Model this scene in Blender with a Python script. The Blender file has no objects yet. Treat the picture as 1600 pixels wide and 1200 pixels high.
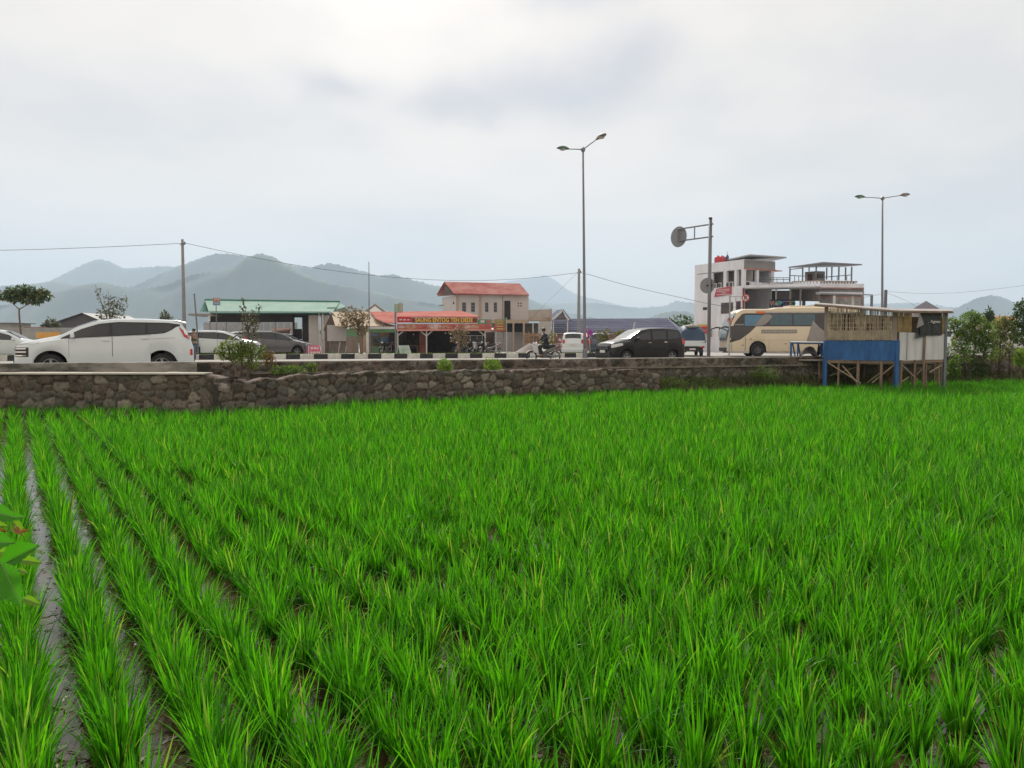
import bpy, math, random
import numpy as np
from mathutils import Vector, Matrix, noise as mnoise
R = math.radians
random.seed(7)
rng = np.random.default_rng(11)
S = bpy.context.scene
COL = S.collection

# ------------------------------------------------------------------ camera
EYE = 1.75                       # metres above the paddy water
F = 1200.0                       # focal length in photo pixels (1600 wide)
PITCH = math.atan(65.0 / F)
cam_d = bpy.data.cameras.new('camera'); cam = bpy.data.objects.new('camera', cam_d); COL.objects.link(cam)
cam_d.sensor_width = 36.0; cam_d.lens = 27.0; cam_d.clip_start = 0.05; cam_d.clip_end = 30000
cam.location = (0, 0, EYE); cam.rotation_euler = (math.pi / 2 - PITCH, 0, 0)
S.camera = cam
CP, SP = math.cos(PITCH), math.sin(PITCH)
def P(px, py, Y):
    """point at ground distance Y whose image in the photograph is (px, py)"""
    u = (px - 800.0) / F; v = (600.0 - py) / F
    k = Y / (CP + v * SP)
    return Vector((u * k, Y, EYE + k * (-SP + v * CP)))
def PX(px, Y): return (px - 800.0) / F * Y
def PZ(py, Y): return P(800, py, Y).z

# ------------------------------------------------------------------ world: thin cloud over a Nishita sky
SUN_EL, SUN_AZ = R(41), R(-9)    # sun ahead of the camera, a little left
w = bpy.data.worlds.new("World"); S.world = w; w.use_nodes = True
nt = w.node_tree; nt.nodes.clear()
def wn(t, **k):
    n = nt.nodes.new(t)
    for a, b in k.items(): setattr(n, a, b)
    return n
wl = nt.links.new
out = wn('ShaderNodeOutputWorld')
sky = wn('ShaderNodeTexSky'); sky.sky_type = 'NISHITA'; sky.sun_disc = False
sky.sun_elevation = SUN_EL; sky.sun_rotation = SUN_AZ; sky.dust_density = 3.0; sky.air_density = 1.0
bg1 = wn('ShaderNodeBackground'); bg1.inputs[1].default_value = 0.1; wl(sky.outputs[0], bg1.inputs[0])
tc = wn('ShaderNodeTexCoord')
sep = wn('ShaderNodeSeparateXYZ'); wl(tc.outputs['Generated'], sep.inputs[0])
def wm(op, a, b=None, clamp=False):
    n = wn('ShaderNodeMath', operation=op); n.use_clamp = clamp
    for i, q in enumerate((a, b)):
        if q is None: continue
        if isinstance(q, (int, float)): n.inputs[i].default_value = q
        else: wl(q, n.inputs[i])
    return n.outputs[0]
zc = wm('MAXIMUM', sep.outputs[2], 0.0)
den = wm('ADD', zc, 0.22)
cx = wm('DIVIDE', sep.outputs[0], den); cy = wm('DIVIDE', sep.outputs[1], den)
comb = wn('ShaderNodeCombineXYZ'); wl(cx, comb.inputs[0]); wl(cy, comb.inputs[1])
n1 = wn('ShaderNodeTexNoise'); n1.inputs['Scale'].default_value = 1.15; n1.inputs['Detail'].default_value = 5; n1.inputs['Roughness'].default_value = 0.5
mpw = wn('ShaderNodeMapping'); mpw.inputs['Location'].default_value = (3.1, 1.7, 0.4); wl(comb.outputs[0], mpw.inputs[0])
wl(mpw.outputs[0], n1.inputs['Vector'])
rp = wn('ShaderNodeValToRGB'); wl(n1.outputs[0], rp.inputs[0])
el = rp.color_ramp.elements
el[0].position = 0.37; el[0].color = (0.67, 0.675, 0.69, 1)
el[1].position = 0.60; el[1].color = (0.90, 0.875, 0.845, 1)
e = el.new(0.47); e.color = (0.80, 0.785, 0.765, 1)
# brightening of the thin cloud round the sun, dimming to the horizon
sd = Vector((math.sin(SUN_AZ) * math.cos(R(33)), math.cos(SUN_AZ) * math.cos(R(33)), math.sin(R(33))))
dt = wn('ShaderNodeVectorMath', operation='DOT_PRODUCT'); wl(tc.outputs['Generated'], dt.inputs[0]); dt.inputs[1].default_value = sd
gl = wm('POWER', wm('MAXIMUM', dt.outputs['Value'], 0.0), 22.0)
hz = wm('POWER', wm('SUBTRACT', 1.0, zc, clamp=True), 4.0)
# darker lilac-grey cloud bodies and the bright break in the cloud, ragged by noise
n3 = wn('ShaderNodeTexNoise'); n3.inputs['Scale'].default_value = 5.0; n3.inputs['Detail'].default_value = 5; wl(tc.outputs['Generated'], n3.inputs['Vector'])
off3 = wn('ShaderNodeVectorMath', operation='SUBTRACT'); wl(n3.outputs['Color'], off3.inputs[0]); off3.inputs[1].default_value = (.5, .5, .5)
off4 = wn('ShaderNodeVectorMath', operation='SCALE'); wl(off3.outputs[0], off4.inputs[0]); off4.inputs['Scale'].default_value = .12
wdir = wn('ShaderNodeVectorMath', operation='ADD'); wl(tc.outputs['Generated'], wdir.inputs[0]); wl(off4.outputs[0], wdir.inputs[1])
def pdir(px, py): return (P(px, py, 1.0) - Vector((0, 0, EYE))).normalized()
def blob(px, py, rx, ry):
    c = pdir(px, py); d = wn('ShaderNodeVectorMath', operation='SUBTRACT'); wl(wdir.outputs[0], d.inputs[0]); d.inputs[1].default_value = c
    m_ = wn('ShaderNodeVectorMath', operation='MULTIPLY'); wl(d.outputs[0], m_.inputs[0]); m_.inputs[1].default_value = (F / rx, .6 * F / rx, F / ry)
    l_ = wn('ShaderNodeVectorMath', operation='LENGTH'); wl(m_.outputs[0], l_.inputs[0])
    return wm('POWER', 2.718, wm('MULTIPLY', wm('MULTIPLY', l_.outputs['Value'], l_.outputs['Value']), -1.0))
dk_ = None
for (bx_, by_, brx, bry, am) in ((800, 145, 120, 38, .15), (930, 120, 110, 38, .14), (1010, 85, 60, 38, .12), (700, 170, 70, 24, .14), (520, 135, 66, 24, .20), (940, -5, 110, 22, .20), (300, 215, 150, 60, .05), (40, 180, 80, 60, .06), (1330, 340, 130, 50, .05), (300, 30, 130, 40, .06)):
    q_ = wm('MULTIPLY', blob(bx_, by_, brx, bry), am); dk_ = q_ if dk_ is None else wm('ADD', dk_, q_)
bri = wm('ADD', wm('MULTIPLY', blob(600, 10, 280, 90), .14), wm('MULTIPLY', blob(150, 330, 400, 200), .03))
mxd = wn('ShaderNodeMix'); mxd.data_type = 'RGBA'; wl(wm('MULTIPLY', dk_, 4.2, clamp=True), mxd.inputs[0]); wl(rp.outputs[0], mxd.inputs[6]); mxd.inputs[7].default_value = (.44, .46, .54, 1)
gain = wm('SUBTRACT', wm('ADD', wm('ADD', wm('MULTIPLY', gl, 0.09), 1.0), bri), wm('MULTIPLY', hz, 0.10))
mul = wn('ShaderNodeVectorMath', operation='SCALE'); wl(mxd.outputs[2], mul.inputs[0]); wl(gain, mul.inputs['Scale'])
wt = wn('ShaderNodeMix'); wt.data_type = 'RGBA'; wt.blend_type = 'MULTIPLY'; wl(hz, wt.inputs[0]); wl(mul.outputs[0], wt.inputs[6]); wt.inputs[7].default_value = (1.0, 0.905, 0.83, 1)
wg = wn('ShaderNodeVectorMath', operation='MULTIPLY'); wl(wt.outputs[2], wg.inputs[0]); wg.inputs[1].default_value = (1.09, 0.99, 0.885)
bg2 = wn('ShaderNodeBackground'); wl(wg.outputs[0], bg2.inputs[0]); bg2.inputs[1].default_value = 1.08
mx = wn('ShaderNodeMixShader'); mx.inputs[0].default_value = 0.96
wl(bg1.outputs[0], mx.inputs[1]); wl(bg2.outputs[0], mx.inputs[2]); wl(mx.outputs[0], out.inputs[0])

sun_d = bpy.data.lights.new('sun', 'SUN'); sun = bpy.data.objects.new('sun', sun_d); COL.objects.link(sun)
sun_d.energy = 4.2; sun_d.angle = R(8); sun_d.color = (1.0, 0.95, 0.87)
sv = Vector((math.sin(SUN_AZ) * math.cos(SUN_EL), math.cos(SUN_AZ) * math.cos(SUN_EL), math.sin(SUN_EL)))
sun.rotation_euler = sv.to_track_quat('Z', 'Y').to_euler(); sun.location = (0, 0, 60)

S.view_settings.view_transform = 'Standard'; S.view_settings.look = 'None'
S.view_settings.exposure = 0.08; S.view_settings.gamma = 1.0
S.render.engine = 'CYCLES'
cy_ = S.cycles; cy_.max_bounces = 7; cy_.diffuse_bounces = 3; cy_.glossy_bounces = 3; cy_.transmission_bounces = 5
cy_.transparent_max_bounces = 8; cy_.volume_bounces = 1; cy_.use_denoising = True; cy_.caustics_reflective = False

# ------------------------------------------------------------------ materials
def lin(c): return tuple(((x / 255.0) / 12.92 if x / 255.0 <= 0.04045 else ((x / 255.0 + 0.055) / 1.055) ** 2.4) for x in c)
MATS = {}
def mat(name, col, rough=0.6, metal=0.0, var=0.15, scale=3.0, bump=0.0, bscale=None, spec=0.5, col2=None, coat=0.0, stretch=None, emit=None):
    """principled material with noise-driven colour variation (col -> col2) and optional bump"""
    if name in MATS: return MATS[name]
    m = bpy.data.materials.new(name); m.use_nodes = True; MATS[name] = m
    t = m.node_tree; b = t.nodes['Principled BSDF']
    b.inputs['Roughness'].default_value = rough; b.inputs['Metallic'].default_value = metal
    b.inputs['Specular IOR Level'].default_value = spec; b.inputs['Coat Weight'].default_value = coat
    b.inputs['Coat Roughness'].default_value = 0.05
    tcn = t.nodes.new('ShaderNodeTexCoord'); mp = t.nodes.new('ShaderNodeMapping'); t.links.new(tcn.outputs['Object'], mp.inputs[0])
    if stretch: mp.inputs['Scale'].default_value = stretch
    nz = t.nodes.new('ShaderNodeTexNoise'); nz.inputs['Scale'].default_value = scale; nz.inputs['Detail'].default_value = 6
    nz.inputs['Roughness'].default_value = 0.62
    t.links.new(mp.outputs[0], nz.inputs['Vector'])
    if col2 is None: col2 = tuple(max(0, c * (1 - 2 * var)) for c in col); lo, hi = 0.25, 0.6
    else: lo, hi = 0.38, 0.62
    r = t.nodes.new('ShaderNodeValToRGB'); r.color_ramp.elements[0].position = lo; r.color_ramp.elements[1].position = hi
    r.color_ramp.elements[0].color = (*col2, 1); r.color_ramp.elements[1].color = (*col, 1)
    t.links.new(nz.outputs[0], r.inputs[0]); t.links.new(r.outputs[0], b.inputs['Base Color'])
    if bump:
        n2 = t.nodes.new('ShaderNodeTexNoise'); n2.inputs['Scale'].default_value = bscale or scale * 4; n2.inputs['Detail'].default_value = 5
        t.links.new(mp.outputs[0], n2.inputs['Vector'])
        bm = t.nodes.new('ShaderNodeBump'); bm.inputs['Strength'].default_value = bump; bm.inputs['Distance'].default_value = 0.03
        t.links.new(n2.outputs[0], bm.inputs['Height']); t.links.new(bm.outputs[0], b.inputs['Normal'])
    if emit:
        b.inputs['Emission Color'].default_value = (*emit[0], 1); b.inputs['Emission Strength'].default_value = emit[1]
    return m
def leafmat(name, c1, c2, trans=0.45, rough=0.45, tcol=None, c3=None):
    if name in MATS: return MATS[name]
    m = bpy.data.materials.new(name); m.use_nodes = True; MATS[name] = m
    t = m.node_tree; b = t.nodes['Principled BSDF']; o = t.nodes['Material Output']
    g = t.nodes.new('ShaderNodeNewGeometry'); r = t.nodes.new('ShaderNodeValToRGB')
    r.color_ramp.elements[0].color = (*c1, 1); r.color_ramp.elements[1].color = (*c2, 1)
    if c3:
        r.color_ramp.elements[1].position = 0.93; q = r.color_ramp.elements.new(1.0); q.color = (*c3, 1)
    t.links.new(g.outputs['Random Per Island'], r.inputs[0])
    b.inputs['Roughness'].default_value = rough; b.inputs['Specular IOR Level'].default_value = 0.35
    t.links.new(r.outputs[0], b.inputs['Base Color'])
    tr = t.nodes.new('ShaderNodeBsdfTranslucent')
    mc = t.nodes.new('ShaderNodeMix'); mc.data_type = 'RGBA'; mc.blend_type = 'MULTIPLY'; mc.inputs[0].default_value = 1.0
    t.links.new(r.outputs[0], mc.inputs[6]); mc.inputs[7].default_value = (*(tcol or (1.5, 1.6, 0.7)), 1)
    t.links.new(mc.outputs[2], tr.inputs[0])
    mxs = t.nodes.new('ShaderNodeMixShader'); mxs.inputs[0].default_value = trans
    t.links.new(b.outputs[0], mxs.inputs[1]); t.links.new(tr.outputs[0], mxs.inputs[2]); t.links.new(mxs.outputs[0], o.inputs[0])
    return m

# ------------------------------------------------------------------ mesh helpers
def tag(o, label=None, cat=None, group=None, kind=None):
    if label: o['label'] = label
    if cat: o['category'] = cat
    if group: o['group'] = group
    if kind: o['kind'] = kind
    return o
def thing(name, label, cat, loc=(0, 0, 0), rotz=0.0, group=None):
    o = bpy.data.objects.new(name, None); COL.objects.link(o); o.location = loc; o.rotation_euler = (0, 0, rotz)
    o.empty_display_size = 0.2
    return tag(o, label, cat, group)
def root_of(o):
    while o.parent: o = o.parent
    return o
def np_obj(name, V, Fc, m, parent=None, smooth=False):
    """V (n,3), Fc (m,4) or (m,3) int arrays"""
    me = bpy.data.meshes.new(name); V = np.asarray(V, dtype=np.float32); Fc = np.asarray(Fc, dtype=np.int32)
    k = Fc.shape[1]
    me.vertices.add(len(V)); me.vertices.foreach_set('co', V.ravel())
    me.loops.add(Fc.size); me.loops.foreach_set('vertex_index', Fc.ravel())
    me.polygons.add(len(Fc)); me.polygons.foreach_set('loop_start', np.arange(0, Fc.size, k, dtype=np.int32))
    try: me.polygons.foreach_set('loop_total', np.full(len(Fc), k, dtype=np.int32))
    except Exception: pass
    if smooth: me.polygons.foreach_set('use_smooth', np.ones(len(Fc), dtype=bool))
    me.update(calc_edges=True); me.validate()
    me.materials.append(m)
    o = bpy.data.objects.new(name, me); COL.objects.link(o)
    if parent: o.parent = parent
    return o
class MB:
    def __init__(s): s.v = []; s.f = []; s.mi = []; s.cur = 0
    def add(s, vs, fs):
        b = len(s.v); s.v += [tuple(q) for q in vs]; s.f += [tuple(b + i for i in q) for q in fs]; s.mi += [s.cur] * len(fs); return s
    def box(s, c, d, rz=0.0, taper=1.0, rx=0.0, ry=0.0):
        x, y, z = d[0] / 2, d[1] / 2, d[2] / 2
        M = Matrix.Rotation(rz, 3, 'Z') @ Matrix.Rotation(ry, 3, 'Y') @ Matrix.Rotation(rx, 3, 'X')
        vs = []
        for sz in (-1, 1):
            k = taper if sz > 0 else 1
            for sx, sy in ((-1, -1), (1, -1), (1, 1), (-1, 1)):
                vs.append(Vector(c) + M @ Vector((sx * x * k, sy * y * k, sz * z)))
        return s.add(vs, [(0, 3, 2, 1), (4, 5, 6, 7), (0, 1, 5, 4), (1, 2, 6, 5), (2, 3, 7, 6), (3, 0, 4, 7)])
    def bb(s, x0, x1, y0, y1, z0, z1):
        return s.box(((x0 + x1) / 2, (y0 + y1) / 2, (z0 + z1) / 2), (abs(x1 - x0), abs(y1 - y0), abs(z1 - z0)))
    def pb(s, px0, px1, py0, py1, Y, dep):
        """box whose front face at distance Y covers photo pixels px0..px1, py0..py1, dep metres deep"""
        a = P(px0, py0, Y); b = P(px1, py1, Y)
        return s.bb(a.x, b.x, Y, Y + dep, b.z, a.z)
    def hexa(s, b4, t4):
        return s.add(list(b4) + list(t4), [(0, 3, 2, 1), (4, 5, 6, 7), (0, 1, 5, 4), (1, 2, 6, 5), (2, 3, 7, 6), (3, 0, 4, 7)])
    def plate(s, pts, n):
        """polygon pts thickened by vector n"""
        n = Vector(n); k = len(pts); a = [Vector(p) for p in pts]; b = [p + n for p in a]
        return s.add(a + b, [tuple(range(k))[::-1], tuple(range(k, 2 * k))] + [(i, (i + 1) % k, k + (i + 1) % k, k + i) for i in range(k)])
    def tube(s, pts, r, n=8, cap=True):
        pts = [Vector(p) for p in pts]; rs = r if isinstance(r, (list, tuple)) else [r] * len(pts)
        vs = []; fs = []; up = Vector((0.13, 0.07, 1)).normalized()
        for i, p in enumerate(pts):
            d = (pts[min(i + 1, len(pts) - 1)] - pts[max(i - 1, 0)]).normalized()
            a = d.cross(up)
            if a.length < 0.2: a = d.cross(Vector((1, 0, 0)))
            a.normalize(); b = d.cross(a)
            for k in range(n):
                t = 2 * math.pi * k / n
                vs.append(p + (a * math.cos(t) + b * math.sin(t)) * rs[i])
        for i in range(len(pts) - 1):
            for k in range(n):
                fs.append((i * n + k, i * n + (k + 1) % n, (i + 1) * n + (k + 1) % n, (i + 1) * n + k))
        if cap: fs += [tuple(range(n))[::-1], tuple(range((len(pts) - 1) * n, len(pts) * n))]
        return s.add(vs, fs)
    def lathe(s, prof, c=(0, 0, 0), axis='Z', n=20, cap=True):
        """prof: list of (radius, height)"""
        vs = []; fs = []
        for r, h in prof:
            for k in range(n):
                t = 2 * math.pi * k / n; a, b = r * math.cos(t), r * math.sin(t)
                q = (a, b, h) if axis == 'Z' else ((a, h, b) if axis == 'Y' else (h, a, b))
                vs.append(Vector(c) + Vector(q))
        for i in range(len(prof) - 1):
            for k in range(n):
                fs.append((i * n + k, i * n + (k + 1) % n, (i + 1) * n + (k + 1) % n, (i + 1) * n + k))
        if cap: fs += [tuple(range(n))[::-1], tuple(range((len(prof) - 1) * n, len(prof) * n))]
        return s.add(vs, fs)
    def grid(s, rows):
        n = len(rows[0]); vs = [p for r in rows for p in r]
        return s.add(vs, [(i * n + k, i * n + k + 1, (i + 1) * n + k + 1, (i + 1) * n + k) for i in range(len(rows) - 1) for k in range(n - 1)])
    def ellipsoid(s, c, r, n=12, m=8):
        prof = [(max(0.001, math.sin(math.pi * i / m)), -math.cos(math.pi * i / m)) for i in range(m + 1)]
        b = len(s.v); s.lathe(prof, (0, 0, 0), 'Z', n)
        for i in range(b, len(s.v)):
            x, y, z = s.v[i]; s.v[i] = (c[0] + x * r[0], c[1] + y * r[1], c[2] + z * r[2])
        return s
    def build(s, name, m, parent=None, world=False, bevel=0.0, smooth=False, mats=None, kind=None, autosmooth=None):
        me = bpy.data.meshes.new(name); v = s.v
        if world and parent is not None:
            l = root_of(parent).location; v = [(a - l.x, b - l.y, c - l.z) for a, b, c in v]
        me.from_pydata(v, [], s.f); me.update()
        for q in ([m] + (mats or [])): me.materials.append(q)
        if mats: me.polygons.foreach_set('material_index', s.mi)
        if smooth or autosmooth:
            me.polygons.foreach_set('use_smooth', [True] * len(me.polygons))
            if autosmooth: me.set_sharp_from_angle(angle=R(autosmooth))
        o = bpy.data.objects.new(name, me); COL.objects.link(o)
        if parent is not None: o.parent = parent
        if bevel:
            md = o.modifiers.new('bevel', 'BEVEL'); md.width = bevel; md.segments = 2; md.limit_method = 'ANGLE'
        if kind: o['kind'] = kind
        return o
def copy_tree(o, parent=None):
    c = o.copy(); COL.objects.link(c)
    if parent is not None: c.parent = parent
    for ch in list(o.children): copy_tree(ch, c)
    return c
def fm(c, k=1.0): return tuple(x * k for x in c)
def text_mesh(name, body, m, size, parent, loc, rot=(math.pi / 2, 0, 0), depth=0.01, bold=0.0, sx=1.0):
    cu = bpy.data.curves.new(name, 'FONT'); cu.body = body; cu.size = size; cu.extrude = depth; cu.offset = bold
    cu.align_x = 'CENTER'; cu.align_y = 'CENTER'
    t = bpy.data.objects.new(name, cu); me = bpy.data.meshes.new_from_object(t)
    bpy.data.objects.remove(t)
    for q in me.vertices: q.co.x *= sx
    me.materials.clear(); me.materials.append(m)
    o = bpy.data.objects.new(name, me); COL.objects.link(o); o.parent = parent; o.location = loc; o.rotation_euler = rot
    return o
def fbm(x, y, sc=1.0, o=4, seed=0.0):
    return mnoise.fractal(Vector((x * sc, y * sc, seed)), 1.0, 2.0, o)

# leaves scattered through clumps
def leaf_arrays(clumps, n, size, droop=0.2, aspect=0.5, shell=0.5, flat=0.0, rg=rng):
    """clumps: list of (x,y,z,rx,ry,rz); n leaves; kite-shaped folded leaves (2 quads as 6 verts)"""
    C_ = np.array(clumps, dtype=float); wgt = C_[:, 3] * C_[:, 4] * C_[:, 5]; wgt = wgt / wgt.sum()
    idx = rg.choice(len(C_), n, p=wgt)
    d = rg.normal(size=(n, 3)); d /= np.linalg.norm(d, axis=1)[:, None]
    rad = (shell + (1 - shell) * rg.random(n)) ** 0.8
    rad *= 1 + 0.18 * rg.normal(size=n) * (rg.random(n) < 0.3)
    pos = C_[idx, :3] + d * C_[idx, 3:6] * rad[:, None]
    ax = d * 0.8 + rg.normal(size=(n, 3)) * 0.6; ax[:, 2] = ax[:, 2] * (1 - flat) - droop
    ax /= np.linalg.norm(ax, axis=1)[:, None]
    s_ = np.cross(ax, rg.normal(size=(n, 3))); s_ /= np.linalg.norm(s_, axis=1)[:, None] + 1e-9
    nn = np.cross(ax, s_)
    L_ = size * (0.65 + 0.7 * rg.random(n))[:, None]; W_ = L_ * aspect * 0.5
    v = np.stack([pos, pos + ax * L_ * 0.45 + s_ * W_ + nn * W_ * 0.35, pos + ax * L_ - nn * L_ * 0.12, pos + ax * L_ * 0.45 - s_ * W_ + nn * W_ * 0.35], axis=1)
    V = v.reshape(-1, 3); Fc = np.arange(n * 4).reshape(n, 4)
    return V, Fc
def foliage(name, clumps, n, size, m, parent, **k):
    V, Fc = leaf_arrays(clumps, n, size, **k)
    tri = np.concatenate([Fc[:, [0, 1, 2]], Fc[:, [0, 2, 3]]])
    return np_obj(name, V, tri, m, parent)

# ------------------------------------------------------------------ layout of walls and road (plan view, metres)
def wallY(X): return 22.4 + 0.42 * X            # line of the wall at the road edge
def kerbY(X): return 49.5 + 0.30 * X            # line of the painted kerb across the road
ROADZ = 0.75
FRONT = [(-16.5, 16.3, 1.06), (PX(0, 16.9), 16.9, 1.06), (PX(240, 16.9), 16.9, 1.06), (PX(320, 16.85), 16.85, 1.06), (PX(340, 16.8), 16.8, .98)]
FRONT2 = [(PX(331, 16.72), 16.72, 0.84), (PX(345, 16.6), 16.6, 0.80), (PX(356, 16.6), 16.6, 0.79), (PX(366, 16.6), 16.6, 0.92), (PX(376, 16.7), 16.7, 0.93), (PX(388, 16.8), 16.8, 0.86), (PX(420, 17.2), 17.2, 0.94), (PX(500, 18.1), 18.1, 1.0), (PX(650, 20.0), 20.0, 0.99), (PX(850, 21.8), 21.8, 0.97), (PX(1000, 23.0), 23.0, 0.93), (PX(1030, 23.3), 23.3, 0.75)]
EDGE = [(-30, 15.0), (-16.5, 16.1), (PX(0, 16.7), 16.7), (PX(326, 16.4), 16.4), (PX(350, 16.2), 16.2), (PX(500, 17.8), 17.8), (PX(650, 19.7), 19.7), (PX(1000, 22.7), 22.7), (PX(1250, 25.5), 25.5), (PX(1600, 29.5), 29.5), (32, 33)]
def edgeY(X): return float(np.interp(X, [e[0] for e in EDGE], [e[1] for e in EDGE]))
# ------------------------------------------------------------------ setting: ground, water, road
g_dirt = mat('dry_soil', (0.30, 0.27, 0.22), 0.95, var=0.2, scale=0.15, bump=0.4, bscale=4)
g_bank = mat('bank_soil', (0.12, 0.09, 0.06), 0.95, col2=(0.05, 0.06, 0.025), scale=1.2, bump=0.6, bscale=9)
# far ground, one sheet from behind the wall to the hills
b = MB(); b.add([(-9000, wallY(-120), 0.68), (-120, wallY(-120), 0.68), (120, wallY(120), 0.68), (9000, wallY(120), 0.68), (9000, 9000, 0.68), (-9000, 9000, 0.68)], [(0, 1, 2, 3, 4, 5)])
b.build('ground', g_dirt, kind='structure')
# road as a sheet 4 mm over; concrete-grey worn asphalt
asph = mat('worn_asphalt', (0.30, 0.295, 0.285), 0.85, var=0.12, scale=0.5, bump=0.25, bscale=60)
b = MB(); b.add([(-70, wallY(-70) + 0.35, ROADZ), (70, wallY(70) + 0.35, ROADZ), (70, kerbY(70), ROADZ), (-70, kerbY(-70), ROADZ)], [(0, 1, 2, 3)])
b.build('road', asph, kind='structure')
lm = mat('road_paint', (0.62, 0.62, 0.58), 0.7, var=0.2, scale=3)
b = MB()
for k in range(-8, 14):
    x0 = k * 7.0; 
    f = lambda X: (wallY(X) + kerbY(X)) / 2
    b.add([(x0, f(x0) - .07, ROADZ + .004), (x0 + 3.2, f(x0 + 3.2) - .07, ROADZ + .004), (x0 + 3.2, f(x0 + 3.2) + .07, ROADZ + .004), (x0, f(x0) + .07, ROADZ + .004)], [(0, 1, 2, 3)])
b.build('lane_marking', lm, kind='structure')
apron = mat('apron_concrete', (0.38, 0.37, 0.35), 0.9, var=0.15, scale=0.4, bump=0.2, bscale=20)
b = MB(); b.add([(-60, kerbY(-60) + .3, .78), (70, kerbY(70) + .3, .78), (70, 110, .78), (-60, 110, .78)], [(0, 1, 2, 3)])
b.build('parking_ground', apron, kind='structure')
# paddy water over mud
WATER = 0.12
def water_mat():
    m = bpy.data.materials.new('paddy_water'); m.use_nodes = True; t = m.node_tree; p = t.nodes['Principled BSDF']
    tc = t.nodes.new('ShaderNodeTexCoord')
    n = t.nodes.new('ShaderNodeTexNoise'); n.inputs['Scale'].default_value = 4.5; n.inputs['Detail'].default_value = 7; n.inputs['Roughness'].default_value = .65
    t.links.new(tc.outputs['Object'], n.inputs['Vector'])
    r = t.nodes.new('ShaderNodeValToRGB'); r.color_ramp.elements[0].position = .42; r.color_ramp.elements[0].color = (.030, .018, .009, 1)
    r.color_ramp.elements[1].position = .60; r.color_ramp.elements[1].color = (.075, .046, .026, 1)
    t.links.new(n.outputs[0], r.inputs[0]); t.links.new(r.outputs[0], p.inputs['Base Color'])
    r2 = t.nodes.new('ShaderNodeValToRGB'); r2.color_ramp.elements[0].position = .58; r2.color_ramp.elements[0].color = (.03, .03, .03, 1)
    r2.color_ramp.elements[1].position = .68; r2.color_ramp.elements[1].color = (.55, .55, .55, 1); r3 = t.nodes.new('ShaderNodeMapRange'); r3.inputs[1].default_value = .56; r3.inputs[2].default_value = .64; r3.inputs[3].default_value = .55; r3.inputs[4].default_value = .08; t.links.new(n.outputs[0], r3.inputs[0]); t.links.new(r3.outputs[0], p.inputs['Specular IOR Level'])
    t.links.new(n.outputs[0], r2.inputs[0]); t.links.new(r2.outputs[0], p.inputs['Roughness'])
    n2 = t.nodes.new('ShaderNodeTexNoise'); n2.inputs['Scale'].default_value = 18; n2.inputs['Detail'].default_value = 4
    t.links.new(tc.outputs['Object'], n2.inputs['Vector'])
    bm = t.nodes.new('ShaderNodeBump'); bm.inputs['Strength'].default_value = .22; bm.inputs['Distance'].default_value = .010
    t.links.new(n2.outputs[0], bm.inputs['Height']); t.links.new(bm.outputs[0], p.inputs['Normal'])
    return m
b = MB(); b.add([(-60, -12, WATER), (60, -12, WATER), (60, 40, WATER), (-60, 40, WATER)], [(0, 1, 2, 3)])
b.build('paddy_water', water_mat(), kind='structure')
# bank between the rice and the road wall
rows = []
xs = np.arange(-6.5, 31, 0.35)
for t in np.linspace(0, 1, 7):
    row = []
    for X in xs:
        y0 = edgeY(X) - 0.1; y1 = wallY(X) + 0.1
        z = -0.05 + (0.62 if X > 4 else 0.80) * (t ** 0.6) + 0.06 * fbm(X, t * 3, 1.3)
        if X < 4: y0 += 0.55
        row.append((X, y0 + (y1 - y0) * t, z))
    rows.append(row)
MB().grid(rows).build('bank', g_bank, kind='structure', smooth=True)
# ------------------------------------------------------------------ hills
hill_m = mat('forested_hill', (0.045, 0.085, 0.050), 0.95, col2=(0.022, 0.045, 0.028), scale=0.006, bump=0.0)
def hills(name, pts, Y, depth, tree, seed, step=9):
    px = np.array([p[0] for p in pts], float); py = np.array([p[1] for p in pts], float)
    xs = np.arange(px[0], px[-1], step * 0.22)
    crest = [PZ(np.interp(x, px, py), Y) for x in xs]
    rows = []
    prof = [(-1.0, 0.0), (-0.72, 0.16), (-0.5, 0.36), (-0.34, 0.52), (-0.2, 0.72), (-0.1, 0.86), (-0.04, 0.95), (0, 1.0), (0.25, 0.8), (0.7, 0.3), (1.0, 0.0)]
    for j, (a, h) in enumerate(prof):
        row = []
        for i, x in enumerate(xs):
            X = PX(x, Y); c = crest[i]
            nz = fbm(X, a * depth, 1 / 420.0, 4, seed) * (1 - h) * 2.2 * min(1, h * 6)
            z = 0.5 + (c - 0.5) * max(0.0, h * (1 + 0.55 * nz))
            if h == 1.0: z = c + tree * fbm(X, 3.3, 1 / 14.0, 5, seed + 9)
            row.append((X, Y + a * depth + 60 * fbm(X, h * 90, 1 / 300., 2, seed + 5) * (h < 1), z))
        rows.append(row)
    return MB().grid(rows).build(name, hill_m, kind='structure', smooth=True)
hills('far_hills', [(-500, 470), (-200, 452), (0, 453), (60, 446), (92, 435), (130, 415), (148, 407), (160, 405), (175, 408), (197, 419), (240, 417), (275, 416), (330, 425), (500, 436), (640, 450), (760, 470), (820, 474), (872, 474), (902, 472), (937, 474), (996, 481), (1034, 479), (1056, 470), (1090, 474), (1200, 478), (1300, 476), (1380, 474), (1440, 473), (1480, 480), (1700, 474), (2100, 470)], 5600, 900, 9, 1.0)
hills('distant_peak', [(600, 500), (680, 470), (740, 450), (800, 438), (835, 433), (852, 430), (868, 438), (885, 452), (902, 461), (937, 469), (980, 480), (1050, 500)], 8300, 700, 8, 13.0)
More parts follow.
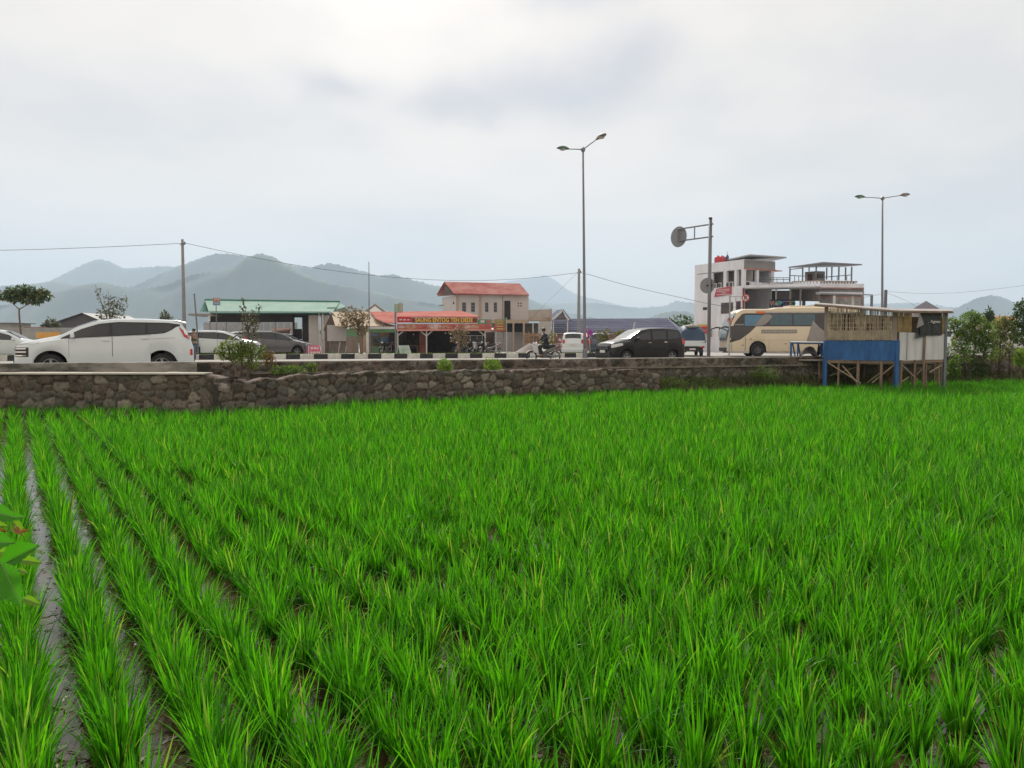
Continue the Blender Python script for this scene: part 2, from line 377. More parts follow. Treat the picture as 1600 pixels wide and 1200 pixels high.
hills('middle_hills', [(-500, 465), (-200, 457), (0, 447), (62, 443), (92, 440), (130, 447), (207, 449), (237, 436), (270, 420), (295, 411), (320, 402), (340, 396), (365, 397), (387, 401), (415, 402), (450, 412), (487, 419), (500, 414), (520, 411), (550, 419), (593, 431), (613, 428), (627, 432), (683, 447), (760, 455), (828, 467), (860, 481), (950, 502), (1100, 520), (1400, 520), (1470, 492), (1495, 480), (1520, 467), (1545, 461), (1566, 465), (1585, 476), (1605, 490), (1700, 505), (2100, 515)], 3900, 600, 7, 4.0)
hills('near_hills', [(-500, 480), (-200, 470), (0, 478), (60, 470), (90, 457), (135, 446), (162, 441), (207, 452), (260, 446), (300, 430), (340, 424), (370, 418), (395, 400), (412, 396), (428, 400), (445, 412), (500, 437), (570, 452), (640, 468), (700, 480), (820, 497), (1000, 502), (1030, 490), (1050, 486), (1070, 487), (1088, 492), (1150, 508), (1300, 517), (2100, 518)], 2700, 450, 6, 7.0)
# low wooded belt at the foot of the hills
belt_m = leafmat('distant_canopy', (0.030, 0.055, 0.020), (0.075, 0.11, 0.035), 0.2)
cl = []
for k in range(420):
    Y = random.uniform(450, 1100); x = random.uniform(-260, 1900); r = random.uniform(4, 7)
    cl.append((PX(x, Y), Y, 0.7 + r * 0.55, r * 1.3, r * 1.2, r * 0.75))
o = foliage('distant_wood', cl, 30000, 2.2, belt_m, None, aspect=0.8, shell=0.75)
tag(o, 'hazy belt of distant trees at the foot of the hills', 'wood', kind='stuff')

# ------------------------------------------------------------------ haze
hb = MB(); hb.bb(-9500, 9500, -60, 9500, -1.2, 1050)
hm = bpy.data.materials.new('haze'); hm.use_nodes = True; t = hm.node_tree; t.nodes.clear()
ho = t.nodes.new('ShaderNodeOutputMaterial'); hv = t.nodes.new('ShaderNodeVolumePrincipled')
hv.inputs['Color'].default_value = (0.65, 0.81, 1.0, 1); hv.inputs['Density'].default_value = 0.00020; hv.inputs['Anisotropy'].default_value = 0.2
t.links.new(hv.outputs[0], ho.inputs['Volume'])
o = hb.build('haze', hm); tag(o, 'pale blue haze filling the valley up to the hills', 'haze', kind='stuff')

# ------------------------------------------------------------------ rice
def rice():
    ang = R(33); d = np.array([-math.sin(ang), math.cos(ang)]); p = np.array([math.cos(ang), math.sin(ang)])
    RS, IN = 0.298, 0.175
    pts = []
    for i in range(-80, 230):
        ph = rng.uniform(-.02, .02); ii = rng.random() * IN
        off = i * RS + ph
        for j in range(-60, 260):
            s_ = j * IN + (ii * .25) + rng.normal() * .03
            q = p * (off + rng.normal() * .016) + d * s_
            X, Y = q
            if Y < 1.3 or Y > 34: continue
            if abs(X) > Y * 0.72 + 2.0: continue
            if Y > edgeY(X) + 0.05: continue
            if rng.random() < .02: continue
            pts.append((X, Y))
    pts = np.array(pts)
    # slow variation of vigour over the field
    vig = np.array([0.98 + 0.22 * fbm(x, y, 0.45, 4, 2.0) + 0.15 * rng.normal() for x, y in pts])
    Vs, Fs, base = [], [], 0
    def blades(sub, vg, nb, nseg, w0, rad):
        nonlocal base
        n = len(sub) * nb
        if n == 0: return
        c = np.repeat(sub, nb, axis=0); vv = np.repeat(vg, nb)
        a = rng.random(n) * 2 * math.pi; rr = rad * np.sqrt(rng.random(n)) * (0.3 + .75 * vv)
        bx = c[:, 0] + rr * np.cos(a); by = c[:, 1] + rr * np.sin(a)
        az = a + rng.normal(size=n) * 0.7
        u = rng.random(n)
        L_ = (0.125 + 0.215 * rng.random(n) ** .8) * np.clip(vv, .6, 1.35) * (1 - .25 * (u > .8))
        th0 = np.abs(rng.normal(size=n)) * 0.13 + 0.015 + rr * 4.2
        kap = rng.random(n) ** 2.2 * 0.95 + (u > .82) * rng.random(n) * 1.5
        z0 = np.full(n, WATER - .01)
        tw = az + math.pi / 2 + rng.normal(size=n) * 0.7
        wd = np.stack([np.cos(tw), np.sin(tw), np.zeros(n)], 1)
        W_ = w0 * (0.7 + .6 * rng.random(n))
        px_, pz_ = np.zeros(n), z0.copy(); rows = []
        for k in range(nseg + 1):
            t = k / nseg
            wdt = W_ * (0.55 + 0.45 * math.sin(min(1, t * 2.2) * math.pi / 2)) * (1 - t ** 2.6) + 0.0004
            cpt = np.stack([bx + px_ * np.cos(az), by + px_ * np.sin(az), pz_], 1)
            rows.append(cpt - wd * wdt[:, None] / 2); rows.append(cpt + wd * wdt[:, None] / 2)
            th = th0 + kap * (t + .5 / nseg) ** 1.6
            px_ = px_ + L_ / nseg * np.sin(th); pz_ = pz_ + L_ / nseg * np.cos(th)
        V = np.stack(rows, axis=1)  # n, 2(nseg+1), 3
        m_ = 2 * (nseg + 1)
        off = base + np.arange(n)[:, None, None] * m_
        f = np.array([[2 * k, 2 * k + 1, 2 * k + 3, 2 * k + 2] for k in range(nseg)])[None]
        Vs.append(V.reshape(-1, 3)); Fs.append((off + f).reshape(-1, 4)); base += n * m_
    D = pts[:, 1]
    for lo, hi, nb, ns, w0, rad in ((0, 4.5, 100, 6, .0092, .044), (4.5, 8, 80, 4, .0100, .044), (8, 13, 48, 3, .0126, .045), (13, 40, 26, 2, .017, .05)):
        k = (D >= lo) & (D < hi); blades(pts[k], vig[k], nb, ns, w0, rad)
    V = np.concatenate(Vs); Fc = np.concatenate(Fs)
    m = leafmat('rice_leaf', (0.011, 0.085, 0.005), (0.112, 0.40, 0.014), 0.52, 0.42, (1.35, 1.55, 0.4), (0.34, 0.36, 0.12))
    o = np_obj('rice_field', V, Fc, m)
    tag(o, 'bright green young rice planted in rows across the paddy', 'rice', kind='stuff')
    print('rice clumps', len(pts), 'faces', len(Fc))
rice()
# dead straw and leaf bits lying on the mud and water
V = []
for i in range(9000):
    Y = 1.3 + 11 * random.random() ** 1.3; X = random.uniform(-.72, .72) * Y; a = random.uniform(0, math.pi); l = random.uniform(.02, .09); w_ = random.uniform(.001, .0028); z = WATER + random.uniform(.001, .006)
    c, s_ = math.cos(a), math.sin(a); k = random.uniform(-.3, .3) * l
    V += [(X - s_ * w_, Y + c * w_, z), (X + c * l * .5 + s_ * k, Y + s_ * l * .5 - c * k, z + .006), (X + c * l, Y + s_ * l, z), (X + s_ * w_, Y - c * w_, z)]
o = np_obj('straw_litter', V, np.arange(len(V)).reshape(-1, 4), leafmat('straw', (.07, .045, .025), (.20, .16, .10), .1, tcol=(1, .9, .7)))
tag(o, 'dead straw and leaf bits lying on the wet mud between the rice rows', 'straw litter', kind='stuff')

# ------------------------------------------------------------------ stone walls: every stone is modelled relief in the wall's face
def stone_mat(name, c1, c2, moss, mossy=0.5):
    m = bpy.data.materials.new(name); m.use_nodes = True; t = m.node_tree; p = t.nodes['Principled BSDF']; p.inputs['Roughness'].default_value = .92
    at = t.nodes.new('ShaderNodeAttribute'); at.attribute_name = 'stone'
    r = t.nodes.new('ShaderNodeValToRGB'); r.color_ramp.elements[0].color = (*c1, 1); r.color_ramp.elements[1].color = (*c2, 1)
    for q, cc in ((.3, (0.16, .125, .10)), (.55, (.10, .097, .09)), (.8, (.19, .17, .145))):
        e = r.color_ramp.elements.new(q); e.color = (*cc, 1)
    t.links.new(at.outputs['Fac'], r.inputs[0])
    tc = t.nodes.new('ShaderNodeTexCoord')
    n = t.nodes.new('ShaderNodeTexNoise'); n.inputs['Scale'].default_value = 1.6; n.inputs['Detail'].default_value = 8; n.inputs['Roughness'].default_value = .7
    t.links.new(tc.outputs['Object'], n.inputs['Vector'])
    rm = t.nodes.new('ShaderNodeValToRGB'); rm.color_ramp.elements[0].position = .62 - .25 * mossy; rm.color_ramp.elements[1].position = .80 - .25 * mossy
    t.links.new(n.outputs[0], rm.inputs[0])
    mixn = t.nodes.new('ShaderNodeMix'); mixn.data_type = 'RGBA'; mixn.inputs[7].default_value = (*moss, 1)
    t.links.new(rm.outputs[0], mixn.inputs[0]); t.links.new(r.outputs[0], mixn.inputs[6])
    n2 = t.nodes.new('ShaderNodeTexNoise'); n2.inputs['Scale'].default_value = 14; n2.inputs['Detail'].default_value = 7; n2.inputs['Roughness'].default_value = .75
    t.links.new(tc.outputs['Object'], n2.inputs['Vector'])
    mr = t.nodes.new('ShaderNodeMapRange'); mr.inputs[1].default_value = .3; mr.inputs[2].default_value = .7; mr.inputs[3].default_value = .45; mr.inputs[4].default_value = 1.5
    t.links.new(n2.outputs[0], mr.inputs[0])
    sc = t.nodes.new('ShaderNodeVectorMath'); sc.operation = 'SCALE'; t.links.new(mixn.outputs[2], sc.inputs[0]); t.links.new(mr.outputs[0], sc.inputs['Scale'])
    t.links.new(sc.outputs[0], p.inputs['Base Color'])
    bm = t.nodes.new('ShaderNodeBump'); bm.inputs['Strength'].default_value = .8; bm.inputs['Distance'].default_value = .02
    t.links.new(n2.outputs[0], bm.inputs['Height']); t.links.new(bm.outputs[0], p.inputs['Normal'])
    return m
def stone_wall(name, pts, zb, thick, cell, m, parent=None, relief=.05, rough_top=.03, res=.035, seed=1, cap=(1, 1)):
    rg = np.random.default_rng(seed)
    P2 = np.array([(p[0], p[1]) for p in pts]); seg = np.linalg.norm(np.diff(P2, axis=0), axis=1); cum = np.concatenate([[0], np.cumsum(seg)])
    LT = cum[-1]; ns = int(LT / res) + 1; ss = np.linspace(0, LT, ns)
    xs = np.interp(ss, cum, P2[:, 0]); ys = np.interp(ss, cum, P2[:, 1]); tp = np.interp(ss, cum, [p[2] for p in pts])
    dx = np.gradient(xs); dy = np.gradient(ys); l = np.hypot(dx, dy); nx, ny = dy / l, -dx / l   # towards the camera
    H = max(p[2] for p in pts) - zb; nh = max(4, int(H / res) + 1)
    cw, ch = cell; gi, gj = int(LT / cw) + 3, int(H / ch) + 4
    jit = rg.uniform(-.42, .42, (gi, gj, 2)); val = rg.random((gi, gj)); dep = rg.uniform(.2, 1, (gi, gj)); tl = rg.uniform(-.6, .6, (gi, gj, 2))
    topn = np.array([mnoise.noise(Vector((s_ * 2.1, seed, 0))) + .6 * mnoise.noise(Vector((s_ * 6, seed, 3))) for s_ in ss])
    tpn = tp + rough_top * topn
    V, A = [], []
    for j in range(nh + 3):
        f = min(j, nh) / nh
        z = zb + (tpn - zb) * f
        # two nearest stones
        d1 = np.full(ns, 9.); d2 = np.full(ns, 9.); v1 = np.zeros(ns); k1 = np.zeros(ns)
        wob = np.array([mnoise.noise(Vector((a * 5, c * 5, seed))) for a, c in zip(ss, z)]) * .03
        for di in (-1, 0, 1):
            for dj in (-1, 0, 1):
                ci = np.clip((ss / cw).astype(int) + di, 0, gi - 1); cj = np.clip(((z - zb) / ch).astype(int) + dj, 0, gj - 1)
                cxx = (ci + .5 + jit[ci, cj, 0]) * cw; czz = zb + (cj + .5 + jit[ci, cj, 1]) * ch
                dd = np.hypot((ss - cxx) / cw, (z - czz) / ch) + wob
                dpt = dep[ci, cj] + tl[ci, cj, 0] * (ss - cxx) / cw + tl[ci, cj, 1] * (z - czz) / ch
                m1 = dd < d1
                d2 = np.where(m1, d1, np.minimum(d2, dd)); v1 = np.where(m1, val[ci, cj], v1); k1 = np.where(m1, dpt, k1); d1 = np.where(m1, dd, d1)
        g = np.clip((d2 - d1) / .22, 0, 1); g = g * g * (3 - 2 * g)
        out_ = relief * g * (.35 + .65 * k1)
        back = 0 if j <= nh else (thick * .45 if j == nh + 1 else thick)
        if j > nh: z = z + (.01 if j == nh + 1 else -.03); out_ = -back
        V.append(np.stack([xs + nx * out_, ys + ny * out_, z], 1)); A.append(np.where(g > .3, .08 + .92 * v1, 0.02) if j <= nh else np.full(ns, .3))
    V.append(np.stack([xs - nx * thick, ys - ny * thick, np.full(ns, zb)], 1)); A.append(np.full(ns, .3))
    nr = len(V)
    def ends(r, e):
        back = np.array([nx[e] * -thick, ny[e] * -thick, 0.0]); return r[e] + back
    V = [np.vstack(([ends(r, 0)] if cap[0] else []) + [r] + ([ends(r, -1)] if cap[1] else [])) for r in V]; A = [np.concatenate([[.3] * cap[0], a_, [.3] * cap[1]]) for a_ in A]; ns += cap[0] + cap[1]
    V = np.concatenate(V); A = np.concatenate(A)
    i, j = np.meshgrid(np.arange(ns - 1), np.arange(nr - 1)); a = (j * ns + i).ravel()
    Fc = np.stack([a, a + 1, a + 1 + ns, a + ns], 1)
    # closed ends
    o = np_obj(name, V, Fc, m, parent, smooth=True)
    at = o.data.attributes.new('stone', 'FLOAT', 'POINT'); at.data.foreach_set('value', A.astype(np.float32))
    return o
sm1 = stone_mat('river_stone', (.04, .038, .035), (.26, .235, .20), (.04, .041, .03), .42)
sm2 = stone_mat('dark_stone', (.03, .029, .027), (.20, .19, .165), (.028, .03, .023), .60)
conc_dirty = mat('mossy_concrete', (.38, .37, .34), .9, col2=(.07, .075, .06), scale=1.1, bump=.4, bscale=18, stretch=(1, 1, 2.5))
ledge_m = mat('ledge_concrete', (.42, .40, .35), .9, var=.25, scale=2.5, bump=.4, bscale=12)
w1 = thing('stone_wall', 'rubble stone wall with straight concrete ledge below the white minivan', 'stone wall', (FRONT[1][0], FRONT[1][1], 0))
o = stone_wall('wall_face', [(x, y, z - .03) for x, y, z in FRONT], -.1, .7, (.27, .20), sm1, None, relief=.055, rough_top=0.02, seed=3); 
for v in o.data.vertices: v.co.x -= w1.location.x; v.co.y -= w1.location.y
o.parent = w1
b = MB(); f2 = [(x, y - .09, z) for x, y, z in FRONT[:4]] 
for (a, c) in zip(f2[:-1], f2[1:]):
    b.hexa([(a[0], a[1], 1.045), (c[0], c[1], 1.045), (c[0], c[1] + .55, 1.045), (a[0], a[1] + .9, 1.045)], [(a[0], a[1], 1.075), (c[0], c[1], 1.075), (c[0], c[1] + .55, 1.075), (a[0], a[1] + .9, 1.075)])
b.build('ledge', ledge_m, w1, world=True)
w2 = thing('stone_wall', 'low rubble stone wall with broken uneven top at the rice edge', 'stone wall', (FRONT2[3][0], FRONT2[3][1], 0))
o = stone_wall('wall_face', FRONT2, -.1, .45, (.26, .20), sm1, None, relief=.06, rough_top=.06, cap=(0, 1), seed=8)
for v in o.data.vertices: v.co.x -= w2.location.x; v.co.y -= w2.location.y
o.parent = w2
XA = PX(305, 19.0)
for k in range(16):
    x = 338 + k * 2.6; r_ = random.uniform(.07, .13); yy = 16.95 + random.uniform(-.1, .5); b = MB(); b.ellipsoid((0, 0, 0), (r_ * 1.2, r_, r_ * .8), 10, 7)
    b.v = [(a * (1 + .25 * fbm(a * 9, c * 9 + k, 1)), c, d * (1 + .2 * fbm(c * 8, d * 8, 1))) for a, c, d in b.v]
    o = b.build('loose_stone', mat('rubble_stone', (.13, .115, .095), .95, var=.25, scale=5, bump=.8), w2, smooth=True); o.location = Vector((PX(x, yy), yy, .76 + random.uniform(-.10, .08))) - w2.location
w3 = thing('parapet_wall', 'smooth mossy concrete parapet in front of the white minivan', 'wall', (XA, wallY(XA), 0))
b = MB(); x0 = -22
b.hexa([(x0, wallY(x0), .3), (XA, wallY(XA), .3), (XA, wallY(XA) + .3, .3), (x0, wallY(x0) + .3, .3)], [(x0, wallY(x0), 1.27), (XA, wallY(XA), 1.27), (XA, wallY(XA) + .3, 1.27), (x0, wallY(x0) + .3, 1.27)])
b.build('wall_body', conc_dirty, w3, world=True, bevel=.015)
w4 = thing('road_wall', 'long dark stone wall along the road edge with pale worn top', 'stone wall', (3.6, wallY(3.6), 0))
pw = [(XA, wallY(XA), 1.235), (0, wallY(0), 1.24), (12, wallY(12), 1.23), (32, wallY(32), 1.22)]
o = stone_wall('wall_face', pw, .2, .3, (.27, .17), sm2, None, relief=.05, rough_top=.012, res=.05, seed=21)
for v in o.data.vertices: v.co.x -= w4.location.x; v.co.y -= w4.location.y
o.parent = w4
b = MB()
for i in range(44):
    a = XA + i * (32 - XA) / 44; c = XA + (i + 1) * (32 - XA) / 44
    h1 = 1.262 + .010 * fbm(a, 0, 1.1); h2 = 1.262 + .010 * fbm(c, 0, 1.1); y = .035 + .03 * fbm(a, 5, 2)
    b.hexa([(a, wallY(a) + .05, 1.2), (c, wallY(c) + .05, 1.2), (c, wallY(c) + .33, 1.2), (a, wallY(a) + .33, 1.2)], [(a, wallY(a) + .05, h1), (c, wallY(c) + .05, h2), (c, wallY(c) + .33, h2), (a, wallY(a) + .33, h1)])
b.build('coping', ledge_m, w4, world=True)
b = MB()
for i in range(34):
    a = XA + 1.2 + i * .75; c = a + .75; yy = -.10 - .03 * fbm(a, 2, 1.5); zz = .99 + .012 * fbm(a, 9, 1.2)
    b.hexa([(a, wallY(a) + yy, zz - .05), (c, wallY(c) + yy, zz - .05), (c, wallY(c) + .05, zz - .05), (a, wallY(a) + .05, zz - .05)], [(a, wallY(a) + yy, zz), (c, wallY(c) + yy, zz), (c, wallY(c) + .05, zz), (a, wallY(a) + .05, zz)])
b.build('ledge', mat('dark_ledge', (.24, .22, .19), .95, var=.3, scale=3, bump=.5), w4, world=True)

# ------------------------------------------------------------------ painted kerb: each block a thing of its own would be glued; it is one kerb with painted blocks
kw = mat('kerb_white', (.62, .62, .58), .85, var=.2, scale=2.5, bump=.2); kb = mat('kerb_black', (.035, .035, .038), .8, var=.3, scale=3, bump=.2)
kt = thing('painted_kerb', 'raised kerb painted in black and white blocks across the road', 'kerb', (0, kerbY(0), ROADZ))
xk = PX(935, 51.3); n = 0; x = xk
dirk = Vector((1, .30, 0)).normalized()
while x > -34:
    L_ = .80; x2 = x - L_ * dirk.x
    b = MB(); h = .30
    q = [(x2 + .006, kerbY(x2)), (x - .006, kerbY(x))]
    b.hexa([(q[0][0], q[0][1], ROADZ - .05), (q[1][0], q[1][1], ROADZ - .05), (q[1][0], q[1][1] + .28, ROADZ - .05), (q[0][0], q[0][1] + .28, ROADZ - .05)],
           [(q[0][0], q[0][1] + .03, ROADZ + h), (q[1][0], q[1][1] + .03, ROADZ + h), (q[1][0], q[1][1] + .28, ROADZ + h), (q[0][0], q[0][1] + .28, ROADZ + h)])
    b.build('kerb_block', kb if n % 2 == 0 else kw, kt, world=True, bevel=.012)
    x = x2; n += 1
# verge behind the kerb
verge = mat('verge', (.16, .15, .08), .95, col2=(.06, .09, .025), scale=1.0, bump=.5)
b = MB(); b.add([(-40, kerbY(-40) + .28, ROADZ + .24), (xk, kerbY(xk) + .28, ROADZ + .24), (xk, kerbY(xk) + 2.2, ROADZ + .10), (-40, kerbY(-40) + 2.2, ROADZ + .10)], [(0, 1, 2, 3)])
b.build('verge', verge, kind='structure')
gm = leafmat('verge_grass_leaf', (.05, .10, .015), (.14, .19, .04), .4)
def grass_patch(name, label, pts, n, h, m, wdt=.02, parent=None):
    """pts: function returning (x,y,z) base; upright tapering blades"""
    V = []; 
    for i in range(n):
        x, y, z = pts(); a = random.uniform(0, 6.28); l = h * random.uniform(.5, 1.25); t = random.uniform(.05, .55); c = random.uniform(0, 6.28)
        dx, dy = math.cos(c) * wdt * .5, math.sin(c) * wdt * .5
        V += [(x - dx, y - dy, z - .02), (x + dx, y + dy, z - .02), (x + dx * .7 + math.cos(a) * l * t * .4, y + dy * .7 + math.sin(a) * l * t * .4, z + l * .6), (x + math.cos(a) * l * t, y + math.sin(a) * l * t, z + l)]
    Fc = np.arange(n * 4).reshape(n, 4)
    o = np_obj(name, V, Fc, m)
    return tag(o, label, 'grass', kind='stuff')
def vp():
    X = random.uniform(-34, xk); return (X, kerbY(X) + random.uniform(.35, 2.0), ROADZ + .2)
grass_patch('verge_grass', 'thin grass and weeds growing just behind the painted kerb', vp, 5000, .16, gm, .03)
# ------------------------------------------------------------------ vehicles
def paint(n, c, rough=.25, var=.03): return mat(n, c, rough, 0.0, var=var, scale=1.0, coat=.7)
pw_white = paint('white_paint', (.63, .70, .73)); p_black = mat('black_paint', (.006, .006, .007), .35, var=.02, coat=.25, spec=.3); p_grey = paint('grey_paint', (.09, .095, .10))
p_silver = mat('silver_paint', (.45, .46, .46), .3, .5, var=.03, coat=.6); p_dusk = paint('blue_grey_paint', (.06, .09, .13))
p_cream = paint('cream_paint', (.68, .59, .43), .4); glass = mat('tinted_glass', (.018, .021, .024), .06, var=.05, spec=.7)
glass_l = mat('clear_glass', (.10, .12, .12), .06, var=.05, spec=.8)
trim_b = mat('black_trim', (.018, .018, .019), .5, var=.1); rub = mat('tyre_rubber', (.022, .022, .023), .85, var=.2, scale=8)
alloy = mat('alloy', (.30, .31, .32), .35, .8, var=.05); chrome = mat('chrome', (.7, .7, .7), .12, 1.0, var=.02)
lampc = mat('lamp_lens', (.55, .58, .60), .08, var=.1, spec=.8); red_l = mat('tail_lens', (.50, .015, .02), .15, var=.1, spec=.7)
orange_l = mat('amber_lens', (.75, .18, .03), .2, var=.1); plate_w = mat('number_plate', (.6, .6, .58), .5, var=.05)
def sm_tab(tab, x, wdt=.05):
    xs = [t[0] for t in tab]; zs = [t[1] for t in tab]
    return sum(float(np.interp(x + d, xs, zs)) for d in (-wdt, -wdt / 2, 0, wdt / 2, wdt)) / 5
class Car:
    """nose at x=-L/2, tail at x=+L/2, wheels on z=0"""
    def __init__(s, L, W, top, belt, wheels, wr=.33, rw=.31, nose=.5, tail=.25, roofk=.78, hoodk=.88, sill=.26, arch=.09, cab=(1.3, 4.4), nosek=.80, tailk=.88):
        s.__dict__.update(locals())
    def X(s, x): return x - s.L / 2
    def top_(s, x): return sm_tab(s.top, x)
    def belt_(s, x): return min(sm_tab(s.belt, x), s.top_(x) - .07)
    def w_(s, x):
        w = s.W / 2
        if x < s.nose: w *= s.nosek + (1 - s.nosek) * math.sqrt(max(0, 1 - (1 - x / s.nose) ** 2))
        if x > s.L - s.tail: w *= s.tailk + (1 - s.tailk) * math.sqrt(max(0, 1 - (1 - (s.L - x) / s.tail) ** 2))
        return w
    def wr_(s, x):
        k = float(np.interp(x, [s.cab[0] - .5, s.cab[0] + .6, s.cab[1] - .2, s.cab[1] + .4], [s.hoodk, s.roofk, s.roofk, s.roofk + .04])); return s.w_(x) * k
    def zb_(s, x):
        z = s.sill
        for xw in s.wheels:
            r = s.wr + s.arch
            if abs(x - xw) < r: z = max(z, s.wr + math.sqrt(r * r - (x - xw) ** 2))
        return z
    def sec(s, x):
        zb, zl, zt, w, wr = s.zb_(x), s.belt_(x), s.top_(x), s.w_(x), s.wr_(x)
        zb = min(zb, zl - .05)
        return [(w * .95, zb), (w * .995, zb + (zl - zb) * .30), (w, zb + (zl - zb) * .68), (w * .965, zl), (wr, zt - .075), (wr * .93, zt - .025), (wr * .6, zt + .004), (0, zt + .02)]
    def side(s, x, z):
        q = s.sec(x)[:5]
        return float(np.interp(z, [a[1] for a in q], [a[0] for a in q]))
    def body(s, m, root):
        xs = sorted(set([round(v, 3) for v in np.arange(0, s.L + .001, .06)] + [s.L, .02] + [xw + d for xw in s.wheels for d in (-s.wr - s.arch, s.wr + s.arch, -s.wr - s.arch - .01, s.wr + s.arch + .01)]))
        b = MB(); rows = []
        for x in xs:
            q = s.sec(x); rows.append([(s.X(x), y, z) for y, z in q] + [(s.X(x), -y, z) for y, z in q[:-1][::-1]])
        b.grid(rows)
        n = len(rows[0])
        b.add(rows[0], [tuple(range(n))]); b.add(rows[-1], [tuple(range(n))[::-1]])
        o = b.build('body', m, root, autosmooth=38)
        u = MB(); u.box((0, 0, s.sill + .06), (s.L - .5, s.W * .72, .22)); 
        u.box((0, 0, .72), (s.L - 1.6, s.W * .70, .55)); [u.box((s.X(xw), 0, s.wr + .25), (2 * (s.wr + s.arch) + .06, s.W * .70, .5)) for xw in s.wheels]; u.build('underbody', trim_b, root)
        return o
    def patch(s, name, m, parent, x0, x1, fb, ft, off=.008, sides=(1, -1), n=14, one=True):
        """a panel following the body side between curves fb(x), ft(x)"""
        res = []
        for sg in sides:
            rows = []
            for i in range(n + 1):
                x = x0 + (x1 - x0) * i / n; a = fb(x) if callable(fb) else fb; c = ft(x) if callable(ft) else ft
                rows.append([(s.X(x), sg * (s.side(x, z) + off), z) for z in (a, a + (c - a) * .33, a + (c - a) * .67, max(c, a + .002))])
            res.append(MB().grid(rows).build(name, m, parent, smooth=True))
        return res
    def topz(s, x, y):
        q = s.sec(x)[4:][::-1]; return float(np.interp(abs(y), [a[0] for a in q], [a[1] for a in q]))
    def toppatch(s, name, m, parent, x0, x1, k=.9, off=.012, n=10):
        rows = []
        for i in range(n + 1):
            x = x0 + (x1 - x0) * i / n; w = s.wr_(x) * k
            sl = (s.top_(x + .05) - s.top_(x - .05)) / .1; nrm = math.hypot(sl, 1)
            rows.append([(s.X(x) - off * sl / nrm, w * t, s.topz(x, w * t) + off / nrm) for t in (-1, -.75, -.4, 0, .4, .75, 1)])
        return MB().grid(rows).build(name, m, parent, smooth=True)
    def wheel(s, root, rim_m=alloy, spokes=5):
        for xw in s.wheels:
            for sg in (1, -1):
                e = MB(); r = s.wr; w = .10; y = s.W / 2 - .13
                prof = [(r * .62, -w), (r * .9, -w), (r * .985, -w * .75), (r, 0), (r * .985, w * .75), (r * .9, w), (r * .64, w), (r * .62, w * .6), (.02, w * .45)]
                e.lathe([(p_[0], p_[1] * sg) for p_ in prof], (s.X(xw), sg * y, r), 'Y', 24)
                t_ = e.build('wheel', rub, root, autosmooth=40)
                g = MB()
                g.lathe([(r * .645, sg * w * .92), (r * .60, sg * w * .98), (r * .58, sg * w * .6)], (s.X(xw), sg * y, r), 'Y', 24, False)
                g.lathe([(r * .16, sg * w * .5), (r * .15, sg * w * .9), (.01, sg * w * .95)], (s.X(xw), sg * y, r), 'Y', 12)
                for k in range(spokes):
                    a = 2 * math.pi * k / spokes + .3
                    for da in (-.16, .16):
                        g.tube([(s.X(xw) + .05 * math.cos(a), sg * (y + w * .82), r + .05 * math.sin(a)), (s.X(xw) + r * .6 * math.cos(a + da), sg * (y + w * .78), r + r * .6 * math.sin(a + da))], .018, 6)
                g.build('rim', rim_m, t_)
    def mirrors(s, x, z, m, root):
        for sg in (1, -1):
            y = s.side(x, z)
            b = MB(); b.box((s.X(x) + .02, sg * (y + .13), z + .07), (.11, .22, .14), 0, .8); b.box((s.X(x), sg * (y + .03), z + .01), (.05, .12, .05))
            b.build('wing_mirror', m, root, bevel=.03)
def place(root, px, Y, z=ROADZ, rot=0.0):
    root.location = (PX(px, Y), Y, z); root.rotation_euler = (0, 0, rot)

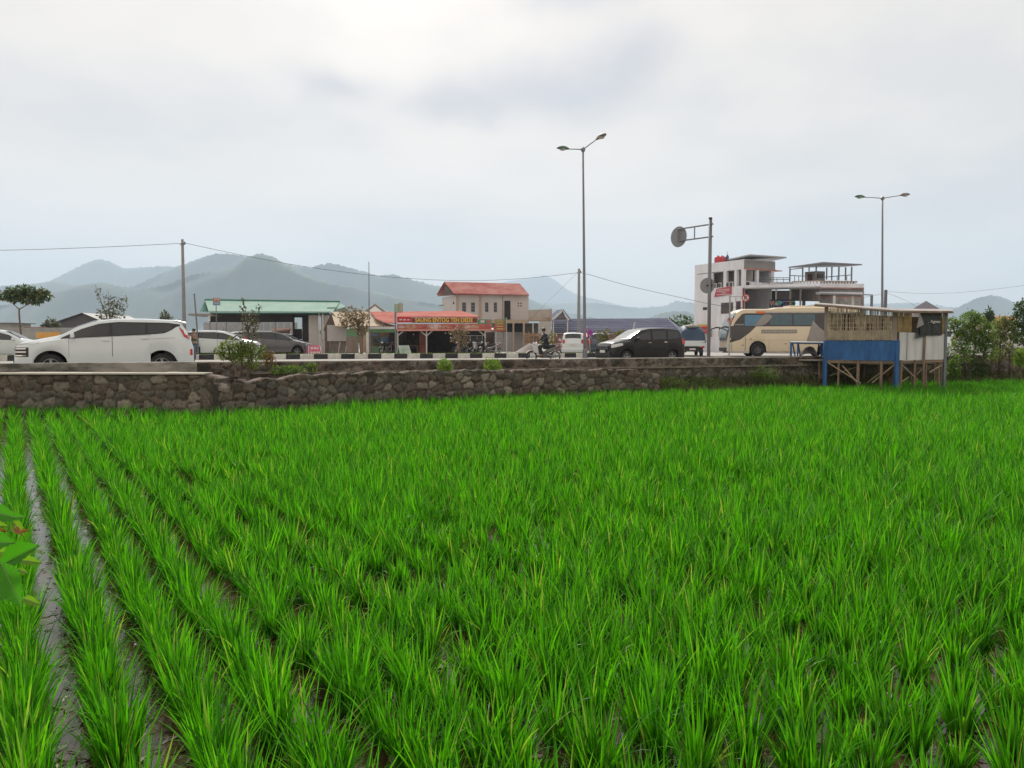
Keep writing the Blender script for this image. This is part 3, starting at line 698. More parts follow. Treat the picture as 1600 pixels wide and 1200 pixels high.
MPV_TOP = [(0, .80), (.05, .93), (.15, 1.00), (.78, 1.13), (1.05, 1.19), (1.30, 1.33), (1.545, 1.46), (1.98, 1.62), (2.475, 1.69), (3.3, 1.70), (4.1, 1.665), (4.27, 1.62), (4.36, 1.45), (4.46, 1.25), (4.55, 1.10), (4.6, .80)]
MPV_BELT = [(0, .62), (.3, .92), (.8, 1.03), (1.25, 1.10), (1.98, 1.15), (3.44, 1.245), (3.8, 1.29), (4.6, 1.20)]
def make_minivan(name, label, body_m, gl=glass, mirror_m=None, spoiler=True, detail=True, group=None, driver_open=False):
    r = thing(name, label, 'car', group=group)
    c = Car(4.6, 1.75, MPV_TOP, MPV_BELT, (.88, 3.72), .335, nose=.55, tail=.35, arch=.10, cab=(1.1, 4.2))
    body = c.body(body_m, r); c.wheel(r)
    # black window surround, then one pane per window
    lo = lambda x: float(np.interp(x, [1.12, 1.5, 3.44, 3.80, 4.0, 4.12, 4.3], [1.10, 1.125, 1.235, 1.27, 1.36, 1.46, 1.50]))
    hi = lambda x: float(np.interp(x, [1.12, 1.645, 2.11, 2.6, 3.9, 4.3], [1.115, 1.38, 1.54, 1.595, 1.585, 1.53]))
    c.patch('window_surround', trim_b, body, 1.14, 4.24, lo, hi, .006, n=30)
    for (a, e) in ((1.42, 2.36), (2.44, 3.30), (3.36, 4.02)):
        c.patch('side_window', gl, r, a, e, lambda x: lo(x) + .02, lambda x: hi(x) - .035, .012)
    c.toppatch('windscreen', gl, r, 1.12, 2.02, .88); c.toppatch('rear_window', gl, r, 4.30, 4.44, .82)
    if spoiler:
        b = MB(); w = c.wr_(4.2) * .98
        b.hexa([(c.X(4.10), -w, 1.615), (c.X(4.42), -w * .93, 1.575), (c.X(4.42), w * .93, 1.575), (c.X(4.10), w, 1.615)], [(c.X(4.10), -w, 1.67), (c.X(4.42), -w * .93, 1.605), (c.X(4.42), w * .93, 1.605), (c.X(4.10), w, 1.67)])
        b.build('spoiler', body_m, r, bevel=.012)
    # doors: seams as thin dark lines under slightly proud door skins
    for (a, e) in ((1.34, 2.42), (2.44, 3.42)):
        for sg in (1, -1):
            se = c.patch('door', trim_b, r, a - .008, e + .008, .34, lambda x: lo(x) - .012, .002, (sg,), n=16)[0]
            c.patch('door_skin', body_m, se, a, e, .35, lambda x: lo(x) - .018, .006, (sg,), n=16)
            xh = e - .16; zh = lo(e) - .12
            b = MB(); b.box((c.X(xh), sg * (c.side(xh, zh) + .025), zh), (.19, .03, .032)); b.build('handle', body_m if body_m is pw_white else chrome, se, bevel=.01)
    c.patch('sill_trim', trim_b, r, 1.32, 3.28, .262, .335, .007)
    c.patch('crease_shade', mat('crease_shadow_paint', (.40, .41, .41), .4), body, 1.7, 4.1, lambda x: 1.0 + (x - 1.7) * .055, lambda x: 1.012 + (x - 1.7) * .055, .005) if body_m is pw_white else None  # thin grey strip paints the shadow line of the body crease
    # lamps
    c.patch('headlight', lampc, r, .03, .62, lambda x: .905 + x * .11, lambda x: .945 + x * .12, .010)
    c.patch('fog_lamp_surround', trim_b, r, .02, .36, lambda x: .60, lambda x: .86, .009)
    for z in (.62, .72, .81): c.patch('lamp_bar', chrome, r, .03, .30, z, z + .028, .016)
    c.patch('tail_light', red_l, r, 4.22, 4.50, lambda x: float(np.interp(x, [4.22, 4.34, 4.5], [1.42, 1.17, 1.08])), lambda x: float(np.interp(x, [4.22, 4.32, 4.5], [1.47, 1.36, 1.19])), .012)
    b = MB(); b.box((c.X(-.005), 0, .72), (.05, 1.0, .22)); b.build('grille', trim_b, r, bevel=.02)
    b = MB(); b.box((c.X(-.01), 0, .44), (.06, 1.25, .16)); b.build('lower_grille', trim_b, r, bevel=.02)
    b = MB(); b.box((c.X(-.04), 0, .55), (.02, .43, .13)); b.build('number_plate', plate_w, r)
    b = MB(); b.box((c.X(4.605), 0, .70), (.02, .43, .14)); b.build('number_plate', plate_w, r)
    b = MB(); b.box((c.X(4.60), 0, .42), (.05, 1.2, .18)); b.build('rear_bumper', trim_b, r, bevel=.02)
    c.patch('reflector', red_l, r, 4.50, 4.57, .62, .80, .008)
    c.mirrors(1.42, 1.13, mirror_m or body_m, r)
    return r
HEAD = math.atan(.42)
van1 = make_minivan('minivan', 'white minivan with tinted windows driving left behind the concrete parapet', pw_white)
place(van1, 171, 22.9, ROADZ, HEAD + R(2))

BV_TOP = [(0, .78), (.06, .92), (.2, 1.0), (.75, 1.12), (1.0, 1.17), (1.3, 1.36), (1.75, 1.60), (2.2, 1.68), (3.0, 1.70), (3.7, 1.66), (3.95, 1.60), (4.08, 1.35), (4.15, 1.1), (4.2, .8)]
BV_BELT = [(0, .62), (.3, .90), (.8, 1.02), (1.2, 1.06), (2.2, 1.10), (3.4, 1.14), (4.2, 1.10)]
def make_hatch(name, label, body_m, gl=glass, L=4.2, W=1.68, group=None, windscreen_m=None, scale=1.0):
    r = thing(name, label, 'car', group=group); k = L / 4.2
    T = [(a * k, z) for a, z in BV_TOP]; B = [(a * k, z) for a, z in BV_BELT]
    c = Car(L, W, T, B, (.80 * k, 3.40 * k), .31, nose=.45, tail=.3, arch=.06, cab=(1.0 * k, 3.9 * k), roofk=.80)
    body = c.body(body_m, r); c.wheel(r)
    lo = lambda x: float(np.interp(x, [1.12 * k, 1.5 * k, 3.4 * k, 3.95 * k], [1.08, 1.10, 1.155, 1.22]))
    hi = lambda x: float(np.interp(x, [1.12 * k, 1.6 * k, 2.1 * k, 3.6 * k, 3.95 * k], [1.10, 1.42, 1.57, 1.58, 1.50]))
    for (a, e) in ((1.32 * k, 2.16 * k), (2.26 * k, 3.06 * k), (3.16 * k, 3.84 * k)):
        c.patch('side_window', gl, r, a, e, lambda x: lo(x) + .01, lambda x: hi(x) - .03, .010)
    c.toppatch('windscreen', windscreen_m or gl, r, 1.05 * k, 1.80 * k, .90); c.toppatch('rear_window', gl, r, 3.94 * k, 4.10 * k, .84)
    for (a, e) in ((1.24 * k, 2.20 * k), (2.22 * k, 3.12 * k)):
        for sg in (1, -1):
            se = c.patch('door', trim_b, r, a - .008, e + .008, .34, lambda x: lo(x) - .01, .002, (sg,), n=12)[0]
            c.patch('door_skin', body_m, se, a, e, .35, lambda x: lo(x) - .015, .006, (sg,), n=12)
            xh = e - .14; zh = lo(e) - .13
            MB().box((c.X(xh), sg * (c.side(xh, zh) + .022), zh), (.17, .03, .03)).build('handle', chrome, se)
    c.patch('headlight', lampc, r, .02, .55, lambda x: .74 + x * .22, lambda x: .90 + x * .14, .010)
    c.patch('tail_light', red_l, r, L - .22, L - .03, lambda x: .92, lambda x: 1.18, .010)
    MB().box((c.X(-.01), 0, .76), (.05, .95, .16)).build('grille', trim_b, r, bevel=.02)
    for z in (.71, .77, .83): MB().box((c.X(-.04), 0, z), (.02, .9, .015)).build('grille_bar', chrome, r)
    MB().box((c.X(-.01), 0, .46), (.06, 1.2, .20)).build('lower_grille', trim_b, r, bevel=.02)
    MB().box((c.X(-.045), 0, .58), (.02, .43, .13)).build('number_plate', plate_w, r)
    MB().box((c.X(L + .005), 0, .80), (.02, .43, .14)).build('number_plate', plate_w, r)
    for sg in (1, -1): MB().box((c.X(L - .01), sg * W * .40, 1.03), (.05, .14, .28)).build('tail_light', red_l, r, bevel=.01)
    MB().box((c.X(L), 0, .45), (.08, W * .85, .22)).build('rear_bumper', body_m, r, bevel=.04)
    c.mirrors(1.34 * k, 1.10, body_m, r)
    return r
blk = make_hatch('minivan', 'black minivan driving left, seen from its front corner', p_black, glass, windscreen_m=mat('glare_glass', (.30, .33, .34), .08, var=.1, spec=1.0))  # windscreen's pale base colour paints in the glare of the sky
for ch in blk.children:
    if ch.name.startswith('body'):
        pass
place(blk, 1000, 37.2, ROADZ, HEAD + R(3))
# parked and passing cars beyond the kerb
hA = make_hatch('parked_car', 'white car at the far left, partly cut by the picture edge', pw_white)
place(hA, 8, 44.5, .78, math.pi + .25)
def dupcar(src, name, label, px, Y, rot, z=.78, swap=None):
    c = copy_tree(src); c.name = name; c['label'] = label
    if swap:
        def rec(o):
            if o.type == 'MESH' and o.data.materials and o.data.materials[0] is swap[0]:
                o.data = o.data.copy(); o.data.materials[0] = swap[1]
            for k in o.children: rec(k)
        rec(c)
    place(c, px, Y, z, rot); return c
dupcar(van1, 'parked_car', 'white people carrier parked just right of the concrete power pole', 348, 47.6, math.pi + .18)
dupcar(hA, 'parked_car', 'silver car parked behind the white people carrier', 352, 53, math.pi + .30, swap=(pw_white, p_silver))
dupcar(hA, 'parked_car', 'pale car with its tail towards the road behind the bushy shrub', 384, 52.5, math.pi / 2 + 3.3, swap=(pw_white, mat('beige_paint', (.50, .49, .44), .3, var=.03, coat=.5)))
dupcar(van1, 'parked_car', 'dark grey people carrier with bright red tail light under the green roof', 424, 50.0, math.pi + .75, swap=(pw_white, p_grey))
dupcar(hA, 'parked_car', 'dark car deep in the yard beside the pale gravel heap', 452, 64, math.pi + .1, swap=(pw_white, p_dusk))
dupcar(hA, 'parked_car', 'white hatchback seen from behind, beside the tall street lamp', 894, 58, -math.pi / 2 - .05)
dupcar(hA, 'parked_car', 'blue grey car behind the front of the black minivan', 938, 60, -math.pi / 2 - .15, swap=(pw_white, p_dusk))
dupcar(van1, 'passing_car', 'white people carrier beside the bamboo hut behind the trees', 1506, 41, math.pi + HEAD + .1, z=ROADZ)
dupcar(hA, 'passing_car', 'silver car glimpsed between the roadside trees', 1556, 45, math.pi + HEAD, z=ROADZ, swap=(pw_white, p_silver))
dupcar(hA, 'passing_car', 'white car glimpsed at the far right behind the trees', 1612, 48, math.pi + HEAD, z=ROADZ)

# ---- coach
bus = thing('coach', 'cream coach with sloping black front panel parked left of the bamboo hut', 'bus')
BL, BW = 9.4, 2.45
bc = Car(BL, BW, [(0, 1.0), (.06, 1.6), (.28, 2.4), (.55, 3.0), (.80, 3.27), (1.15, 3.36), (3.0, 3.37), (3.4, 3.46), (5.5, 3.50), (8.9, 3.47), (9.25, 3.30), (9.35, 2.4), (9.4, 1.2)],
         [(0, .7), (.2, 1.7), (.6, 2.1), (9.4, 2.1)], (2.15, 7.0), .50, nose=.5, tail=.35, roofk=.955, hoodk=.96, sill=.36, arch=.10, cab=(.3, 9), nosek=.88, tailk=.92)
bb_ = bc.body(p_cream, bus)
for xw in bc.wheels:
    for sg in (1, -1):
        e = MB(); e.lathe([(.30, -.14 * sg), (.46, -.14 * sg), (.5, -.08 * sg), (.5, .08 * sg), (.46, .14 * sg), (.29, .14 * sg), (.27, .06 * sg), (.02, .05 * sg)], (bc.X(xw), sg * 1.06, .5), 'Y', 28)
        t_ = e.build('wheel', rub, bus, autosmooth=40)
        g = MB(); g.lathe([(.28, sg * .05), (.26, sg * .10), (.15, sg * .07), (.12, sg * .15), (.02, sg * .16)], (bc.X(xw), sg * 1.06, .5), 'Y', 20)
        for k in range(8): g.lathe([(.018, sg * .07), (.016, sg * .11)], (bc.X(xw) + .2 * math.cos(k * .785), sg * 1.06, .5 + .2 * math.sin(k * .785)), 'Y', 6)
        g.build('rim', mat('dark_rim', (.10, .10, .11), .5, .3), t_)
blk_p = mat('black_panel', (.015, .016, .02), .15, var=.1, coat=.6); bl_glass = mat('coach_glass', (.035, .10, .14), .08, var=.15, spec=.8); cy_glass = mat('curtained_glass', (.06, .20, .33), .1, var=.1, spec=.8)
decal = mat('grey_decal', (.30, .28, .26), .5, var=.1)
wl_ = 2.15; wh_ = 3.0
bc.patch('window_band', blk_p, bus, .75, 8.6, wl_ - .02, lambda x: float(np.interp(x, [.6, .95, 1.2, 9], [2.5, 2.98, 3.05, 3.06])), .008, n=30)
bc.patch('front_black_panel', blk_p, bus, .18, 2.0, lambda x: float(np.interp(x, [.18, .9, 1.55, 2.0], [.98, 1.20, 1.68, 2.13])), lambda x: 2.16, .007, n=18)
bc.patch('front_side_glass', blk_p, bus, .42, .76, lambda x: 2.15, lambda x: float(np.interp(x, [.42, .55, .76], [2.2, 2.45, 2.72])), .009)
bc.patch('driver_window_sill', alloy, bus, .50, 1.15, 2.22, 2.28, .014)
bc.patch('side_window', cy_glass, bus, 1.2, 2.5, 2.17, 2.92, .014)
bc.patch('side_window', bl_glass, bus, 2.95, 4.5, 2.22, 2.98, .014)
bc.patch('side_window', bl_glass, bus, 4.62, 6.1, 2.22, 2.98, .014)
bc.patch('side_window', bl_glass, bus, 6.9, 8.3, 2.22, 2.98, .014)
bc.patch('gutter', mat('grey_gutter', (.42, .42, .42), .5), bus, 2.3, 8.6, 3.07, 3.15, .020)
bc.patch('swoosh', decal, bus, 1.85, 3.1, lambda x: float(np.interp(x, [1.85, 2.6, 2.9, 3.1], [2.15, 2.25, 2.5, 2.82])), lambda x: float(np.interp(x, [1.85, 2.2, 2.5, 2.9, 3.1], [2.2, 2.58, 2.95, 2.99, 2.88])), .020, n=18)
bc.patch('marker_lamp', orange_l, bus, 2.0, 2.6, 3.03, lambda x: 3.18, .028)
bc.patch('lettering_band', mat('faded_lettering', (.27, .25, .22), .6, var=.1), bus, 2.35, 4.85, 1.63, 1.90, .010, n=20)
fl = mat('faded_letter_mark', (.38, .35, .30), .6)
for i in range(11):
    x = 2.43 + i * .215
    bc.patch('letter', fl, bus, x, x + .13, 1.68 + .02 * (i % 2), 1.85 - .03 * ((i * 7) % 3 == 0), .014, n=2)
bc.patch('tail_decal', decal, bus, 5.55, 7.0, lambda x: float(np.interp(x, [5.55, 6.4, 7.0], [.95, 1.0, 1.2])), lambda x: float(np.interp(x, [5.55, 5.95, 6.4, 7.0], [1.2, 2.55, 2.05, 1.6])), .018, n=18)
bc.patch('tail_black_panel', blk_p, bus, 6.1, 9.2, lambda x: float(np.interp(x, [6.1, 7.0, 9.2], [2.15, 1.3, 1.3])), lambda x: float(np.interp(x, [6.1, 6.5, 9.2], [2.9, 3.1, 3.1])), .013, n=18)
bc.patch('door_seam', trim_b, bus, .30, .32, .4, 1.03, .009, n=2); bc.patch('door_seam', trim_b, bus, 1.24, 1.27, .4, 1.38, .009, n=2)
bc.patch('panel_seam', mat('cream_seam', (.40, .32, .2), .6), bus, 1.28, 7.9, 1.16, 1.175, .009, n=20)
for x in (2.9, 4.3, 5.7): bc.patch('locker_seam', mat('cream_seam', (.4, .32, .2), .6), bus, x, x + .012, .4, 1.16, .009, n=2)
for x, z in ((1.0, .78), (1.55, 1.22), (1.9, 1.05), (4.0, .88), (5.4, .88)): bc.patch('latch', trim_b, bus, x, x + .14, z, z + .045, .012, n=2)
bc.patch('skirt', mat('pale_skirt', (.52, .50, .45), .6), bus, .25, 1.55, .24, .39, .004, n=10); bc.patch('skirt', mat('pale_skirt', (.5, .5, .45), .6), bus, 2.8, 6.3, .26, .39, -.05, n=10)
ws = MB(); rows = []
for x, z in ((.0, 1.15), (.04, 1.6), (.16, 2.1), (.30, 2.5), (.45, 2.82), (.66, 3.10)):
    wv = bc.w_(max(x, .05)) * .90; rows.append([(bc.X(x) - .035, wv * t, z) for t in (-1, -.6, 0, .6, 1)])
ws.grid(rows).build('windscreen', glass_l, bus, smooth=True)
bc.patch('headlight', lampc, bus, .03, .28, .62, .86, .010)
MB().box((bc.X(-.02), 0, .50), (.08, 2.0, .3)).build('front_bumper', trim_b, bus, bevel=.03)
for sg in (1, -1):
    b = MB(); b.tube([(bc.X(.35), sg * 1.05, 2.05), (bc.X(-.25), sg * 1.15, 2.10), (bc.X(-.55), sg * 1.22, 1.98), (bc.X(-.60), sg * 1.22, 1.85)], [.05, .06, .05, .03], 8)
    mm = b.build('mirror_arm', trim_b, bus, smooth=True)
    MB().box((bc.X(-.58), sg * 1.22, 1.62), (.12, .24, .46)).build('mirror', mat('mirror_shell', (.45, .46, .47), .3), mm, bevel=.04)
MB().box((bc.X(5.6), 0, 3.52), (2.3, 1.5, .16)).build('roof_unit', p_cream, bus, bevel=.05)
hb_ = R(-1.5)
bus.location = (PX(1138, 54) + BL / 2, 55.3, .75); bus.rotation_euler = (0, 0, hb_)

# ---- pickup lorry with tarpaulin
tr = thing('pickup_truck', 'white pickup truck loaded high under a blue tarpaulin, seen from behind', 'truck')
MB().bb(-.86, .86, -1.5, 1.5, .72, .78).build('load_bed', pw_white, tr, bevel=.01)
for sg in (1, -1): MB().bb(sg * .82, sg * .86, -1.5, 1.5, .78, 1.12).build('bed_side', pw_white, tr, bevel=.01)
MB().bb(-.85, .85, -1.54, -1.50, .74, 1.12).build('tailgate', pw_white, tr, bevel=.01)
MB().bb(-.55, .55, -1.45, 3.2, .45, .70).build('chassis', trim_b, tr)
for y in (-.75, 2.35):
    for sg in (1, -1):
        t_ = MB().lathe([(.18, -.1), (.30, -.1), (.33, -.06), (.33, .06), (.30, .1), (.18, .1), (.02, .06)], (sg * .70, y, .33), 'X', 20).build('wheel', rub, tr)
        MB().lathe([(.17, -.08), (.17, .09), (.03, .08)], (sg * .72, y, .33), 'X', 14).build('rim', p_silver, t_)
cb = MB(); cb.hexa([(-.82, 1.6, .5), (.82, 1.6, .5), (.82, 3.5, .5), (-.82, 3.5, .5)], [(-.70, 1.62, 1.85), (.70, 1.62, 1.85), (.66, 2.7, 1.85), (-.66, 2.7, 1.85)]); cb.build('cab', pw_white, tr, bevel=.06)
MB().box((0, 1.60, 1.45), (1.2, .03, .45)).build('rear_window', glass, tr)
for sg in (1, -1): MB().box((sg * .72, -1.56, .66), (.22, .05, .12)).build('tail_light', red_l, tr)
MB().box((0, -1.57, .52), (.42, .02, .12)).build('number_plate', plate_w, tr); MB().box((0, -1.6, .40), (1.5, .07, .10)).build('rear_bumper', trim_b, tr)
MB().box((-.55, -1.55, .40), (.25, .03, .22)).build('mudflap', trim_b, tr); MB().box((.55, -1.55, .40), (.25, .03, .22)).build('mudflap', trim_b, tr)
rows = []
for i in range(15):
    y = -1.52 + 3.0 * i / 14; row = []
    for j in range(21):
        a = math.pi * j / 20; k = math.copysign(abs(math.cos(a)) ** .45, math.cos(a))
        end = 1 - .28 * max(0, abs(i - 7) / 7) ** 4
        row.append((-.93 * k * (1 if math.sin(a) < .3 else .96) + .04 * fbm(y, j, 1.7), y + .05 * fbm(j, y, 1.1), .98 + 1.25 * math.sin(a) ** .62 * end * (1 + .06 * fbm(y, a, 2.5))))
    rows.append(row)
tb = MB().grid(rows); tb.add(rows[0], [tuple(range(21))]); tb.add(rows[-1], [tuple(range(21))[::-1]])
tarp = tb.build('tarpaulin', mat('blue_tarp', (.045, .085, .15), .6, var=.2, scale=1.5, bump=.6, bscale=4), None, autosmooth=50)
tag(tarp, 'dark blue tarpaulin bulging over the load of the white pickup truck', 'tarpaulin')
canv = MB().ellipsoid((0, -1.05, 2.13), (.50, .5, .16), 14, 8).build('grey_sack', mat('grey_canvas', (.32, .32, .28), .8, var=.2, bump=.5), None, smooth=True)
tag(canv, 'grey sack tied on top of the blue tarpaulin load', 'sack')
place(tr, 1078, 56, .75, -.12)
for o in (tarp, canv): o.location = tr.location; o.rotation_euler = tr.rotation_euler

# ---- motorcycles
def skin(name, joints, edges, m, parent, lv=2):
    """joints: dict name->(pos, (rx, ry)); grows one continuous surface"""
    me = bpy.data.meshes.new(name); ks = list(joints); ix = {k: i for i, k in enumerate(ks)}
    me.from_pydata([joints[k][0] for k in ks], [(ix[a], ix[b]) for a, b in edges], []); me.update(); me.materials.append(m)
    o = bpy.data.objects.new(name, me); COL.objects.link(o); o.parent = parent
    md = o.modifiers.new('skin', 'SKIN'); md.use_smooth_shade = True
    if not me.skin_vertices: 
        bm = __import__('bmesh').new(); bm.from_mesh(me); bm.verts.layers.skin.verify(); bm.to_mesh(me); bm.free()
    for i, k in enumerate(ks):
        r = joints[k][1]; r = r if isinstance(r, tuple) else (r, r)
        me.skin_vertices[0].data[i].radius = r; me.skin_vertices[0].data[i].use_root = (i == 0)
    s2 = o.modifiers.new('subdiv', 'SUBSURF'); s2.levels = lv; s2.render_levels = lv
    return o
def make_motorbike(label, panel_m, group=None, name='motorcycle'):
    """nose at -x, wheels on z=0"""
    r = thing(name, label, 'motorcycle', group=group)
    for x in (-.62, .62):
        prof = [(.225, -.04), (.27, -.045), (.29, 0), (.27, .045), (.225, .04), (.215, 0), (.225, -.04)]
        e = MB(); vs = e.lathe(prof, (x, 0, .29), 'Y', 24, False); w_ = e.build('wheel', rub, r, smooth=True)
        g = MB(); g.lathe([(.225, -.02), (.232, 0), (.225, .02), (.212, 0), (.225, -.02)], (x, 0, .29), 'Y', 24, False); g.lathe([(.04, -.06), (.045, 0), (.04, .06)], (x, 0, .29), 'Y', 10)
        for k in range(5):
            a = k * 1.257; g.tube([(x + .03 * math.cos(a), 0, .29 + .03 * math.sin(a)), (x + .215 * math.cos(a), 0, .29 + .215 * math.sin(a))], .012, 5)
        g.build('rim', alloy, w_)
    b = MB()
    for sg in (1, -1): b.tube([(-.62, sg * .06, .29), (-.50, sg * .06, .62), (-.40, sg * .04, .88)], .02, 8)
    b.build('front_fork', p_silver, r)
    b = MB(); b.tube([(-.40, 0, .86), (-.36, 0, 1.0)], .025, 8); b.tube([(-.28, -.33, 1.03), (-.36, -.15, 1.0), (-.36, .15, 1.0), (-.28, .33, 1.03)], .014, 8)
    b.build('handlebar', trim_b, r)
    for sg in (1, -1): MB().tube([(-.36, sg * .2, 1.02), (-.37, sg * .26, 1.16)], .008, 6).box((-.37, sg * .28, 1.19), (.03, .12, .07)).build('mirror', trim_b, r)
    # leg shield, front fairing
    b = MB(); b.hexa([(-.52, -.10, .50), (-.28, -.17, .42), (-.28, .17, .42), (-.52, .10, .50)], [(-.46, -.13, .98), (-.34, -.16, 1.0), (-.34, .16, 1.0), (-.46, .13, .98)]); b.build('front_fairing', panel_m, r, bevel=.04)
    MB().ellipsoid((-.50, 0, .94), (.07, .09, .07), 12, 8).build('headlight', lampc, r, smooth=True)
    b = MB(); rows = [[(-.62 + .33 * math.cos(a), y, .29 + .33 * math.sin(a)) for y in (-.06, -.035, 0, .035, .06)] for a in np.linspace(.6, 2.6, 10)]; b.grid(rows); b.build('front_mudguard', panel_m, r, smooth=True)
    skin('frame_cover', {'a': ((-.30, 0, .62), (.06, .10)), 'b': ((-.10, 0, .47), (.07, .10)), 'c': ((.18, 0, .52), (.10, .11)), 'd': ((.45, 0, .66), (.11, .10)), 'e': ((.85, 0, .82), (.05, .05))}, [('a', 'b'), ('b', 'c'), ('c', 'd'), ('d', 'e')], mat('dark_plastic', (.05, .05, .055), .35, var=.2, col2=(.22, .23, .24), scale=5), r)
    skin('seat', {'a': ((-.02, 0, .74), (.06, .09)), 'b': ((.25, 0, .77), (.07, .12)), 'c': ((.65, 0, .83), (.05, .10))}, [('a', 'b'), ('b', 'c')], trim_b, r)
    b = MB(); b.box((.02, 0, .34), (.34, .22, .24)); b.lathe([(.09, -.16), (.10, 0), (.09, .16)], (.0, 0, .33), 'Y', 14); b.build('engine', mat('engine_metal', (.14, .14, .14), .5, .5), r, bevel=.03)
    MB().tube([(-.05, -.13, .25), (.3, -.16, .24), (.85, -.17, .36)], [.02, .035, .045], 10).build('exhaust', mat('exhaust_metal', (.18, .18, .18), .35, .8), r)
    MB().box((.93, 0, .80), (.06, .14, .08)).build('tail_light', red_l, r, bevel=.02)
    MB().tube([(.55, -.10, .9), (.92, -.10, .93), (.97, 0, .94), (.92, .10, .93), (.55, .10, .9)], .014, 6).build('grab_rail', p_silver, r)
    b = MB(); b.box((.90, 0, .55), (.03, .14, .26), 0, 1, 0, -.4); b.build('rear_mudguard', trim_b, r)
    b = MB()
    for sg in (1, -1): b.tube([(.62, sg * .08, .29), (.15, sg * .08, .40)], .02, 6); b.tube([(.62, sg * .1, .32), (.55, sg * .12, .68)], .025, 8)
    b.build('swing_arm', p_silver, r)
    return r
mb1 = make_motorbike('white and grey motorcycle ridden left along the road', mat('white_plastic', (.55, .56, .57), .3, var=.1))
place(mb1, 849, 38.6, ROADZ, HEAD - R(8))
skin_m = mat('skin', (.30, .16, .10), .55, var=.08); hair_m = mat('black_hair', (.012, .010, .009), .5)
def head_parts(body, c, face=(-1, 0, 0), k=1.0, hair=True):
    """hair, eyes and nose for a head centred at c looking along face"""
    c = Vector(c); f = Vector(face).normalized(); sd_ = f.cross(Vector((0, 0, 1))).normalized()
    if hair: MB().ellipsoid(c - f * .018 + Vector((0, 0, .035)), (.098 * k, .088 * k, .095 * k), 14, 10).build('hair', hair_m, body, smooth=True)
    for sg in (1, -1): MB().ellipsoid(c + f * .088 + sd_ * .033 * sg + Vector((0, 0, .005)), (.012, .012, .009), 8, 6).build('eye', trim_b, body, smooth=True)
def person(label, J, E, cl, loc, rot, face=(-1, 0, 0)):
    r = thing('person', label, 'person', loc, rot)
    body = skin('body', J, E, skin_m, r)
    for nm, jj, ee, mm in cl: skin(nm, jj, ee, mm, body)
    head_parts(body, J['head'][0], face)
    return r
# rider sitting on the motorcycle
J = {'pelvis': ((.16, 0, .90), .10), 'chest': ((.10, 0, 1.22), (.13, .10)), 'neck': ((.06, 0, 1.42), .05), 'chin': ((.01, 0, 1.50), (.062, .06)), 'head': ((.0, 0, 1.59), (.078, .085)), 'crown': ((.01, 0, 1.66), (.05, .05))}
E = [('pelvis', 'chest'), ('chest', 'neck'), ('neck', 'chin'), ('chin', 'head'), ('head', 'crown')]
for s_, sg in (('r', 1), ('l', -1)):
    J.update({'sh' + s_: ((.08, sg * .19, 1.36), .05), 'el' + s_: ((-.04, sg * .30, 1.13), .04), 'wr' + s_: ((-.24, sg * .30, 1.05), .026), 'ha' + s_: ((-.30, sg * .29, 1.045), .032), 'hip' + s_: ((.14, sg * .10, .86), .085), 'kn' + s_: ((-.22, sg * .17, .78), .06), 'an' + s_: ((-.12, sg * .17, .36), .04), 'to' + s_: ((-.30, sg * .17, .31), .03)})
    E += [('chest', 'sh' + s_), ('sh' + s_, 'el' + s_), ('el' + s_, 'wr' + s_), ('wr' + s_, 'ha' + s_), ('pelvis', 'hip' + s_), ('hip' + s_, 'kn' + s_), ('kn' + s_, 'an' + s_), ('an' + s_, 'to' + s_)]
    for q in range(4): J['f%d%s' % (q, s_)] = ((-.335 - .004 * q, sg * (.27 + .018 * q), 1.03 - .01 * abs(q - 1)), .009); E.append(('ha' + s_, 'f%d%s' % (q, s_)))
    J['th' + s_] = ((-.30, sg * .255, 1.025), .01); E.append(('ha' + s_, 'th' + s_))
jk = {'a': ((.17, 0, .88), (.15, .13)), 'b': ((.15, 0, 1.05), (.15, .13)), 'c': ((.10, 0, 1.25), (.16, .135)), 'd': ((.07, 0, 1.38), (.10, .09)), 'e': ((.06, 0, 1.43), .06)}; je = [('a', 'b'), ('b', 'c'), ('c', 'd'), ('d', 'e')]
for s_, sg in (('r', 1), ('l', -1)):
    jk.update({'s' + s_: ((.08, sg * .20, 1.36), .075), 'l' + s_: ((-.03, sg * .30, 1.13), .06), 'w' + s_: ((-.22, sg * .30, 1.055), .04)}); je += [('d', 's' + s_), ('s' + s_, 'l' + s_), ('l' + s_, 'w' + s_)]
tj = {'p': ((.17, 0, .88), (.15, .12))}; te = []
for s_, sg in (('r', 1), ('l', -1)):
    tj.update({'h' + s_: ((.12, sg * .11, .86), .105), 'k' + s_: ((-.22, sg * .17, .79), .08), 'm' + s_: ((-.17, sg * .17, .58), .07), 'a' + s_: ((-.12, sg * .17, .40), .055)}); te += [('p', 'h' + s_), ('h' + s_, 'k' + s_), ('k' + s_, 'm' + s_), ('m' + s_, 'a' + s_)]
fj = {}; fe = []
dk = mat('navy_jacket', (.018, .02, .032), .8, var=.2); jn = mat('dark_jeans', (.02, .026, .035), .85, var=.2)
rider = person('rider in dark jacket and cap sitting on the motorcycle', J, E, [('jacket', jk, je, dk), ('trousers', tj, te, jn)], mb1.location, mb1.rotation_euler.z)
rb = rider.children[0]
for sg in (1, -1): skin('shoe', {'a': ((-.10, sg * .17, .32), (.05, .05)), 'b': ((-.32, sg * .17, .29), (.035, .03))}, [('a', 'b')], trim_b, rb)
cp = MB().ellipsoid((.01, 0, 1.66), (.112, .10, .075), 14, 8); cp.box((-.12, 0, 1.645), (.12, .15, .015)); cp.build('cap', trim_b, rb, smooth=False)
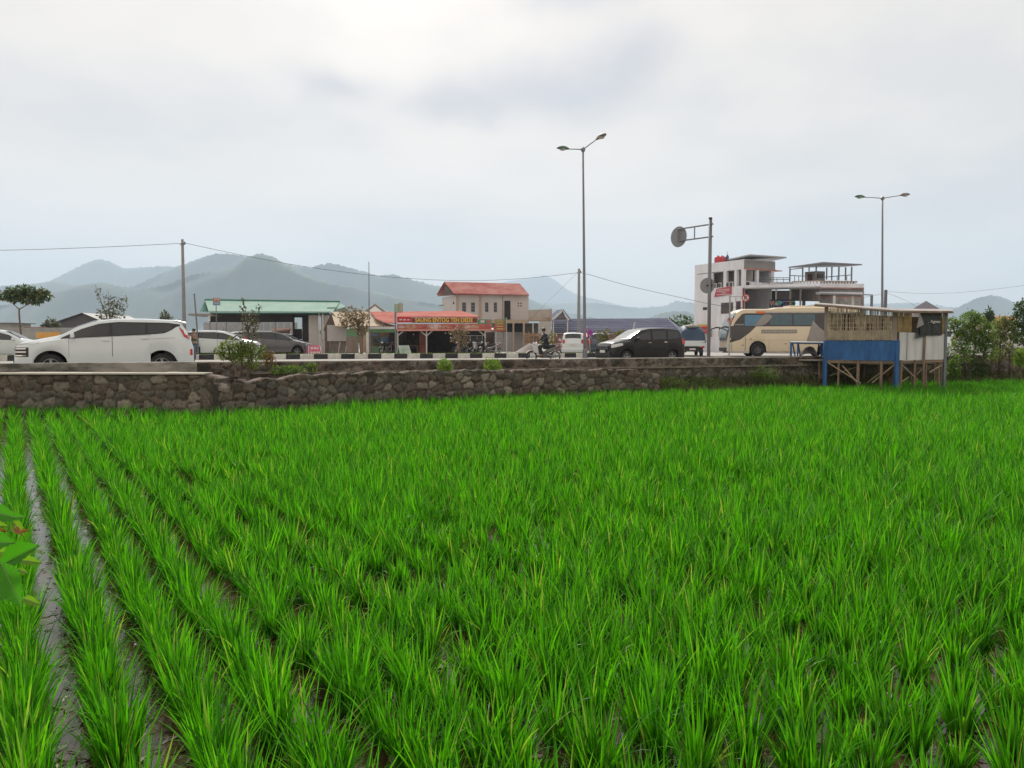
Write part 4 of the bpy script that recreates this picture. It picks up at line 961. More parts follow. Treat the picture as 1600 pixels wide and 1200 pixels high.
# person in green vest between the two white vans
J = {'pelvis': ((0, 0, .95), .11), 'chest': ((0, 0, 1.28), (.14, .10)), 'neck': ((0, 0, 1.46), .05), 'head': ((-.02, 0, 1.62), (.08, .09)), 'crown': ((-.02, 0, 1.69), (.055, .055))}
E = [('pelvis', 'chest'), ('chest', 'neck'), ('neck', 'head'), ('head', 'crown')]
for s_, sg in (('r', 1), ('l', -1)):
    J.update({'sh' + s_: ((0, sg * .19, 1.41), .05), 'el' + s_: ((.03, sg * .27, 1.14), .04), 'wr' + s_: ((-.10, sg * .22, 1.05 if sg > 0 else 1.32), .027), 'ha' + s_: ((-.17, sg * .20, 1.04 if sg > 0 else 1.40), .035), 'hip' + s_: ((0, sg * .10, .90), .085), 'kn' + s_: ((-.02, sg * .11, .5), .058), 'an' + s_: ((0, sg * .11, .08), .04), 'to' + s_: ((-.14, sg * .12, .04), .035)})
    E += [('chest', 'sh' + s_), ('sh' + s_, 'el' + s_), ('el' + s_, 'wr' + s_), ('wr' + s_, 'ha' + s_), ('pelvis', 'hip' + s_), ('hip' + s_, 'kn' + s_), ('kn' + s_, 'an' + s_), ('an' + s_, 'to' + s_)]
    for q in range(4): J['f%d%s' % (q, s_)] = ((-.235 - .004 * q, sg * (.17 + .018 * q), J['ha' + s_][0][2] + .01), .009); E.append(('ha' + s_, 'f%d%s' % (q, s_)))
    J['th' + s_] = ((-.20, sg * .15, J['ha' + s_][0][2] + .03), .01); E.append(('ha' + s_, 'th' + s_))
vest = {'a': ((0, 0, .96), (.15, .12)), 'b': ((0, 0, 1.2), (.16, .13)), 'c': ((0, 0, 1.38), (.13, .11)), 'd': ((0, 0, 1.45), .07)}
tj = {'p': ((0, 0, .93), (.14, .12))}; te = []
for s_, sg in (('r', 1), ('l', -1)):
    tj.update({'h' + s_: ((0, sg * .10, .86), .10), 'k' + s_: ((-.02, sg * .11, .5), .08), 'a' + s_: ((0, sg * .11, .12), .07)}); te += [('p', 'h' + s_), ('h' + s_, 'k' + s_), ('k' + s_, 'a' + s_)]
person('person in dark and green vest and blue jeans standing behind the white minivan', J, E, [('vest', vest, [('a', 'b'), ('b', 'c'), ('c', 'd')], mat('green_vest', (.03, .10, .045), .7, col2=(.012, .02, .016), scale=6)), ('trousers', tj, te, mat('blue_jeans', (.10, .14, .22), .85, var=.2))], (PX(304, 40.5), 40.5, ROADZ), R(40))
# ------------------------------------------------------------------ buildings
plaster = mat('grey_plaster', (.46, .44, .42), .9, var=.12, scale=.6, bump=.15)
white_w = mat('white_wall', (.60, .60, .62), .85, var=.08, scale=.5)
cream_w = mat('cream_wall', (.50, .42, .34), .9, var=.1, scale=.6)
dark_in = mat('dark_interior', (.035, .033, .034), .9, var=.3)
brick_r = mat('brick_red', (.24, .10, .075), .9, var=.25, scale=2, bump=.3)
win_d = mat('window_dark', (.05, .055, .065), .25, var=.2)
rust_red = mat('red_sheet_roof', (.29, .075, .065), .9, spec=.15, col2=(.37, .17, .15), scale=.7, bump=.1)
def corr(name, base, col2=None, n=9.0, rough=.5, axis='X', depth=.6):
    """corrugated metal: fine ridges through a wave bump"""
    if name in MATS: return MATS[name]
    m = mat(name, base, .85, spec=.15, col2=col2, var=.12, scale=.6); t = m.node_tree; p = t.nodes['Principled BSDF']
    tc = t.nodes.new('ShaderNodeTexCoord'); w_ = t.nodes.new('ShaderNodeTexWave'); w_.bands_direction = axis; w_.inputs['Scale'].default_value = n
    t.links.new(tc.outputs['Object'], w_.inputs['Vector'])
    bm = t.nodes.new('ShaderNodeBump'); bm.inputs['Strength'].default_value = depth; bm.inputs['Distance'].default_value = .05
    t.links.new(w_.outputs['Fac'], bm.inputs['Height']); t.links.new(bm.outputs[0], p.inputs['Normal']); return m
green_roof = corr('green_sheet_roof', (.24, .39, .34), (.31, .44, .39), 1.6)
green_edge = mat('green_edge', (.03, .20, .13), .5)
red_roof = corr('red_corrugated_roof', (.34, .06, .045), (.40, .13, .10), 1.4)
cream_roof = corr('cream_sheet_roof', (.50, .42, .33), (.42, .35, .27), 1.4)
blue_tile = corr('blue_tile_roof', (.075, .085, .155), (.12, .13, .20), 1.1, axis='Z', depth=1.0)
lgrey = mat('light_grey_metal', (.34, .34, .34), .5, .3, var=.1); steel = mat('galvanised_steel', (.20, .21, .23), .45, .6, var=.12, scale=2)
frame_w = mat('white_frame', (.62, .62, .60), .6, var=.08)

# --- A: long shed with green roof
A = thing('roadside_shed', 'open-sided long shed under a pale green sheet roof', 'building', (PX(420, 63), 63, .78))
Y = 63
ridge0, ridge1 = P(320, 470, Y + 3), P(531, 473, Y + 3)
e0, e1 = P(326, 487, Y - .2), P(520, 488, Y - .2)
bk0, bk1 = P(318, 487, Y + 7.5), P(545, 487, Y + 7.5)
b = MB(); b.plate([e0, e1, ridge1, ridge0], (0, 0, .06)); b.plate([ridge0, ridge1, bk1, bk0], (0, 0, .06)); b.build('roof', green_roof, A, world=True)
b = MB(); b.tube([ridge0 + Vector((0, 0, .08)), ridge1 + Vector((0, 0, .08))], .09, 6); b.build('ridge_cap', green_edge, A, world=True)
b = MB(); b.plate([P(312, 487, Y + 1.5), P(324, 487, Y + 1.5), P(320, 471, Y + 3.0)], (0, .12, 0)); b.build('gable_end', green_edge, A, world=True)
b = MB(); b.plate([P(515, 487.5, Y + .2), P(540, 480, Y + 2), P(531, 473.5, Y + 3.2), P(509, 474, Y + 2.6)], (0, 0, .05)); b.plate([P(511, 480, Y + .8), P(527, 480, Y + .8), P(527, 488, Y + .8), P(511, 488, Y + .8)], (0, .1, 0)); b.build('side_roof', green_roof, A, world=True)
b = MB(); b.pb(327, 514, 488.3, 489.8, Y - .15, .08); b.build('fascia', green_edge, A, world=True)
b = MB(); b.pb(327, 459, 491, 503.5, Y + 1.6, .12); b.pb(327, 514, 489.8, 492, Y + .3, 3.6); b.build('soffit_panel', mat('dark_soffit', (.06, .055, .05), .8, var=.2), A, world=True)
b = MB(); b.pb(457, 482, 489, 496, Y + 1.2, .2); b.pb(457, 460, 496, 552, Y + 1.2, .2); b.pb(472, 482, 496, 552, Y + 1.2, .2); b.build('doorway_frame', mat('dark_timber', (.035, .03, .028), .8), A, world=True)
b = MB(); b.pb(460, 472, 514, 552, Y + 1.4, .1); b.build('doorway_screen', dark_in, A, world=True)
MB().pb(482, 497, 490, 552, Y + .5, .2).build('wall', plaster, A, world=True); MB().pb(501, 514, 490, 552, Y + .3, .2).build('wall', plaster, A, world=True)
for x in (497.5, 503.5): MB().pb(x, x + 1.8, 490, 530, Y, .1).build('post', frame_w, A, world=True)
for x in (327.5, 353, 398, 430): MB().pb(x, x + 1.5, 503, 552, Y + 1.6, .1).build('post', steel, A, world=True)
b = MB(); b.pb(294, 327, 490, 493, Y - 1, 3); b.build('canopy', mat('weathered_boards', (.30, .27, .24), .8, var=.2), A, world=True); MB().pb(325, 328, 489, 502, Y - .9, .1).build('bracket', frame_w, A, world=True)
# fence of pale panels and things behind the shed
fp = thing('panel_fence', 'pale grey panel fence seen under the green shed roof', 'fence', (PX(380, 74), 74, .78))
for i in range(14): MB().pb(318 + i * 10.5, 328 + i * 10.5, 504, 530, 74, .08).build('panel', mat('pale_panel', (.34, .35, .37), .7, var=.1), fp, world=True)
fr = thing('tiled_shed', 'small orange red tiled roof behind the green roofed shed', 'building', (PX(440, 68), 68, .78))
b = MB(); b.plate([P(425, 529, 67), P(452, 522, 67), P(455, 513, 69), P(424, 515, 69)], (0, 0, .06)); b.build('roof', mat('orange_tiles', (.42, .17, .11), .8, var=.2, scale=3, bump=.5), fr, world=True)
MB().pb(427, 452, 524, 536, 67.6, 1.5).build('wall', plaster, fr, world=True)
hp = MB(); rows = []
for i in range(9):
    a = i / 8; rows.append([(PX(445 + 32 * t, 58), 57 + 2.4 * a, .75 + (1.0 * math.sin(math.pi * a) ** .8 * math.sin(math.pi * min(1, max(0, t * .96 + .02))) ** .7) * (1 + .15 * fbm(t * 5, a * 3))) for t in np.linspace(0, 1, 14)])
o = hp.grid(rows).build('gravel_heap', mat('pale_gravel', (.34, .33, .31), .95, var=.25, scale=8, bump=.8, bscale=30), smooth=True); tag(o, 'low heap of pale gravel beside the dark doorway of the shed', 'gravel heap')

# --- B: low house with cream roof, and green shopfront
B = thing('low_house', 'low house with curved cream roof and blank white side panel', 'building', (PX(545, 57), 57, .78))
Y = 57
b = MB(); b.plate([P(517, 488, Y + 3), P(524, 510, Y - .5), P(541, 511, Y - .5), P(620, 510.5, Y - .5), P(598, 505, Y + .8), P(582, 497, Y + 2.2), P(578, 488, Y + 3)], (0, 0, .05)); b.build('roof', cream_roof, B, world=True)
b = MB(); b.plate([P(518, 488, Y + 2.8), P(505, 516, Y + 2.2), P(508, 517, Y + 2.2), P(520, 492, Y + 2.8)], (0, .5, 0)); b.plate([P(518, 488, Y + 2.4), P(542, 511, Y), P(540, 513, Y), P(516, 491, Y + 2.4)], (0, .3, 0)); b.build('barge_board', mat('brown_board', (.13, .09, .07), .8, var=.2), B, world=True)
b = MB(); b.plate([P(508, 514, Y + 2.3), P(518, 490, Y + 2.3), P(540, 512, Y + 2.3), P(540, 552, Y + 2.3), P(508, 552, Y + 2.3)], (0, .2, 0)); b.build('gable_wall', mat('brown_gable', (.16, .12, .10), .9, var=.2), B, world=True)
MB().pb(511, 541, 508, 533, Y + .5, .15).build('side_panel', mat('blank_panel', (.42, .41, .40), .7, var=.05), B, world=True)
MB().pb(514, 541, 533, 552, Y + .8, .15).build('lower_wall', mat('stained_wall', (.22, .19, .17), .9, var=.2), B, world=True)
for x in (528, 539): MB().plate([P(x, 552, Y), P(x + .8, 552, Y), P(x + 3.6, 534, Y + .4), P(x + 2.8, 534, Y + .4)], (0, .05, 0)).build('prop', frame_w, B, world=True)
C2 = thing('green_shop', 'small shop with green fascia board and open front', 'shop', (PX(585, 56), 56, .78))
gsh = mat('green_shop_paint', (.10, .22, .10), .7, var=.15); 
MB().pb(541, 620, 514, 519.5, 55.2, .12).build('fascia_board', gsh, C2, world=True)
[MB().pb(x_, x_ + w_, 515.6, 516.6, 55.17, .02).build('lettering_mark', mat('dark_mark', (.05, .08, .05), .7), C2, world=True) for x_, w_ in ((590, 2), (595, 1.4), (597.5, 2))]
b = MB(); b.pb(541, 560, 519.5, 526, 56, .1); b.build('green_panel', mat('mint_panel', (.14, .27, .15), .7, var=.1), C2, world=True)
b = MB(); b.pb(541, 560, 526, 552, 56, .12); b.pb(577, 580, 519.5, 552, 56, .1); b.build('wall', mat('shop_wall', (.25, .20, .17), .85, var=.15), C2, world=True)
b = MB(); b.pb(580, 608, 519.5, 552, 57.2, .12); b.build('inner_wall', mat('shop_inner', (.26, .17, .13), .85, var=.25, scale=1.5), C2, world=True)
MB().pb(608, 618, 519.5, 552, 56.6, .1).build('doorway', dark_in, C2, world=True)
b = MB(); b.pb(581, 592, 528, 537, 57, .08); b.build('window', mat('green_window', (.10, .16, .11), .5), C2, world=True)
MB().pb(583, 590, 529.5, 535.5, 56.95, .04).build('pane', win_d, C2, world=True)
MB().pb(594, 607, 527, 536, 57.1, .05).build('blue_poster', mat('blue_poster', (.07, .16, .28), .5, var=.2, scale=2), C2, world=True)
MB().pb(582, 591, 521, 526, 57.1, .05).build('blue_poster', mat('blue_poster2', (.12, .22, .38), .5, var=.2, scale=2), C2, world=True)
MB().pb(581, 607, 541, 552, 57.0, .05).build('green_counter', mat('mint_panel', (.14, .27, .15), .7), C2, world=True)
MB().pb(618, 620.5, 519, 552, 55.3, .1).build('post', mat('green_post', (.20, .26, .17), .7), C2, world=True)
MB().pb(567, 571.5, 517, 551, 55.6, .12).build('side_banner', mat('yellow_banner', (.46, .36, .24), .6, col2=(.35, .16, .08), scale=2.2), C2, world=True)
MB().pb(572.5, 576.5, 513, 552, 54.8, .22).build('pillar', frame_w, C2, world=True)
HT = thing('tiled_house', 'grey tiled hipped roof peaking behind the cream roof', 'building', (PX(586, 78), 78, .78))
b = MB(); ap = P(586, 476, 78); b.add([P(563, 490, 75.5), P(612, 490, 75.5), P(612, 490, 80.5), P(563, 490, 80.5), ap], [(0, 1, 4), (1, 2, 4), (2, 3, 4), (3, 0, 4), (3, 2, 1, 0)]); b.build('roof', mat('grey_tiles', (.36, .34, .32), .85, var=.15, scale=2, bump=.4), HT, world=True)
MB().pb(567, 608, 490.2, 552, 76.3, 3.5).build('wall', white_w, HT, world=True)
b = MB(); b.tube([ap, P(604, 489, 75.6)], .12, 6); b.tube([ap, P(568, 489, 75.6)], .12, 6); b.build('ridge_tiles', mat('ridge_tile', (.22, .2, .19), .9), HT, world=True)

# --- C: food stall with banner
W = thing('food_stall', 'open food stall under a red sheet roof with long menu banner', 'food stall', (PX(690, 57), 57, .78))
Y = 56
r0, r1, r2, r3 = P(578, 488, Y + 5), P(722, 487, Y + 5), P(742, 500, Y), P(620, 497, Y)
b = MB(); b.plate([P(578, 488, Y + 5), P(620, 488, Y + 5), P(620, 506, Y - .4), P(603, 505, Y - .2), P(588, 499, Y + 1.6)], (0, 0, .05)); b.build('side_roof', red_roof, W, world=True)
b = MB(); b.plate([P(621, 496, Y + .3), P(750, 496, Y + .3), P(722, 487, Y + 5), P(621, 488, Y + 5)], (0, 0, .06)); b.build('roof', red_roof, W, world=True)
b = MB(); b.plate([P(620, 517.5, Y - .9), P(771, 516.5, Y - .9), P(771, 513.5, Y + .1), P(620, 514.5, Y + .1)], (0, 0, .05)); b.build('lower_roof', mat('salmon_sheet', (.48, .20, .16), .6, var=.1), W, world=True)
ban = thing('menu_banner', 'long red banner with yellow lettering SAUNG ENTOG TEH DEDE', 'banner', (PX(685, Y), Y - .3, PZ(505, Y - .3)))
def bl(px, py, yy): return P(px, py, yy) 
Yb = Y - .3
MB().pb(643, 746, 496.5, 504.3, Yb, .05).build('title_strip', mat('dark_red_cloth', (.22, .035, .035), .6, var=.15), ban, world=True)
MB().pb(620.5, 642.8, 495, 503.8, Yb, .05).build('logo_strip', mat('bright_red_cloth', (.55, .03, .05), .5, var=.08), ban, world=True)
MB().pb(746.2, 768, 499, 506, Yb, .05).build('green_strip', mat('green_cloth', (.07, .27, .13), .5, var=.15), ban, world=True)
MB().pb(620.5, 768, 506.2, 516, Yb, .05).build('photo_strip', mat('food_photo', (.50, .17, .14), .5, col2=(.34, .045, .05), scale=.9), ban, world=True)
text_mesh('lettering', 'SAUNG ENTOG TEH DEDE', mat('yellow_letter', (.72, .50, .08), .5, var=.03), .40, ban, (PX(694, Yb) - ban.location.x, -.03, PZ(500.4, Yb) - ban.location.z), depth=.008, bold=.012, sx=.87)
for k, (x, r) in enumerate(((628, .20), (643, .40), (661, .22), (679, .42), (697, .28), (712, .34), (730, .26), (742, .32), (758, .28))):
    b = MB(); n = 18; b.plate([(PX(x, Yb) + r * 1.25 * math.cos(2 * math.pi * q / n), Yb - .006 - .003 * k, PZ(510.8, Yb) + r * .52 * math.sin(2 * math.pi * q / n)) for q in range(n)], (0, .004, 0))
    b.build('plate_picture', mat('plate_pic%d' % (k % 3), [(.58, .50, .46), (.50, .30, .22), (.52, .16, .14)][k % 3], .5, col2=[(.35, .12, .09), (.26, .07, .05), (.28, .05, .05)][k % 3], scale=2.2), ban, world=True)
for x in (626, 632, 638): MB().pb(x - 2, x + 2, 498 + (x % 5) * .3, 500.6, Yb - .01, .004).build('logo_mark', frame_w, ban, world=True)
MB().pb(751, 757, 500.5, 504, Yb - .01, .004).build('logo_mark', frame_w, ban, world=True)
MB().pb(760, 766, 500.5, 504.5, Yb - .01, .004).build('logo_mark', mat('pink_mark', (.55, .12, .15), .5), ban, world=True)
for x in (620.5, 665.5, 757):
    b = MB(); b.pb(x, x + 1.9, 517, 553, Y - .7, .12)
    xx = PX(x + 1, Y - .65)
    if x > 621: b.tube([(xx, Y - .64, PZ(525, Y)), (xx - .42, Y - .64, PZ(517.5, Y))], .045, 6)
    if x < 700: b.tube([(xx, Y - .64, PZ(525, Y)), (xx + .42, Y - .64, PZ(517.5, Y))], .045, 6)
    b.build('post', frame_w, W, world=True)
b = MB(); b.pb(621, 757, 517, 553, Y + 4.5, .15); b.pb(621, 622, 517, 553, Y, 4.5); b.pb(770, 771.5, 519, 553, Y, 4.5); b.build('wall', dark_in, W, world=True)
MB().pb(622, 635, 520, 553, Y + 3.4, .2).build('brick_wall', brick_r, W, world=True); MB().pb(655, 665, 520, 553, Y + 1.0, .3).build('brick_pier', brick_r, W, world=True)
b = MB(); b.pb(757, 771, 519, 553, Y + 4, .15); b.build('side_wall', mat('brown_side', (.13, .09, .08), .9), W, world=True)
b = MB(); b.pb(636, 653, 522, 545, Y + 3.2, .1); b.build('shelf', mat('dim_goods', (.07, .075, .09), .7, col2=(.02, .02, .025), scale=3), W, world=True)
b = MB()
for (a, c, d_, e_) in ((724, 756, 524, 525), (724, 756, 538, 538.8), (734, 735.2, 525, 538), (753, 754.2, 525, 541), (745, 745.8, 525, 530)): b.pb(a, c, d_, e_, Y - .2, .06)
b.build('counter_frame', mat('pale_blue_frame', (.38, .42, .50), .5), W, world=True)
MB().pb(725, 753, 527, 537, Y + .2, .05).build('counter_glass', mat('dim_glass', (.06, .07, .08), .15), W, world=True)
for (x, y_) in ((696, 520.5), (646, 522.5)): MB().ellipsoid(P(x, y_, Y + .5), (.05, .05, .05), 8, 6).build('bulb', mat('bulb', (.8, .8, .8), .3), W, world=True)
# interior goods: table and stools
tb_ = thing('stall_table', 'small wooden table in the dark food stall', 'table', (PX(642, 57), 57.0, .78))
MB().box((0, 0, .74), (1.1, .6, .04)).build('table_top', mat('table_wood', (.20, .13, .08), .6), tb_)
for sx in (-1, 1):
    for sy in (-1, 1): MB().box((sx * .5, sy * .25, .36), (.05, .05, .72)).build('leg', mat('table_wood', (.20, .13, .08), .6), tb_)
# vertical signs beside the stall
vs_ = thing('sign_board', 'square green and cream box sign on a post over the red roof', 'sign', (PX(618, 54.5), 54.5, .78))
MB().box((0, .1, (PZ(485, 54.5) - .78) / 2), (.10, .10, PZ(485, 54.5) - .78)).build('post', steel, vs_)
MB().pb(616, 622, 474, 488, 54.3, .45).build('sign_face', mat('sign_green', (.13, .30, .17), .5, col2=(.45, .48, .38), scale=1.6), vs_, world=True, bevel=.02)
MB().pb(622.1, 628, 473.5, 488, 54.4, .5).build('sign_side', mat('sign_cream', (.42, .40, .33), .6), vs_, world=True)
vb = thing('sign_board', 'red and green upright banner sign on two white poles right of the food stall', 'sign', (PX(782, 53.5), 53.5, .78))
for x in (774.5, 791.3): MB().pb(x, x + .8, 499 if x < 780 else 496, 553, 53.5, .05).build('pole', frame_w, vb, world=True)
MB().pb(773, 789, 507, 517.5, 53.4, .05).build('banner_cloth', mat('sign_red', (.48, .09, .06), .6, var=.1), vb, world=True)
MB().pb(773, 789, 499, 506.9, 53.4, .05).build('banner_top', mat('sign_olive', (.26, .26, .10), .6, col2=(.40, .12, .08), scale=2), vb, world=True)
for k in range(4): MB().pb(776, 786, 501 + 4 * k, 502.8 + 4 * k, 53.35, .02).build('text_line', mat('sign_olive_text', (.42, .42, .18), .6), vb, world=True)
MB().plate([P(787, 497, 53.4), P(790.5, 496, 53.4), P(790.8, 517, 53.4), P(788.5, 512, 53.4)], (0, .04, 0)).build('green_flag', mat('green_cloth', (.07, .27, .13), .5), vb, world=True)

# --- D: two-storey house with red roof
Hh = thing('two_storey_house', 'unfinished two storey grey white house with faded red roof', 'house', (PX(755, 84), 84, .78))
Y = 84
rd0, rd1 = P(694, 441, Y + 2.6), P(812, 444, Y + 2.6); ev0, ev1 = P(709, 459, Y - .6), P(827, 461.5, Y - .6); bk0 = P(682, 461, Y + 5.4); bk1 = P(800, 462, Y + 6.0)
b = MB(); b.plate([ev0, ev1, rd1, rd0], (0, 0, .07)); b.plate([rd0, rd1, bk1, bk0], (0, 0, .07)); b.build('roof', rust_red, Hh, world=True)
b = MB(); b.plate([P(684, 461.5, Y + 5), P(708, 459.6, Y - .3), P(708, 461.5, Y - .3), P(684, 463, Y + 5)], (0, .1, 0)); b.build('gable_fascia', mat('brown_fascia', (.22, .10, .08), .8), Hh, world=True)
b = MB(); b.plate([P(691, 462, Y + 4.6), P(710, 460.5, Y), P(696, 445, Y + 2.6)], (0.15, 0.05, 0)); b.build('gable_wall', mat('dark_gable', (.14, .11, .10), .9), Hh, world=True)
c0 = P(713, 552, Y); 
b = MB()
fl_, fr_, bl_ = P(712.5, 500, Y), P(826, 500, Y), P(691, 500, Y + 4.6)
zt_ = PZ(461, Y); 
b.hexa([(fl_.x, Y, .7), (fr_.x, Y, .7), (fr_.x - .6, Y + 5, .7), (bl_.x, bl_.y, .7)], [(fl_.x, Y, zt_), (fr_.x, Y, zt_), (fr_.x - .6, Y + 5, zt_ - .05), (bl_.x, bl_.y, zt_)]); b.build('wall', mat('pinkish_plaster', (.52, .495, .485), .9, var=.08, scale=.5), Hh, world=True)
pil = mat('bare_pilaster', (.42, .33, .27), .9, var=.1)
for (a, c) in ((712.6, 716.5), (748, 752.5)): MB().pb(a, c, 461.5, 500, Y - .06, .05).build('pilaster', pil, Hh, world=True)
MB().pb(785, 786, 461.5, 500, Y - .05, .04).build('pilaster', mat('thin_seam', (.22, .2, .19), .9), Hh, world=True)
for (a, c) in ((722, 728), (736, 742), (758, 763), (771.5, 776.5)):
    wf = MB().pb(a, c, 472.5, 487.5, Y - .05, .06).build('window', mat('grey_window_frame', (.20, .21, .23), .6), Hh, world=True)
    for i in range(2):
        for j in range(3):
            w2_ = (c - a - 1.2) / 2; MB().pb(a + .4 + i * (w2_ + .4), a + .4 + i * (w2_ + .4) + w2_, 473.2 + j * 4.8, 477.2 + j * 4.8, Y - .07, .02).build('pane', win_d, wf, world=True)
MB().pb(788, 797.5, 470, 499.5, Y - .05, .06).build('doorway', dark_in, Hh, world=True)
for i in range(2):
    for j in range(2): MB().pb(809 + i * 4, 811 + i * 4, 473 + j * 4, 475 + j * 4, Y - .03, .03).build('vent_hole', win_d, Hh, world=True)
MB().plate([P(693, 476, Y + 3.4), P(684, 476.5, Y + 3), P(684, 477.3, Y + 3), P(693, 477.5, Y + 3.4)], (0, .2, 0)).build('wall_lamp', steel, Hh, world=True)
for x in (709,): MB().ellipsoid(P(x, 473.5, Y + .6), (.1, .1, .12), 8, 6).build('wall_lamp', trim_b, Hh, world=True)
Yl = Y - 3
LB = thing('annex_building', 'bare concrete single storey annex with open bays below the red roofed house', 'building', (PX(800, Yl), Yl, .78))
b = MB(); b.pb(768, 826, 499.5, 505, Yl, 3); b.pb(801, 803.5, 505, 552, Yl, .4); b.pb(817, 820, 505, 540, Yl, .3); b.pb(826, 862, 496, 501, Yl, 2.5); b.build('beam', mat('bare_beam', (.40, .32, .26), .9, var=.1), LB, world=True)
b = MB(); b.plate([P(826, 484.5, Yl + .2), P(861, 483, Yl - .2), P(861, 496, Yl - .2), P(826, 497, Yl + .2)], (0, .15, 0)); b.build('parapet', mat('bare_parapet', (.40, .36, .32), .9, var=.1), LB, world=True)
MB().pb(860, 862.5, 482.5, 500, Yl - .3, .3).build('corner_post', mat('bare_beam', (.40, .32, .26), .9), LB, world=True)
MB().pb(843, 861, 502, 521, Yl, .2).build('wall', plaster, LB, world=True)
for a_ in ((768, 786, 519, 552, Yl + .2, .15), (787, 801, 519, 552, Yl + .1, .15), (768, 792, 505, 519, Yl + 2, .1)): MB().pb(*a_).build('wall', mat('grey_block', (.27, .26, .26), .9, var=.1), LB, world=True)
for (a, c) in ((792, 800.5), (803.5, 817)): MB().pb(a, c, 505, 519, Yl + .6, .1).build('opening', dark_in, LB, world=True)
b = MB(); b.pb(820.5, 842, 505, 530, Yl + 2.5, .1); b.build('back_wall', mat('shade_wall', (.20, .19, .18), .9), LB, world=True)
for x in (832, 841): MB().pb(x, x + 1.6, 505, 526, Yl + .2, .15).build('post', frame_w, LB, world=True)
b = MB()
for (p0, p1) in (((820, 521), (842, 526)), ((820, 526), (842, 524)), ((822, 530), (846, 530)), ((826, 518), (826, 536)), ((834, 518), (834, 536)), ((845, 520), (845, 536))): b.tube([P(*p0, Yl - .5), P(*p1, Yl - .5)], .05, 5)
b.build('timber_scaffold', mat('raw_timber', (.36, .22, .13), .8, var=.15), LB, world=True)
MB().pb(820, 846, 521, 537, Yl - .2, .1).build('timber_boards', mat('raw_timber2', (.34, .23, .16), .9, col2=(.20, .15, .11), scale=2), LB, world=True)
hp = MB(); rows = []
for i in range(8):
    a = i / 7; rows.append([(PX(800 + 40 * t, 66), 65 + 3 * a, .75 + 1.15 * math.sin(math.pi * a) * max(0, (t if t < .7 else .7 - (t - .7) * .8)) * 1.2) for t in np.linspace(0, 1, 14)])
o = hp.grid(rows).build('concrete_ramp', mat('ramp_concrete', (.30, .27, .26), .95, var=.15, scale=1), smooth=True); tag(o, 'sloping pile of grey rubble in front of the concrete annex', 'rubble')
# --- blue tiled long building
BB = thing('blue_roof_building', 'long low building under a dark blue tiled roof', 'building', (PX(965, 88), 88, .78))
Y = 88
b = MB(); b.plate([P(862, 520, Y), P(1066, 520, Y), P(1044, 499.5, Y + 5), P(862, 500.5, Y + 5)], (0, 0, .1)); b.plate([P(1066, 520, Y), P(1075, 519, Y + 6), P(1044, 499.5, Y + 5)], (0, 0, .1)); b.build('roof', blue_tile, BB, world=True)
b = MB()
for i in range(7):
    f = i / 7; a = P(862, 520 - 19.5 * f, Y + 5 * f); c = P(1066 - 22 * f, 520 - 20 * f, Y + 5 * f); b.tube([a + Vector((0, -.04, .13)), c + Vector((0, -.04, .13))], .07, 5)
b.tube([P(862, 500, Y + 5), P(1044, 499, Y + 5)], .15, 6); b.tube([P(1044, 499, Y + 5), P(1066, 519, Y)], .12, 6); b.build('tile_course', mat('blue_tile_edge', (.19, .20, .28), .7), BB, world=True)
b = MB(); b.pb(862, 1062, 521, 552, Y + .8, 4); b.build('wall', mat('red_white_wall', (.40, .32, .31), .85, col2=(.33, .07, .06), scale=.45), BB, world=True)
MB().pb(862, 1066, 520, 521.5, Y + .1, .1).build('gutter', frame_w, BB, world=True)
GP = thing('gable_porch', 'small gabled porch with white barge boards and blue tiles', 'building', (PX(876, 85), 85, .78))
Y = 85
b = MB(); b.plate([P(862, 501, Y), P(880, 484, Y), P(870, 485.5, Y + 6), P(860, 494, Y + 5)], (0, 0, .08)); b.plate([P(880, 484, Y), P(889, 501, Y), P(893, 501, Y + 5), P(876, 485, Y + 6)], (0, 0, .08)); b.build('roof', blue_tile, GP, world=True)
b = MB(); b.tube([P(863, 499.5, Y - .1), P(878.5, 484.5, Y - .1), P(888.5, 500.5, Y - .1)], .11, 6); b.build('barge_board', frame_w, GP, world=True)
b = MB(); b.plate([P(866, 499.5, Y + .3), P(878.5, 487.5, Y + .3), P(886, 499.5, Y + .3)], (0, .1, 0)); b.build('gable_wall', mat('mottled_gable', (.26, .25, .25), .8, col2=(.08, .08, .08), scale=3), GP, world=True)
for x in (864, 886): MB().pb(x, x + 1.5, 500, 552, Y + .3, .1).build('post', frame_w, GP, world=True)
rs = thing('stall_awning', 'red and white striped awning low behind the parked cars', 'awning', (PX(920, 80), 80, .78))
b = MB(); b.plate([P(899, 527, 79), P(929, 527, 79), P(929, 521, 81), P(899, 521, 81)], (0, 0, .05)); b.build('canvas', mat('red_awning', (.55, .07, .07), .6, col2=(.55, .30, .28), scale=1.2), rs, world=True)
for x in (900, 928): MB().pb(x, x + .8, 526, 553, 79.2, .06).build('post', frame_w, rs, world=True)

# --- E: white three storey building (local frame: u to the right, v away)
O1 = Vector((22.5, 75, 0)); EW = thing('white_building', 'white three storey building with open loggia and flat sloping roof canopy', 'building', (22.5, 75, .78), math.atan2(.482, .876))
def EB(x0, x1, y0, y1, z0, z1): return MB().bb(x0, x1, y0, y1, z0 - .78, z1 - .78)
def ez(py): return 1.75 + (535 - py) / 16.0
VL = 6.9
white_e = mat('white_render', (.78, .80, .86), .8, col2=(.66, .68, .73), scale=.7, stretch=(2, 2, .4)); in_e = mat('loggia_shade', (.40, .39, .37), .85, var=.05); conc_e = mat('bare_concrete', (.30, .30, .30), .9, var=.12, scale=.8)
dark_e = mat('dark_facade', (.085, .075, .07), .7, var=.25, scale=1.5)
